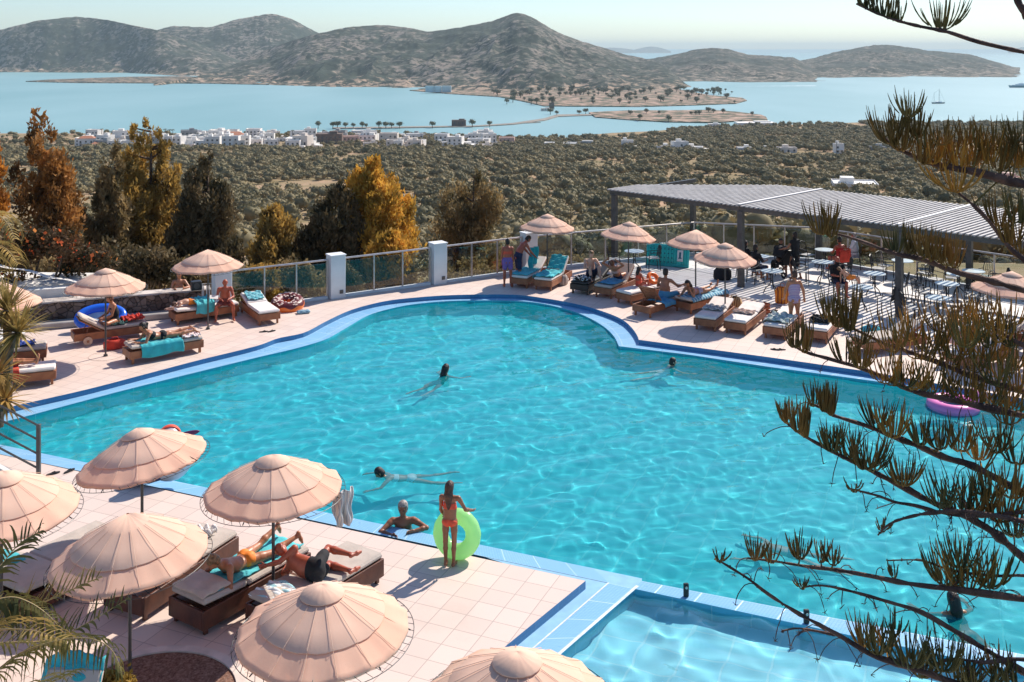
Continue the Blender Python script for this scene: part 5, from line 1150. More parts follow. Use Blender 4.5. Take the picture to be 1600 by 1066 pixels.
lm=mat('lime_vinyl',(.60,.93,.50),.25,.03,2,trans=.6); o=c.build('swim_ring',lm,smooth=True); Y_=gy+.27; o.location=((714-800)/F*Y_,Y_,H-(834-76)*Y_/F); o.rotation_euler=(R(-6),0,R(-14)); tag(o,'translucent lime green swim ring held upright by the standing girl','swim ring'); c=MB(); c.cyl((0,-.11,-.27),(0,-.14,-.27),.012,.008,10); c.build('valve',lm,o)
# --- man leaning on the pool edge
px,py=G(632,812,-.15); person('grey haired man resting folded arms on the pool edge, chest in the water',(px,py-.20,0),183,1.80,False,'deep',-.50,up=(0,.05,1),up2=(0,.22,.97),hd=(.02,.1,1),fd=(.15,1,-.25),aL=((-.75,.62,-.18),(.95,.45,-.02)),aR=((.62,.70,-.32),(-.80,.55,.0)),lL=((-.1,.1,-1),(0,-.3,-1)),lR=((.1,.1,-1),(0,-.3,-1)),hair='grey',hs='short',clothes=[('trunks',NAVY)],cell=.0068,eyes=True,thick=1.08)
# --- prone woman, orange bikini
q=ppt('N2',-.02,.02,.458); person('tanned woman in an orange bikini lying propped on her elbows on a turquoise towel',q,146,1.68,True,'tan',.105,up=(0,1,.04),up2=(0,.90,.38),fwd=(0,0,-1),hd=(0,.80,.60),fd=(0,.55,-.8),aL=((-.50,.42,-.72),(.62,.80,.06)),aR=((.50,.42,-.72),(-.55,.85,.06)),lL=((-.26,-.96,0),(-.22,-.93,.30)),lR=((.20,-.97,0),(.02,-.93,.36)),ftL=(-.1,-.35,-.9),ftR=(.1,-.35,-.9),hair='blond',hs='bun',clothes=[('briefs',ORB)],cell=.0068)
# --- man in black shorts on his side
person('sunburnt bald man in black shorts lying on his side behind the bottom umbrella',(-2.86,15.10,.458),69,1.66,False,'red',.15,up=(0,1,.06),up2=(.02,.93,.30),fwd=(1,0,0),hd=(.1,.85,.45),fd=(.6,.3,-.6),aL=((.5,.6,-.5),(.75,.3,.0)),aR=((-.45,.55,-.55),(-.15,.85,-.30)),lL=((.96,.10,-.05),(-.15,-1,0)),lR=((.92,.15,.12),(-.05,-1,-.05)),ftL=(.8,-.3,0),ftR=(.8,-.4,0),bald=True,clothes=[('trunks',BLK)],cell=.0068,thick=1.1)
# --- left group
q=ppt('L3',-.55,.12,.445); person('bald sunburnt man sitting with feet on the deck reading under the umbrella',(q[0]+.12,q[1]-.25,.44),196,1.66,False,'red',.10,up=(0,.1,1),up2=(0,.42,.90),hd=(0,.4,.9),fd=(0,.8,-.6),aL=((-.25,.45,-.85),(.55,.83,-.1)),aR=((.25,.45,-.85),(-.55,.83,-.1)),lL=((-.35,.93,-.05),(-.05,-.05,-1)),lR=((.40,.92,-.05),(.05,-.05,-1)),bald=True,clothes=[('trunks',mat('maroon_trunks',(.16,.03,.03),.8,.1,8))],thick=1.1)
a=MB(); a.box((0,0,0),(.24,.16,.012)); o=a.build('book',WHT); o.location=(q[0]-.05,q[1]-.82,.80); o.rotation_euler=(.5,.1,.3); tag(o,'small white book in the hands of the seated bald man','book')
q=ppt('L2',-.15,.0,.445); person('woman in a black swimsuit sitting cross-legged on the lounger by the blue boat',q,125,1.66,True,'tan',.10,up=(0,.05,1),up2=(0,.25,.97),hd=(0,.45,.9),fd=(0,.7,-.7),aL=((-.2,.3,-.95),(.3,.8,-.3)),aR=((.2,.3,-.95),(-.3,.8,-.3)),lL=((-.65,.75,.05),(.85,.15,-.1)),lR=((.65,.75,.05),(-.85,.25,-.1)),hair='red',hs='bun',clothes=[('swimsuit',BLK)],thick=1.05)
q=ppt('L1',.05,0,.455); person('dark haired woman in black lying propped up reading a phone on a turquoise towel',q,127,1.66,True,'tan',.10,up=(0,1,.05),up2=(0,.8,.6),fwd=(0,0,-1),hd=(0,.5,.85),fd=(0,.8,-.5),aL=((-.3,.4,-.85),(.2,.85,.2)),aR=((.3,.4,-.85),(-.2,.85,.2)),lL=((-.1,-1,0),(0,-1,.05)),lR=((.1,-1,0),(.1,-.98,.12)),ftL=(0,-.7,-.5),ftR=(0,-.7,-.5),hair='dark',hs='pony',clothes=[('briefs',BLK),('top',BLK)])
q=ppt('L3',.42,0,.445); person('child in orange swim trunks bent over on the lounger under a turquoise towel',q,305,1.3,False,'fair',.13,up=(0,-1,.15),fwd=(0,0,-1),up2=(0,-1,-.1),aL=((-.3,-.6,-.5),(0,-1,0)),aR=((.3,-.6,-.5),(0,-1,0)),lL=((-.2,.95,-.2),(-.1,.9,-.3)),lR=((.25,.95,-.1),(.1,.95,-.1)),ftL=(0,.3,-1),ftR=(0,.3,-1),hair='brown',clothes=[('trunks',ORB)])
q=ppt('L5',.35,0,.445); person('tanned sunbather stretched out on the back at the left edge with legs together',q,112,1.72,True,'tan',.10,up=(0,1,0),fwd=(0,0,1),up2=(0,.97,.15),aL=((-.3,-.9,0),(0,-1,0)),aR=((.3,-.9,0),(0,-1,0)),lL=((-.05,-1,.08),(0,-1,-.08)),lR=((.06,-1,.05),(0,-1,-.05)),ftL=(-.2,-.2,1),ftR=(.2,-.3,1),hair='brown',hs='short',clothes=[('briefs',BLK)])
person('orange skinned person half hidden behind the stone wall left of the umbrella pole',(-10.45,32.55,-.45),200,1.72,True,'tan',.9,fd=(0,1,-.3),aL=((-.4,.6,-.5),(.5,.7,.1)),aR=((.3,.5,-.7),(-.4,.8,.2)),hair='dark',hs='long',clothes=[('shorts',NAVY)])
# --- far pair at the fence
x,y=G(793,449); person('woman with tied dark hair and purple patterned shorts standing at the far fence',(x,y,0),8,1.66,True,'red',.915,aL=((-.12,.1,-1),(.05,.2,-1)),aR=((.12,.25,-1),(.1,.5,-.8)),lL=((-.05,.03,-1),(-.02,0,-1)),lR=((.08,0,-1),(.03,-.05,-1)),hair='dark',hs='bun',clothes=[('trunks',PUR),('top',RDB)])
x,y=G(812,444); person('man in dark shorts bending forward to spread a towel on the far lounger',(x-.05,y,0),-62,1.8,False,'red',.98,up=(0,.35,.94),up2=(0,.62,.78),hd=(0,.75,.65),fd=(0,.6,-.8),aL=((-.1,.55,-.8),(.05,.65,-.75)),aR=((.1,.5,-.85),(.0,.7,-.7)),lL=((-.08,.12,-1),(0,-.08,-1)),lR=((.1,.0,-1),(0,-.1,-1)),hair='dark',clothes=[('shorts',NAVY)])
x,y=pt(*LG['L7'],.3,-.1)[:2]; c=MB(); c.grid(lambda a,b:((a-.5)*.5+.04*math.sin(b*7),.06*math.sin(a*13+b*2),-b*.75),20,16); o=c.build('towel',TEAL,smooth=True); solidify(o,.012); o.location=(x-.05,y+.1,1.18); o.rotation_euler=(0,0,.9); tag(o,'turquoise towel held up by the bending man','towel')
q=ppt('L9',-.05,0,.435); person('fair haired man sitting with knees up on the black lounger',q,-165,1.76,False,'fair',.10,up=(0,-.25,.95),up2=(0,.1,1),hd=(0,.35,.95),fd=(.1,.8,-.5),aL=((-.3,.6,-.6),(.35,.8,.1)),aR=((.3,.5,-.7),(-.3,.85,.2)),lL=((-.15,.75,.62),(-.05,.45,-.88)),lR=((.15,.75,.62),(.05,.45,-.88)),hair='blond',clothes=[('shorts',NAVY)])
q=ppt('L10',.12,0,.455); person('woman leaning back on the grey mattress with both arms behind her head',q,147+180,1.66,True,'tan',.10,up=(0,-.72,.65),up2=(0,-.62,.75),fwd=(0,.65,.72),hd=(0,-.5,.85),fd=(0,.9,.2),aL=((-.85,-.2,.45),(.75,-.3,.55)),aR=((.85,-.2,.45),(-.75,-.3,.55)),lL=((-.2,.8,.5),(-.05,.65,-.75)),lR=((.2,.95,.1),(-.5,.7,-.3)),hair='red',hs='short',clothes=[('briefs',NAVY),('top',mat('peach_bikini',(.75,.45,.36),.7,.1,9))])
q=ppt('L11',-.1,.1,.43); person('dark haired child sitting on the low lounger beside an orange float',q,-60,1.25,True,'red',.09,up=(0,-.15,1),up2=(0,.15,1),hd=(0,.2,1),fd=(0,1,-.3),lL=((-.1,.9,.4),(0,.4,-.9)),lR=((.15,.9,.35),(0,.4,-.9)),aL=((-.3,.3,-.9),(.2,.9,0)),aR=((.3,.3,-.9),(-.2,.9,0)),hair='dark',hs='long',clothes=[('swimsuit',RDB)])
q=ppt('L12',-.25,.02,.37); person('dark haired man sitting with his bare back to the camera',q,-28,1.8,False,'brown',.10,up=(0,.08,1),up2=(.05,.2,.97),hd=(0,.1,1),lL=((-.3,.9,.2),(-.1,.5,-.85)),lR=((.5,.8,.1),(.1,.5,-.85)),aL=((-.35,.4,-.85),(.2,.9,.1)),aR=((.55,.5,-.6),(.35,.85,.05)),hair='dark',clothes=[('shorts',BLUE)])
q=ppt('L13',.22,0,.455); person('long haired woman lying on her front on a blue towel by the terrace',q,132,1.66,True,'tan',.10,up=(0,1,.04),up2=(0,.82,.55),fwd=(0,0,-1),hd=(0,.4,.9),fd=(-.3,.8,-.3),aL=((-.35,.35,-.85),(.4,.2,.85)),aR=((.3,.45,-.8),(-.4,.8,.15)),lL=((-.12,-1,0),(0,-.95,.25)),lR=((.12,-1,0),(.1,-1,.04)),ftL=(0,-.3,.9),ftR=(0,-.7,.5),hair='dark',hs='long',clothes=[('briefs',mat('lilac_swim',(.5,.42,.52),.8,.1,8)),('top',mat('pink_swim',(.6,.3,.3),.8,.1,8))])
x,y=G(1241,516); person('woman in a strapless lilac floral swimsuit standing on the terrace with her back turned',(x,y,0),10,1.72,True,'tan',.955,aL=((-.35,.15,-.9),(.1,.5,-.85)),aR=((.42,-.05,-.9),(.15,.1,-1)),lL=((-.04,.02,-1),(-.02,0,-1)),lR=((.06,.02,-1),(-.04,0,-1)),hair='brown',hs='bun',clothes=[('swimsuit',FLO)],thick=1.18,fd=(-.3,1,-.2))
# --- dining terrace
def Gz(u,v): x,y=G(u,v); return (x,y,0)
def seated(label,u,v,rz,**k):
    d=dict(up=(0,-.08,1),up2=(0,.08,1),fd=(0,1,-.2),aL=((-.2,.45,-.85),(.3,.9,0)),aR=((.2,.45,-.85),(-.3,.9,0)),lL=((-.15,.97,0),(0,.05,-1)),lR=((.15,.97,0),(0,.05,-1)),pel=.10); d.update(k); x,y=G(u,v); hgt=d.pop('hgt',1.7); return person(label,(x,y,.43),rz,hgt,**d)
person('woman in a short black dress standing beside the stroller',Gz(1242,437),35,1.68,True,'brown',.93,aL=((-.35,.4,-.8),(-.1,.9,-.3)),aR=((.1,-.1,-1),(.05,.2,-1)),lL=((-.12,.2,-1),(-.03,-.2,-1)),lR=((.08,-.12,-1),(.03,-.25,-1)),hair='dark',hs='bun',clothes=[('dress',BLK)],fd=(.2,1,0))
seated('woman with long dark hair sitting behind the second pergola post',1164,432,-70,fem=True,skin='brown',hair='dark',hs='long',clothes=[('shirt',BLK),('shorts',BLK)])
seated('person in dark clothes sitting at the round table right of the second pergola post',1180,440,-60,skin='brown',hair='dark',clothes=[('shirt',BLK),('shorts',NAVY)])
seated('person in black sitting in front of the stroller with one leg crossed',1220,428,170,skin='deep',hair='dark',clothes=[('shirt',BLK)],lR=((.1,.95,.25),(-.5,.5,-.7)))
seated('woman in a red chair with her back to the camera at the terrace table',1312,426,20,fem=True,skin='red',hair='dark',hs='bun',clothes=[('swimsuit',REDF)])
seated('man in a white shirt sitting at the terrace table behind the red chair',1335,418,70,skin='red',hair='grey',clothes=[('shirt',WSH),('shorts',WSH)],thick=1.2)
t_,_=seated('bald man in a black T-shirt sitting with a child across his lap',1308,462,185,skin='red',bald=True,clothes=[('shirt',BLK),('shorts',NAVY)],thick=1.15)
x,y=G(1318,462); person('small child with an orange swim nappy lying across the lap of the man in black',(x+.05,y-.42,.62),-105,1.05,False,'fair',.09,up=(0,-.6,.5),up2=(0,-.6,.5),fwd=(-.6,0,.6),lL=((-.2,.9,.1),(0,.3,-.9)),lR=((.2,.9,0),(0,.2,-1)),hair='blond',clothes=[('trunks',ORB)],cell=.01)
seated('person sitting on a lounger behind the thick pine twigs on the right',1490,560,200,skin='tan',hair='brown',clothes=[('trunks',PINKT)])
# --- swimmers
def swim(label,u,v,rz,zoff=-.30,**k):
    x,y=G(u,v,ZW); d=dict(up=(0,.8,.55),up2=(0,.45,.9),fwd=(0,.55,-.8),hd=(0,.15,1),fd=(0,1,-.1),aL=((-.7,.5,-.4),(-.2,.9,-.2)),aR=((.7,.5,-.4),(.2,.9,-.2)),lL=((-.2,-.9,-.25),(-.1,-.95,-.1)),lR=((.2,-.9,-.35),(.15,-.9,.1)),ftL=(0,-.9,0),ftR=(0,-.9,0)); hgt=k.pop('hgt',1.7); d.update(k)
    return person(label,(x,y,ZW+zoff),rz,hgt,pel=0,cell=.012,**d)
swim('swimmer with wet dark hair in the middle of the pool heading away',685,590,-35,hair='dark',hs='long',skin='tan',fem=True,clothes=[('briefs',BLK)],zoff=-.38)
swim('swimmer gliding to the left with dark hair and pale back below the parasol towel',640,742,98,hair='dark',hs='short',skin='tan',fem=True,clothes=[('top',WSH),('briefs',WSH)],zoff=-.16,up=(0,1,.10),up2=(0,.93,.30),fwd=(0,.05,-1),hd=(0,.7,.7),fd=(0,.8,-.6))
swim('bathing cap swimmer near the far right pool wall',1034,574,-75,hair='dark',skin='fair',zoff=-.42,clothes=[('trunks',WSH)])
swim('person swimming under water near the right twigs',1235,846,65,hair='dark',skin='fair',zoff=-.42,up=(0,1,.02),up2=(0,1,.0),fwd=(0,0,-1),hd=(0,1,.1),fd=(0,.3,-1),clothes=[('briefs',NAVY)])
swim('dark haired swimmer at the lower right seen from behind',1508,972,10,hair='dark',hs='long',skin='tan',zoff=-.36,clothes=[('top',BLK)],fem=True)
for o in SC.objects:
    if o.name.startswith(('body','hair','swim_briefs','bikini_top','swim_trunks')) :
        r=o
        while r.parent: r=r.parent
        if r.location.z<-.1 or (r.get('label','').startswith('grey haired man')): o.cycles.is_caustics_receiver=True
# ================= TABLES AND CHAIRS
M_top=mat('pale_table_top',(.55,.62,.63),.35,.05,3,col2=(.46,.53,.55)); M_cane=mat('grey_seat_mesh',(.42,.42,.41),.6,.1,12)
def mk_table():
    t=thing('round_table','x','table',(0,0,0),0,'round tables on the dining terrace'); a=MB(); a.lathe([(0,.725),(.36,.725),(.37,.735),(.36,.748),(0,.75)],36); a.build('tabletop',M_top,t)
    a=MB()
    for k in range(3):
        an=k*2*PI/3; c,s=math.cos(an),math.sin(an); a.tube([(c*.05,s*.05,.725),(c*.035,s*.035,.42),(c*.06,s*.06,.28),(c*.2,s*.2,.16),(c*.27,s*.27,.0)],.018,6)
    a.lathe([(.045,.40),(.05,.41),(.045,.42)],10); a.build('pedestal',M_iron,t); return t
def mk_chair():
    t=thing('terrace_chair','x','chair',(0,0,0),0,'metal chairs on the dining terrace'); a=MB(); a.box((0,0,.445),(.42,.42,.022),bev=.008); a.build('seat',M_cane,t)
    for sx in(-1,1):
        a=MB(); a.tube([(sx*.2,.2,.0),(sx*.185,.19,.44)],.015,6); a.build('leg',M_iron,t); a=MB(); a.tube([(sx*.2,-.25,.0),(sx*.185,-.2,.44)],.015,6); a.build('leg',M_iron,t)
        a=MB(); a.tube([(sx*.2,.19,.44),(sx*.23,.17,.64),(sx*.23,-.1,.66),(sx*.20,-.235,.66)],.014,6); a.build('armrest',M_iron,t)
    b=MB(); b.tube([(-.19,-.2,.44),(-.2,-.25,.7),(-.17,-.28,.87),(0,-.29,.91),(.17,-.28,.87),(.2,-.25,.7),(.19,-.2,.44)],.016,6,cap=False)
    for k in range(-2,3): b.tube([(k*.065,-.215,.5),(k*.06,-.262,.72),(k*.055,-.285,.89)],.009,5)
    b.tube([(-.195,-.235,.62),(0,-.255,.62),(.195,-.235,.62)],.007,5); b.tube([(-.19,-.215,.5),(.19,-.215,.5)],.007,5); b.build('backrest',M_iron,t); return t
T0=mk_table(); C0=mk_chair(); ut=uc=False
def put(src,used,label,x,y,rz,group=None):
    t=copy_tree(src) if used else src; t.location=(x,y,.004); t.rotation_euler=(0,0,R(rz)); t['label']=label; return t
TB=[('round table behind the first front umbrella beside the air mattress',(991,392),[40,200]),('round table with a glass near the stroller, nearest the second post',(1206,423),[]),('round table behind the woman with the red chair',(1289,390),[150]),
 ('round table between the standing woman in black and the red chair',(1285,409),[170,215,20]),('round table behind the third pergola post',(1410,407),[140,190,330,20]),('round table just left of the third pergola post, farther one',(1366,427),[160,345]),('round table beside the man with the child on his lap',(1346,448),[330]),
 ('farthest round table on the right near the back post',(1521,423),[60,0,300]),('round table behind the thick twig left of the back post',(1497,428),[150,100]),('third round table in the right cluster, right of the post',(1480,443),[150,190,350,20]),('nearest round table of the right cluster',(1466,465),[165,200,350,320]),
 ('round table between the seated people in dark clothes',(1186,400),[])]
nm={40:'right of',200:'left of',150:'left of',170:'left of',215:'in front of',20:'right of',140:'behind',190:'left of',330:'right of',160:'left of',345:'right of',60:'behind',0:'right of',300:'in front of',100:'behind',350:'right of',165:'left of',320:'in front right of'}
SHT={l[0]:n for l,n in zip(TB,['table by the air mattress','','table behind the woman in red','table beside the woman in black','table behind the third post','farther table left of the third post','table beside the man with the child','farthest table on the right','table left of the back post','middle table of the right cluster','nearest table of the right cluster',''])}
for lb,(u,v),ch in TB:
    s=v-76; x=(u-800)*(H-.75)/s; y=F*(H-.75)/s; put(T0,ut,lb,x,y,rr.uniform(0,120)); ut=True
    for a in ch:
        an=R(a-20); r=.72+rr.uniform(0,.12); short=lb.replace('round table','round table',1)
        put(C0,uc,'metal chair %s the %s'%(nm[a],SHT[lb]),x+r*math.cos(an),y+r*math.sin(an),a-20+90+rr.uniform(-22,22)); uc=True
for u,v,rz,lb in [(1164,434,-70,'black metal chair under the long haired woman behind the second post'),(1181,442,-60,'black metal chair under the person in dark clothes at the round table'),(1220,430,170,'black metal chair under the person in black by the stroller'),(1334,420,70,'metal chair under the man in the white shirt'),(1308,464,185,'metal chair under the bald man with the child on his lap'),(1040,398,20,'black metal chair behind the turquoise air mattress')]:
    x,y=G(u,v); put(C0,uc,lb,x,y,rz)
x,y=G(1312,428); rc=put(C0,uc,'metal chair with a red cloth over its back under the woman in red',x,y,20)
c=MB(); c.grid(lambda a,b:((a-.5)*.46,-.02-.025*abs(b-.5)*0+(.035 if b<.5 else -.035)+.01*math.sin(a*11),-abs(b-.5)*.9),14,15); o=c.build('red_cloth',REDT,smooth=True); solidify(o,.008); o.location=(x+.09,y-.26,.93); o.rotation_euler=(0,0,R(20)); tag(o,'red cloth hung over the back of a terrace chair','cloth')
gl=MB(); gl.lathe([(.028,0),(.033,.11),(.031,.11),(.026,.006)],16); s=423-76; o=gl.build('drinking_glass',glass_mat('glass_clear',(.85,.9,.9),0)); o.location=((1206-800)*7.45/s,F*7.45/s,.756); tag(o,'clear drinking glass standing on the table near the stroller','glass')
# air mattress standing on its long edge
x0,y0=G(1009,414); x1,y1=G(1076,419); MA=mat('turquoise_vinyl',(.05,.60,.58),.3,.06,3,trans=.25); L_=math.hypot(x1-x0,y1-y0)*1.0; t=thing('air_mattress','turquoise air mattress with dark dots standing on edge by the terrace','air mattress',(x0,y0,.0),math.atan2(y1-y0,x1-x0))
t.rotation_euler=(R(-14),0,math.atan2(y1-y0,x1-x0))
a=MB()
for k in range(17): zc=L_/17*(k+.5); a.tube([(zc,0,.03),(zc,0,.06),(zc,0,.74),(zc,0,.77)],[.03,L_/34*1.12,L_/34*1.12,.03],8)
a.tube([(0,0,.05),(L_,0,.05)],.06,8); a.tube([(0,0,.76),(L_,0,.76)],.06,8); a.build('chambers',MA,t,smooth=True)
a=MB()
for k in range(7):
    for j in range(4): a.cyl((L_*(.10+k*.085),-.062,.16+j*.16),(L_*(.10+k*.085),-.085,.16+j*.16),.028,.024,8)
a.build('dots',mat('dark_teal_dot',(.01,.13,.17),.4,.1,5),t); a=MB(); a.box((L_*.80,-.075,.42),(.22,.02,.42),bev=.01); a.build('white_panel',WHT,t); a=MB(); a.box((L_*.80,-.09,.45),(.07,.01,.2)); a.box((L_*.80,-.09,.33),(.12,.01,.04)); a.build('printed_mark',mat('dark_teal_dot',(.01,.13,.17)),t)
# stroller
x,y=G(1228,440); t=thing('stroller','black pushchair with its hood up beside the standing woman in black','stroller',(x+.1,y+.9,0),R(30))
a=MB(); a.grid(lambda p,q:(.26*math.cos(PI*p),-.25+.5*q*1.0-.05+.16*math.sin(PI*q),.72+.36*math.sin(PI*p)*(.65+.35*math.sin(PI*q))),14,10); o=a.build('hood',BLK,t,smooth=True); solidify(o,.01)
a=MB(); a.box((0,.05,.48),(.42,.62,.12),bev=.04); a.box((0,-.2,.68),(.42,.10,.42),bev=.03); a.box((0,.36,.34),(.38,.10,.26),bev=.03); a.build('seat',BLK,t); a=MB()
for sx in(-1,1): a.tube([(sx*.24,-.55,1.02),(sx*.24,-.2,.62),(sx*.25,.3,.12)],.013,6); a.tube([(sx*.24,-.35,.12),(sx*.24,.0,.45)],.013,6)
a.tube([(-.24,-.55,1.02),(.24,-.55,1.02)],.016,6); a.build('frame',M_iron,t)
for sx in(-1,1):
    for yy in(-.35,.32): a=MB(); a.lathe([(.06,-.015),(.11,-.02),(.115,0),(.11,.02),(.06,.015)],18); a.xform(Matrix.Translation((sx*.27,yy,.115))@Matrix.Rotation(PI/2,4,'Y')); a.build('wheel',M_iron,t)
# bags
def bag(label,u,v,w,d,h,m_,rz=0,name='bag',top=.55,dz=0):
    x,y=G(u,v); t=thing(name,label,'bag',(x,y,dz),R(rz)); a=MB(); n=20
    a.lathe([(.02,0),(.46,.01),(.5,.12*h),(.5,.4*h),(.5*top+(.16 if top>.2 else .06),.75*h),(.5*top,.98*h),(.5*top-.05,h)],n,fn=lambda r,z,an:(r*(1+.06*math.sin(3*an)+.04*math.sin(7*an+z*9)),z)); a.v=[(p[0]*w,p[1]*d,p[2]) for p in a.v]; o=a.build('body',m_,t,smooth=True)
    a=MB(); a.tube([(-w*.2,-d*.1,h*.9),(-w*.12,-d*.1,h*1.25),(w*.12,-d*.1,h*1.25),(w*.2,-d*.1,h*.9)],.012,6); a.build('handle',m_,t)
bag('black cloth bag slumped on the terrace between two umbrella poles',1129,437,.62,.42,.78,BLK,top=.10); bag('brown and orange striped beach bag beside the torn umbrella pole',1146,481,.62,.35,.34,stripe_mat('orange_black_stripe',[(.04,.02,.02),(.75,.22,.05),(.05,.03,.02),(.7,.5,.2)],5),20)
bag('orange and yellow beach bag standing left of the bather in the floral swimsuit',1222,474,.42,.28,.52,stripe_mat('orange_yellow',[(.80,.22,.02),(.85,.42,.04),(.35,.05,.02)],3),0,top=.8); bag('red bag under the wheeled lounger by the blue boat',179,545,.55,.3,.26,REDT,30,top=.7)
bag('black bag hanging over the end of the white lounger by the bather',1215,508,.5,.35,.42,BLK,0,top=.7); bag('grey backpack between the turquoise lounger and the black lounger',878,445,.4,.35,.36,stripe_mat('grey_brown',[(.35,.28,.25),(.12,.1,.1),(.5,.42,.38)],3),0,top=.7)
bag('white and red bag between the bending man and the far lounger',816,436,.4,.3,.3,REDT,0,top=.7)
x,y=G(1190,490); t=thing('crate','red orange wooden crate behind the white loungers','crate',(x,y,0),R(30)); 
a=MB(); a.box((0,0,.03),(.42,.3,.03)); 
for k in range(3):
    for s in(-1,1): a.box((0,s*.15,.08+k*.1),(.42,.015,.07)); a.box((s*.21,0,.08+k*.1),(.015,.3,.07))
a.build('slats',mat('red_wood',(.50,.13,.05),.6,.15,6),t); a=MB(); a.cyl((0,0,.04),(0,.02,.36),.09,.06,12); a.build('bottle',WHT,t)
# doughnut float
x,y=G(444,489); t=thing('doughnut_float','orange inflatable ring iced like a doughnut lying by the glass fence','pool float',(x,y+.5,.17)); t.rotation_euler=(R(12),R(4),0)
def tor(Rm,rm,b0,b1,nu,nv,k=1.0): g=MB(); g.grid(lambda a,b:((Rm+rm*math.cos((b0+(b1-b0)*b)*2*PI))*math.cos(a*2*PI),(Rm+rm*math.cos((b0+(b1-b0)*b)*2*PI))*math.sin(a*2*PI),rm*k*math.sin((b0+(b1-b0)*b)*2*PI)),nu,nv,closeu=True); return g
tor(.34,.185,0,1,48,21).build('ring',mat('orange_vinyl2',(.85,.20,.03),.3,.04,3),t,smooth=True)
g=MB(); g.grid(lambda a,b:(lambda B:((.34+.19*math.cos(B))*math.cos(a*2*PI),(.34+.19*math.cos(B))*math.sin(a*2*PI),.19*math.sin(B)))( (.06+.03*math.sin(a*2*PI*7)+(.40)*b)*2*PI),64,12,closeu=True); ic=g.build('icing',mat('brown_icing',(.16,.025,.025),.35,.1,3),t,smooth=True)
g=MB(); rg=random.Random(3)
for k in range(70):
    a=rg.uniform(0,6.28);B=rg.uniform(.1,.42)*2*PI; g.box(((.34+.193*math.cos(B))*math.cos(a),(.34+.193*math.cos(B))*math.sin(a),.193*math.sin(B)),(.07,.05,.014),rz=rg.uniform(0,3))
g.build('sugar_pattern',mat('cream_patch',(.80,.62,.55),.5,.1,4),ic)
x,y=G(462,489); c=cushion('crumpled pale blue cloth lying on the deck beside the doughnut float',x+.25,y-.05,.05,.4,.22,.1,20,stripe_mat('blue_white_cloth',[(.15,.35,.45),(.6,.68,.7),(.08,.2,.3)],8),'cloth','cloth')
# blue inflatable boat
x,y=-12.0,30.25; t=thing('inflatable_boat','blue oval inflatable boat propped against the stone wall behind the seated woman','inflatable boat',(x,y,.36)); t.rotation_euler=(R(40),0,R(24)); t.scale=(.88,.88,.88)
g=MB(); g.grid(lambda a,b:((.66+.13*math.cos(b*2*PI))*math.cos(a*2*PI)*1.05,(.38+.15*math.cos(b*2*PI))*math.sin(a*2*PI)*1.0,.13*math.sin(b*2*PI)),56,17,closeu=True); g.build('tube',mat('blue_vinyl',(.02,.14,.72),.25,.05,3),t,smooth=True)
g=MB(); g.poly([(math.cos(k/40*2*PI)*.66,math.sin(k/40*2*PI)*.34) for k in range(40)],-.03); g.build('floor',mat('pale_blue_vinyl',(.45,.62,.72),.4,.1,3),t)
# float by the pool edge behind the left umbrella
x,y=G(292,752); t=thing('toy_plane_float','white red and blue inflatable toy with a pointed fin standing behind the left umbrella','pool float',(x-.42,y-.02,.0),R(20))
def ell(c,r,n=20): g=MB(); g.grid(lambda a,b:(c[0]+r[0]*math.sin(b*PI)*math.cos(a*2*PI),c[1]+r[1]*math.sin(b*PI)*math.sin(a*2*PI),c[2]-r[2]*math.cos(b*PI)),n,n//2+2,closeu=True); return g
g=ell((-.1,0,.42),(.42,.26,.42)); g.xform(Matrix.Rotation(R(28),4,'Y')); g.build('body',mat('white_vinyl',(.72,.76,.80),.3,.05,3),t,smooth=True)
g=ell((.10,.0,.84),(.20,.20,.20)); g.build('dome',mat('pale_red_vinyl',(.70,.55,.55),.3,.05,3),t,smooth=True); g=MB(); g.grid(lambda a,b:(.10+.205*math.cos(a*PI),(b-.5)*.13,.84+.205*math.sin(a*PI)),24,4); o=g.build('red_band',RDB,t,smooth=True); solidify(o,.01)
g=ell((.52,0,.78),(.24,.03,.055)); g.xform(Matrix.Rotation(R(-8),4,'Y')); g.build('fin',mat('purple_vinyl',(.16,.03,.12),.35,.1,3),t,smooth=True); g=ell((-.35,0,.14),(.40,.22,.10)); g.build('base',mat('navy_vinyl',(.05,.10,.25),.3,.1,3),t,smooth=True)
# orange float near child, pink float in the water
q=ppt('L11',.5,0,.5); o=tor(.16,.07,0,1,28,12).build('swim_ring',ORA,smooth=True); o.location=(q[0],q[1],q[2]+.12); o.rotation_euler=(R(50),0,.5); tag(o,'small orange swim ring beside the dark haired child','swim ring')
x,y=G(1478,628,ZW); t=thing('pink_float','pink inflatable ring floating at the right pool wall behind the twigs','pool float',(x,y-.4,ZW+.06)); tor(.45,.14,0,1,36,14).build('ring',mat('pink_vinyl',(.85,.22,.50),.3,.04,3),t,smooth=True); g=ell((.45,-.1,.2),(.12,.1,.22)); g.build('head',mat('pink_vinyl',(.85,.22,.5)),t,smooth=True)
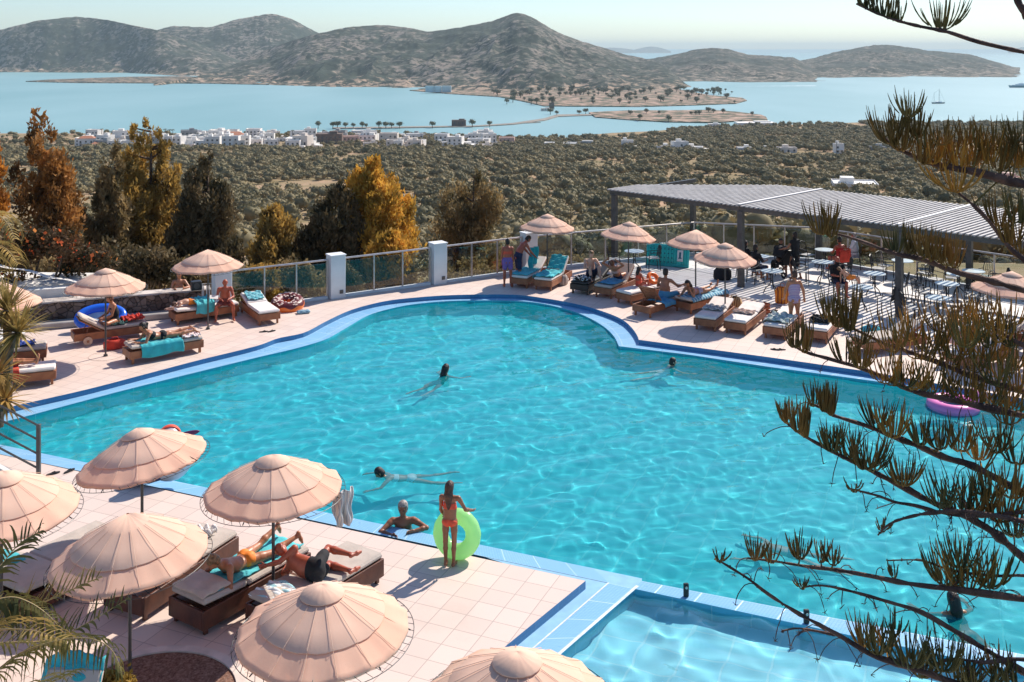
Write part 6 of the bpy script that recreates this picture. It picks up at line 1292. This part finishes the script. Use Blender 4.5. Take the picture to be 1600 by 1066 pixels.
# flip flops
def flip(label,u,v,rz,gap=.14,sw=(0,0)):
    x,y=G(u,v)
    for k in(0,1):
        o=thing('flip_flop',label+(', left one' if k==0 else ', right one'),'flip flop',(x+k*gap,y+k*sw[1],.006),R(rz+k*25),'flip flops left on the deck')
        a=MB(); a.prism([(.045*math.cos(t_)*(1.0 if math.sin(t_)>0 else .8),.13*math.sin(t_)) for t_ in np.linspace(0,2*PI,21)[:-1]],0,.018); a.build('sole',BLK,o); a=MB(); a.tube([(-.035,-.02,.015),(-.01,.03,.04),(0,.06,.02)],.007,5); a.tube([(.035,-.02,.015),(.01,.03,.04),(0,.06,.02)],.007,5); a.build('strap',BLK,o)
flip('black flip flop beside the handrail post by the pool',83,741,-50,.26,(0,.12)); flip('black flip flop on the deck below the doughnut float lounger',412,519,-70,.22,(0,.05)); flip('black flip flop near the far right pool wall',1211,547,60,.16)
flip('black flip flop by the large middle umbrella base',406,955,-60,.2); 
# parked car behind the fence
cx,cy=(651-800)/F*88,88.0; cz=float(land_z(cx,cy)); t=thing('parked_car','white hatchback parked on the road behind the glass fence','car',(cx,cy,cz+.62),R(22))
t.location.z=H-(447-76)*cy/F-.35
def carsec(x):  # half widths/heights along the length
    pass
body=[(-2.0,.30,.78,.70),(-1.95,.24,.98,.80),(-1.2,.22,1.02,.84),(0,.22,1.02,.85),(1.2,.22,.98,.84),(1.85,.26,.86,.76),(2.02,.34,.62,.62)]
g=MB()
for i,(xx,z0,z1,hw) in enumerate(body): g.add([(xx,-hw*.93,z0),(xx,-hw,z0+.25),(xx,-hw*.97,z1-.08),(xx,-hw*.86,z1),(xx,hw*.86,z1),(xx,hw*.97,z1-.08),(xx,hw,z0+.25),(xx,hw*.93,z0)],[])
for i in range(6): g.f+=[(i*8+k,i*8+(k+1)%8,(i+1)*8+(k+1)%8,(i+1)*8+k) for k in range(8)]
g.f+=[tuple(range(8))[::-1],tuple(range(48,56))]; M_car=mat('white_car_paint',(.78,.78,.78),.25,.02,2); bo=g.build('body',M_car,t)
g=MB(); g.add([(-1.85,-.72,.98),(1.05,-.74,.96),(1.05,.74,.96),(-1.85,.72,.98),(-1.35,-.56,1.44),(.25,-.60,1.46),(.25,.60,1.46),(-1.35,.56,1.44)],[(4,5,6,7),(0,1,5,4),(1,2,6,5),(2,3,7,6),(3,0,4,7)]); g.build('cabin',M_car,t)
g=MB(); g.add([(-1.80,-.62,1.03),(-1.80,.62,1.03),(-1.42,.50,1.40),(-1.42,-.50,1.40)],[(0,3,2,1)]); g.v=[(a-.035,b,c) for a,b,c in g.v]; g.build('rear_window',M_win,t)
for s in(-1,1):
    for (xa,xb,xc,xd) in((-1.45,-.62,-.62,-1.22),(-.5,.75,.18,-.5)): g=MB(); f_=[(xa,s*.735,1.04),(xb,s*.745,1.03),(xc,s*.625,1.38),(xd,s*.625,1.38)]; g.add([(a,b+s*.012,c) for a,b,c in f_],[(0,1,2,3)]); g.build('side_window',M_win,t)
    g=MB(); g.box((-1.99,s*.62,.80),(.06,.16,.3),bev=.02); g.build('tail_light',mat('tail_red',(.35,.02,.02),.3,.05,2),t)
    for xx in(-1.3,1.3): g=MB(); g.cyl((xx,s*.68,.30),(xx,s*.84,.30),.31,.31,18); wo=g.build('wheel',M_iron,t); g=MB(); g.cyl((xx,s*.83,.30),(xx,s*.85,.30),.18,.18,14); g.build('hubcap',M_steel,wo)
# road under the car
q=MB(); rc=[(cx-22,cy-9.5),(cx-6,cy-5.0),(cx+10,cy-.5),(cx+26,cy+5),(cx+24,cy+9),(cx+8,cy+4),(cx-8,cy-.7),(cx-23,cy-5)]
q.prism(rc,t.location.z-1.5,t.location.z-.02); tag(q.build('road',mat('dusty_asphalt',(.30,.25,.21),.9,.15,.8)),kind='structure')
# small things by the terrace
x,y=G(1360,520); cushion('turquoise and white toy lying on the terrace edge behind the twigs',x,y,.10,.5,.3,.2,20,TEAL2,'toy','toy')
x,y=G(336,452); t=thing('speaker_box','black box standing on the stone wall beside the bald man','box',(-9.75,32.0,.74),R(28)); a=MB(); a.box((0,0,.15),(.32,.22,.28),bev=.02); a.build('case',M_iron,t); a=MB(); a.cyl((0,-.10,.15),(0,-.125,.15),.09,.09,16); a.build('grille',M_pole,t)
q=ppt('L3',.1,.45,.3); t=thing('plastic_chair','white plastic chair between the bald man and the wall','chair',(-9.3,31.95,0),R(200))
a=MB(); a.box((0,0,.42),(.46,.44,.03),bev=.01); a.build('seat',M_white,t); a=MB()
for k in range(5): a.tube([(-.18+k*.09,-.2,.44),(-.18+k*.09,-.27,.86)],.014,5)
a.tube([(-.22,-.2,.42),(-.22,-.28,.9),(.22,-.28,.9),(.22,-.2,.42)],.02,6); a.build('backrest',M_white,t)
for sx in(-1,1):
    for sy in(-1,1): a=MB(); a.tube([(sx*.2,sy*.19,0),(sx*.19,sy*.18,.41)],.018,6); a.build('leg',M_white,t)
# ================= FOREGROUND NORFOLK PINE
M_twig=leaf_mat('pine_twig',(.42,.23,.06),(.15,.11,.035),3.0,.3); M_branch=mat('pine_branch',(.19,.10,.07),.85,0,9,col2=(.06,.03,.024),bump=.8,bscale=60)
M_twig2=leaf_mat('pine_twig_green',(.22,.17,.05),(.08,.08,.03),4.0,.1); M_sunlit_tip=leaf_mat('pine_twig_sunlit',(.62,.32,.06),(.26,.14,.03),3.0,.15)  # the golden copy carries the sunlit twig tone in its leaf colour
TX,TY=4.9,5.5
np_=thing('norfolk_pine','tall conifer with upturned finger like twigs whose branches reach in from the right','tree',(TX,TY,0))
a=MB(); a.tube([(0,0,-.1),(.05,0,3),(0,.05,6),(0,0,9),(.02,0,12)],[.26,.22,.18,.14,.09],12); a.build('trunk',M_branch,np_,smooth=True)
def W3(u,v,d): return Vector(((u-800)*d/F-TX,d-TY,H-(v-76)*d/F))
rs=np.random.RandomState(77)
def twig(mb,p,d0,L,r,curl=.5,n=5):
    pts=[];rad=[];d=Vector(d0).normalized(); up=Vector((0,0,1)); q=Vector(p); sd=Vector(rs.normal(0,.12,3))
    for i in range(n+1):
        pts.append(tuple(q)); k=i/n; rad.append(r*(1-.35*k)*(1+.18*((i%2)*2-1)) if i<n else r*.25); d=(d+up*curl/n*1.6+sd/n).normalized(); q=q+d*(L/n)
    mb.tube(pts,rad,5)
    # scale-leaf spikes roughen the outline
    for i in range(1,n):
        P=Vector(pts[i])
        for k in range(2):
            a=rs.rand()*6.28; o=Vector((math.cos(a),math.sin(a),.6)).normalized(); w=Vector((0,0,1)).cross(o).normalized()*r*.55; mb.add([P+w,P-w,P+o*r*2.3+Vector((0,0,r))],[(0,1,2)])
def tuft(mb,c,n,L,spread,r=.0042,lean=0,upb=.55):
    for i in range(n):
        a=rs.rand()*2*PI; e=spread*(.15+.85*math.sqrt(rs.rand())); d=Vector((math.cos(a)*e*.75+lean,math.sin(a)*e*.75,upb*.8+.6*(1-e))); o=Vector((math.cos(a)*1.25,math.sin(a),.35*e-.1))*L*.33*e
        if i%3==0: mb.tube([Vector(c)-Vector((0,0,.01)),Vector(c)+o*.55-Vector((0,0,.012)),Vector(c)+o],[.0048,.0042,.0036],4)
        twig(mb,Vector(c)+o,d,L*rs.uniform(.72,1.28),r*rs.uniform(.9,1.3),.8)
def poly_at(P,t):
    seg=[(P[i+1]-P[i]).length for i in range(len(P)-1)]; T=sum(seg)*t
    for i,s in enumerate(seg):
        if T<=s or i==len(seg)-1: return P[i].lerp(P[i+1],min(1,T/s)),(P[i+1]-P[i]).normalized()
        T-=s
def branch(pts,d0,d1,w0,w1,tufts,rows=(),mtw=None,totrunk=True,bare=0,extra=()):
    """pts: picture rows of the limb from its tip to where it leaves the frame; tufts: (u,v,n,length px,spread)"""
    n=len(pts); P=[W3(u,v,d0+(d1-d0)*i/(n-1)) for i,(u,v) in enumerate(pts)]; m=MB(); rad=[(w0+(w1-w0)*i/(n-1))*d0/F/2 for i in range(n)]
    PP=list(P); RR=list(rad)
    if totrunk: e=P[-1]; PP+= [e.lerp(Vector((0,0,e.z-.25)),.5),Vector((0,0,e.z-.3))]; RR+=[rad[-1]*1.2,rad[-1]*1.5]
    # smooth
    S=[];SR=[]
    for i in range(len(PP)-1):
        for k in range(4):
            t=k/4; p0=PP[max(i-1,0)];p1=PP[i];p2=PP[i+1];p3=PP[min(i+2,len(PP)-1)]; S.append(.5*((2*p1)+(p2-p0)*t+(2*p0-5*p1+4*p2-p3)*t*t+(3*p1-p0-3*p2+p3)*t**3)); SR.append((RR[i]*(1-t)+RR[i+1]*t)*(1+.14*rs.normal()))
    S.append(PP[-1]); SR.append(RR[-1]); m.tube(S,SR,7); 
    for k in range(int(len(S)*1.2)):   # knobs and dead stubs
        q=S[rs.randint(len(S)-8)] if len(S)>9 else S[0]; d=Vector(rs.normal(0,1,3)).normalized(); m.tube([q,q+d*.012],[.006,.002],4)
    for b in range(bare):
        q,_=poly_at(P,rs.rand()*.9); d=Vector(rs.normal(0,1,3)); d.z=abs(d.z)*.4; d.normalize(); pts_=[q]; L=rs.uniform(.08,.22)
        for k in range(6): d=(d+Vector((0,0,-.28))+Vector(rs.normal(0,.12,3))).normalized(); pts_.append(pts_[-1]+d*L/6)
        m.tube(pts_,[.0028]*6+[.001],4); c=pts_[-1]
        for k in range(4): m.tube([c,c+Vector(rs.normal(0,1,3)).normalized()*.022],[.0025,.001],4)
    bo=m.build('branch',M_branch,np_,smooth=True)
    fm={0:MB(),1:MB(),2:MB()}; dm=(d0+d1)/2
    for (u,v,nn,Lp,sp,kind) in tufts:
        c=W3(u,v,dm+rs.uniform(-.12,.12)); tuft(fm[kind],c,nn,Lp*dm/F,sp)
        if nn>=8:  # side spray carrying the tuft
            q=min(S,key=lambda s_:(s_-c).length); sb=MB(); 
            if (q-c).length>.01: fm[kind].tube([q,(q+c)/2-Vector((0,0,.01)),c],[.006,.005,.004],5)
    for (t0,t1,nn,Lp,kind) in rows:    # comb of upright twigs along the limb
        for i in range(nn):
            q,dr=poly_at(P,t0+(t1-t0)*(i+rs.rand())/nn); a=rs.normal(0,.30); side=Vector((0,rs.choice([-1,1])*rs.uniform(.05,1.0),0))
            twig(fm[kind],q,Vector((a*.6,0,.55))+side*.7,Lp*dm/F*rs.uniform(.7,1.25),.0042*rs.uniform(1,1.4),.9)
    for k,mm in fm.items():
        if mm.f: mm.build('foliage',(M_twig,M_twig2,M_sunlit_tip)[k],bo)
    return bo
branch([(1338,6),(1372,22),(1404,33),(1440,42),(1480,50),(1530,66),(1600,82),(1680,100)],6.2,6.0,3,9,[(1471,44,26,46,1.1,1)],rows=[(.01,.22,56,36,1)])
branch([(1560,-30),(1585,-8),(1598,14),(1640,40)],6.1,6.0,8,12,[(1575,-15,10,40,.8,1)])
branch([(1374,205),(1392,226),(1420,240),(1450,253),(1490,262),(1530,270),(1600,288),(1680,300)],6.6,6.2,5,15,[(1420,180,20,38,.95,1),(1408,196,12,34,1.0,1),(1392,222,26,52,.9,0),(1408,232,26,56,.6,0),(1432,212,22,42,.7,0)]+[(1440+i*15,254+(i%3)*5-6*(i%2),18,rs.uniform(36,50),.7,(0,2,0)[i%3]) for i in range(12)]+[(1450+i*20,232-(i%2)*8,11,36,.8,(1,0)[i%2]) for i in range(8)])
branch([(1276,362),(1308,366),(1345,377),(1400,397),(1440,405),(1490,424),(1540,437),(1600,454),(1680,480)],6.9,6.4,3,13,[(1284,364,22,44,.8,0),(1298,368,22,46,.6,0),(1401,392,16,38,.8,1)]+[(1425+i*11,392+i*4,14,40,.6,0) for i in range(7)])
branch([(1478,283),(1496,300),(1520,320),(1545,345),(1570,378),(1600,405),(1660,440)],6.5,6.2,3,9,[(1494,298,34,42,1.4,2),(1560,350,22,46,.9,0),(1580,380,30,54,.7,0),(1592,345,24,50,.8,1),(1598,400,26,56,.8,0),(1600,240,20,60,.8,1)])
branch([(1290,494),(1338,516),(1380,536),(1420,550),(1470,568),(1520,588),(1600,612),(1680,640)],6.8,6.4,3,12,[(1296,500,24,42,.75,0),(1312,508,28,52,.55,0),(1326,514,28,58,.4,0),(1345,535,16,32,.9,0)]+[(1395+i*14,548+i*3.4-(i%3)*12,13,rs.uniform(42,62),.8,(0,1,2)[i%3]) for i in range(15)]+[(1470+i*22,516-(i%2)*10,13,46,.9,(0,2)[i%2]) for i in range(6)])
branch([(1233,536),(1258,550),(1300,562),(1350,577),(1390,594),(1430,612),(1500,628),(1600,650),(1680,670)],6.6,6.3,3,12,[(1242,540,22,38,.6,0),(1258,548,26,46,.4,0),(1322,566,26,36,.9,0),(1345,572,26,42,.8,0)]+[(1380+i*15,596+i*3.2,13,rs.uniform(36,56),.85,(2,0,1)[i%3]) for i in range(15)],bare=6)
branch([(1264,630),(1282,637),(1302,649),(1350,664),(1390,680),(1430,695),(1480,716),(1520,728),(1600,770),(1680,800)],6.5,6.2,3,13,[(1272,632,18,32,.6,1),(1288,640,26,40,.4,0),(1298,646,22,44,.3,0),(1372,668,30,40,.9,0),(1395,680,34,46,.8,2),(1440,692,28,38,.9,1),(1470,700,28,44,.9,0),(1500,702,22,50,.8,0),(1530,715,22,50,.8,2),(1560,705,20,50,.9,0),(1590,722,22,54,.8,1),(1575,660,16,46,.9,0)],bare=12)
branch([(1220,651),(1234,665),(1258,682),(1300,705),(1360,735),(1410,760),(1450,782),(1500,803),(1550,830),(1600,872),(1680,930)],6.3,6.0,3,14,[(1230,658,22,30,.7,0),(1248,672,26,44,.5,0),(1258,680,20,46,.3,0),(1300,702,32,40,.85,1),(1325,715,30,44,.8,1),(1352,730,34,50,.95,0),(1362,733,20,46,1.1,1),(1412,756,32,40,1.0,0),(1500,800,34,58,.9,1),(1525,805,30,54,.9,0),(1560,812,34,58,.9,0),(1585,835,34,60,.9,1),(1545,775,26,48,.9,1)],bare=16)
branch([(1329,764),(1350,769),(1375,776),(1400,785),(1430,790),(1480,803),(1540,806),(1600,800),(1680,795)],6.1,6.0,2.5,8,[(1334,766,8,16,1.2,0),(1470,790,24,44,1.0,1),(1580,775,26,50,.9,0)],bare=14)
branch([(1372,836),(1390,819),(1420,808),(1460,801),(1520,800),(1600,815),(1680,830)],6.0,5.9,2.5,9,[(1378,828,8,16,1.2,0)],bare=16)
branch([(1168,872),(1210,877),(1260,885),(1310,891),(1360,900),(1420,912),(1500,922),(1600,936),(1680,950)],6.0,5.8,3,12,[(1180,872,22,30,.9,0),(1205,876,12,26,1.0,0),(1250,870,26,34,.8,0),(1282,875,16,28,.9,0),(1302,880,14,28,.9,0),(1398,900,8,20,.8,1),(1482,912,34,56,.9,1),(1512,918,40,62,.9,2),(1545,915,36,56,.95,1),(1500,885,24,44,1.1,1)],bare=22)
branch([(1386,876),(1440,876),(1490,892),(1560,900),(1640,905)],6.1,5.9,2,5,[],bare=8)
branch([(1118,873),(1140,886),(1170,905),(1200,928),(1250,960),(1310,992),(1360,1022),(1400,1036),(1460,1056),(1540,1085),(1620,1110)],5.8,5.6,2.5,12,[(1124,876,8,16,1.3,0),(1350,1008,24,40,.8,0),(1372,1018,26,42,.8,1),(1398,990,18,30,1.0,1),(1420,1040,32,48,1.0,1),(1440,1056,32,44,1.0,1),(1475,1046,34,46,1.0,1),(1500,1070,34,54,1.0,1),(1530,1080,34,50,1.0,1),(1385,1012,14,28,1.0,2)],bare=14)
branch([(1252,918),(1285,915),(1330,924),(1390,941),(1440,957),(1490,985),(1540,1015),(1600,1050),(1680,1090)],5.9,5.7,2.5,11,[(1254,918,8,14,1.3,0)],bare=26)
branch([(1223,986),(1250,982),(1305,992)],5.8,5.8,2,5,[],totrunk=False,bare=5)
branch([(1455,1040),(1490,1030),(1540,1035),(1590,1030),(1660,1040)],5.7,5.6,3,8,[(1560,1060,26,44,1.0,0),(1590,1075,26,44,1.0,1)],bare=12)
branch([(1540,505),(1565,520),(1600,540),(1680,570)],6.4,6.2,4,9,[(1510+i*18,540-(i%2)*8,14,48,.8,(1,2)[i%2]) for i in range(5)]+[(1560,600,16,50,.8,1),(1590,610,16,50,.8,0)])
# ================= PALMS
M_fr=leaf_mat('palm_frond',(.20,.16,.045),(.07,.075,.025),2.0,.3); M_fr2=leaf_mat('palm_frond_gold',(.50,.34,.11),(.17,.13,.04),2.0,.25); M_rach=mat('palm_rachis',(.42,.30,.13),.6,.15,6)
def frond(par,P,L0,n,m_,droop=.5,w=.016,vee=.5,rad=.012,fwdk=.55):
    P=[Vector(p) for p in P]; S=[]
    for i in range(len(P)-1):
        for k in range(5):
            t=k/5; p0=P[max(i-1,0)];p1=P[i];p2=P[i+1];p3=P[min(i+2,len(P)-1)]; S.append(.5*((2*p1)+(p2-p0)*t+(2*p0-5*p1+4*p2-p3)*t*t+(3*p1-p0-3*p2+p3)*t**3))
    S.append(P[-1]); m=MB(); m.tube(S,list(np.linspace(rad,rad*.25,len(S))),5); fo=m.build('frond',M_rach,par,smooth=True); g=MB()
    for i in range(n):
        t=.08+.92*i/(n-1); q,dr=poly_at(S,t); sd=dr.cross(Vector((0,0,1))); sd=sd.normalized() if sd.length>.05 else Vector((1,0,0)); upn=sd.cross(dr).normalized(); ll=L0*math.sin(PI*(.12+.80*t))**.6
        for s in(-1,1):
            d=(sd*s*.9+dr*fwdk+upn*vee*rs.uniform(.5,1.2)+Vector(rs.normal(0,.09,3))).normalized(); pts=[q]; dd=d.copy(); l_=ll*rs.uniform(.8,1.1)
            for k in range(4): dd=(dd+Vector((0,0,-droop*.25*(k+.5)))).normalized(); pts.append(pts[-1]+dd*l_/4)
            wn=(dr*.8+upn*.3).normalized(); vs=[]; 
            for k,pp in enumerate(pts): ww=w*(.5,1,.85,.55,.06)[k]; vs+=[pp-wn*ww,pp+wn*ww]
            g.add(vs,[(2*k,2*k+1,2*k+3,2*k+2) for k in range(4)])
    g.build('leaflets',m_,fo); return fo
def palm(label,x,y,zc,rt=.12):
    t=thing('palm_tree',label,'palm tree',(x,y,0)); a=MB(); n=12; a.tube([(0,0,zc*k/n) for k in range(n+1)],[rt*(1+.10*(k%2))*(1.15-.2*k/n) for k in range(n+1)],12); a.lathe([(rt*.9,zc-.1),(rt*1.3,zc+.02),(rt*.6,zc+.16),(.01,zc+.22)],12); a.build('trunk',M_bark,t); return t
def FW(u,v,d,o): return Vector(((u-800)*d/F-o[0],d-o[1],H-(v-76)*d/F-o[2]))
o_=(-5.55,10.2,0); pz=H-(1015-76)*10.2/F; pt_=palm('palm with arching feathery fronds at the bottom left corner',o_[0],o_[1],pz-.1)
cr_=(-95,1015,10.2)
for pts,L0,n,m_,dr,ve in [([cr_,(-30,1058,10.1),(30,1022,9.9),(90,1001,9.8),(140,998,9.7),(172,1013,9.6),(188,1042,9.6)],.42,44,M_fr,1.3,.1),([cr_,(-40,955,10.2),(10,934,10.3),(45,941,10.3),(80,966,10.3),(108,1003,10.3)],.46,40,M_fr,1.4,.1),
    ([cr_,(-20,985,10.5),(50,950,10.6),(105,925,10.7),(150,905,10.8)],.42,36,M_fr2,.25,.7),([cr_,(0,1005,10.0),(80,1000,10.1),(140,972,10.2),(196,938,10.3)],.42,40,M_fr,.35,.6),([cr_,(-40,930,10.5),(0,885,10.7),(30,850,10.9),(60,832,11)],.45,34,M_fr,.4,.5),
    ([cr_,(-60,1000,10.0),(-10,985,9.7),(50,985,9.5),(95,1000,9.4)],.40,34,M_fr2,.7,.4),([cr_,(-80,1060,9.9),(-20,1085,9.6),(50,1075,9.3),(110,1055,9.1)],.40,34,M_fr,.9,.3),([cr_,(-120,900,10.3),(-130,820,10.4)],.4,26,M_fr,.5,.4),([cr_,(-180,1000,10.2),(-260,1040,10)],.4,26,M_fr,.5,.4),([cr_,(-90,1000,11),(-60,960,11.8),(0,935,12.1)],.4,26,M_fr2,.5,.4)]:
    frond(pt_,[FW(*p,o_) for p in pts],L0,n,m_,dr,vee=ve)
o_=(-11.6,22.0,0); pt2=palm('tall palm whose frond tips reach in above the spiky plant at the left edge',o_[0],o_[1],3.7,.15); cr_=(-54,400,22)
for pts in [[cr_,(-45,350,22),(-10,335,21.8),(12,350,21.6),(22,372,21.5)],[cr_,(-20,382,22),(8,388,21.8),(28,412,21.6)],[cr_,(-90,330,22),(-130,330,22)],[cr_,(-60,340,22.8),(-50,310,23.5)],[cr_,(-100,390,21.5),(-140,420,21)],[cr_,(-30,395,21),(-5,420,20.5),(10,452,20.2)]]: frond(pt2,[FW(*p,o_) for p in pts],.62,34,M_fr2,.9,w=.022,vee=.3,rad=.025)
# yucca
def yucca(label,u,v,Y,heads,L,n,m_,base_z=0):
    x=(u-800)*Y/F; zc=H-(v-76)*Y/F; t=thing('yucca',label,'plant',(x,Y,0)); a=MB(); a.tube([(0,0,base_z),(.05,0,zc*.5),(0,0,zc)],[.13,.10,.09],9)
    hd_=[(0,0,zc)]
    for (hu,hv,hy) in heads: hp=Vector(((hu-800)*hy/F-x,hy-Y,H-(hv-76)*hy/F)); a.tube([(0,0,zc*.45),(hp.x*.6,hp.y*.6,hp.z-.25),tuple(hp)],[.09,.07,.06],8); hd_.append(tuple(hp))
    a.build('stem',M_bark,t)
    for hp in hd_:
        g=MB()
        for i in range(n):
            az=rs.rand()*6.28; el=rs.uniform(-.75,1.35); d=Vector((math.cos(az)*math.cos(el),math.sin(az)*math.cos(el),math.sin(el))); l_=L*rs.uniform(.75,1.1); q=Vector(hp)+d*.05; wv=d.cross(Vector((0,0,1))).normalized() if abs(d.z)<.97 else Vector((1,0,0)); vs=[]
            for k in range(5): ww=.030*(.6,1,.9,.55,.03)[k]; vs+=[q-wv*ww,q+wv*ww]; q=q+d*l_/4; d=(d+Vector((0,0,-.09))).normalized()
            g.add(vs,[(2*k,2*k+1,2*k+3,2*k+2) for k in range(4)])
        g.build('leaves',m_,t)
yucca('spiky yucca with sword shaped leaves at the left edge in front of the stone wall',10,486,24.0,[(28,520,23.6),(-30,505,24)],.86,110,M_fr2)
yucca('low spiky yucca at the left edge over the tanned legs',-4,585,22.5,[(8,625,22.0)],.62,70,leaf_mat('yucca_gold',(.46,.27,.07),(.14,.09,.03),2,.2))
# golden bush in the planting bed
t=thing('bush','small golden green bush in the round gravel bed','bush',(-4.82,12.55,.0)); c=[[rs.uniform(-.22,.22),rs.uniform(-.2,.2),rs.uniform(.2,.62),.16,.16,.15] for _ in range(14)]; v,f=leaf_cloud(c,2600,.055,rs,up=.4,aspect=1.5); npmesh('foliage',v,f,leaf_mat('golden_leaf',(.42,.25,.04),(.16,.11,.025),3,.3),t); a=MB()
for q in c[:5]: a.tube([(0,0,0),tuple(q[:3])],[.02,.008],5)
a.build('stem',M_bark,t)
# flowering creeper and dry brush behind the wall
M_bou=leaf_mat('creeper_leaves',(.16,.085,.04),(.05,.045,.02),1.5,.25)
t=thing('flowering_creeper','dark creeper with red and orange flowers over the white wall at the left','creeper',(-15.6,32.6,.6)); c=[[rs.uniform(-3.2,2.6),rs.uniform(-.8,.8),rs.uniform(.0,1.9),.6,.5,.45] for _ in range(26)]; v,f=leaf_cloud(c,9000,.11,rs,up=.2,aspect=1.3); fo=npmesh('foliage',v,f,M_bou,t)
v,f=leaf_cloud([[q[0],q[1]-.15,q[2]+.1,.6,.5,.45] for q in c],420,.13,rs); tag(npmesh('flowers',v,f,leaf_mat('red_orange_petals',(.75,.10,.03),(.80,.30,.08),1.2,.3),fo),kind='stuff'); a=MB()
for q in c[:10]: a.tube([(q[0]*.5,0,-.6),(q[0]*.8,q[1]*.5,q[2]*.5),tuple(q[:3])],[.05,.035,.015],5)
a.build('stem',M_bark,t)
t=thing('dry_brush','dry brown thorny brush rising behind the stone wall','shrub',(-11.3,33.6,-2.0)); g=MB()
for i in range(1500):
    b=Vector((rs.uniform(-3.6,2.2),rs.uniform(-.9,.9),rs.uniform(-.2,1.6))); d=Vector((rs.normal(0,.35),rs.normal(0,.3),1)).normalized(); l_=rs.uniform(.5,1.6); w=Vector((.018,0,0)); g.add([b-w,b+w,b+d*l_+w*.2],[(0,1,2)])
g.build('stems',leaf_mat('dry_stems',(.36,.24,.15),(.14,.09,.055),1.5,.2),t)
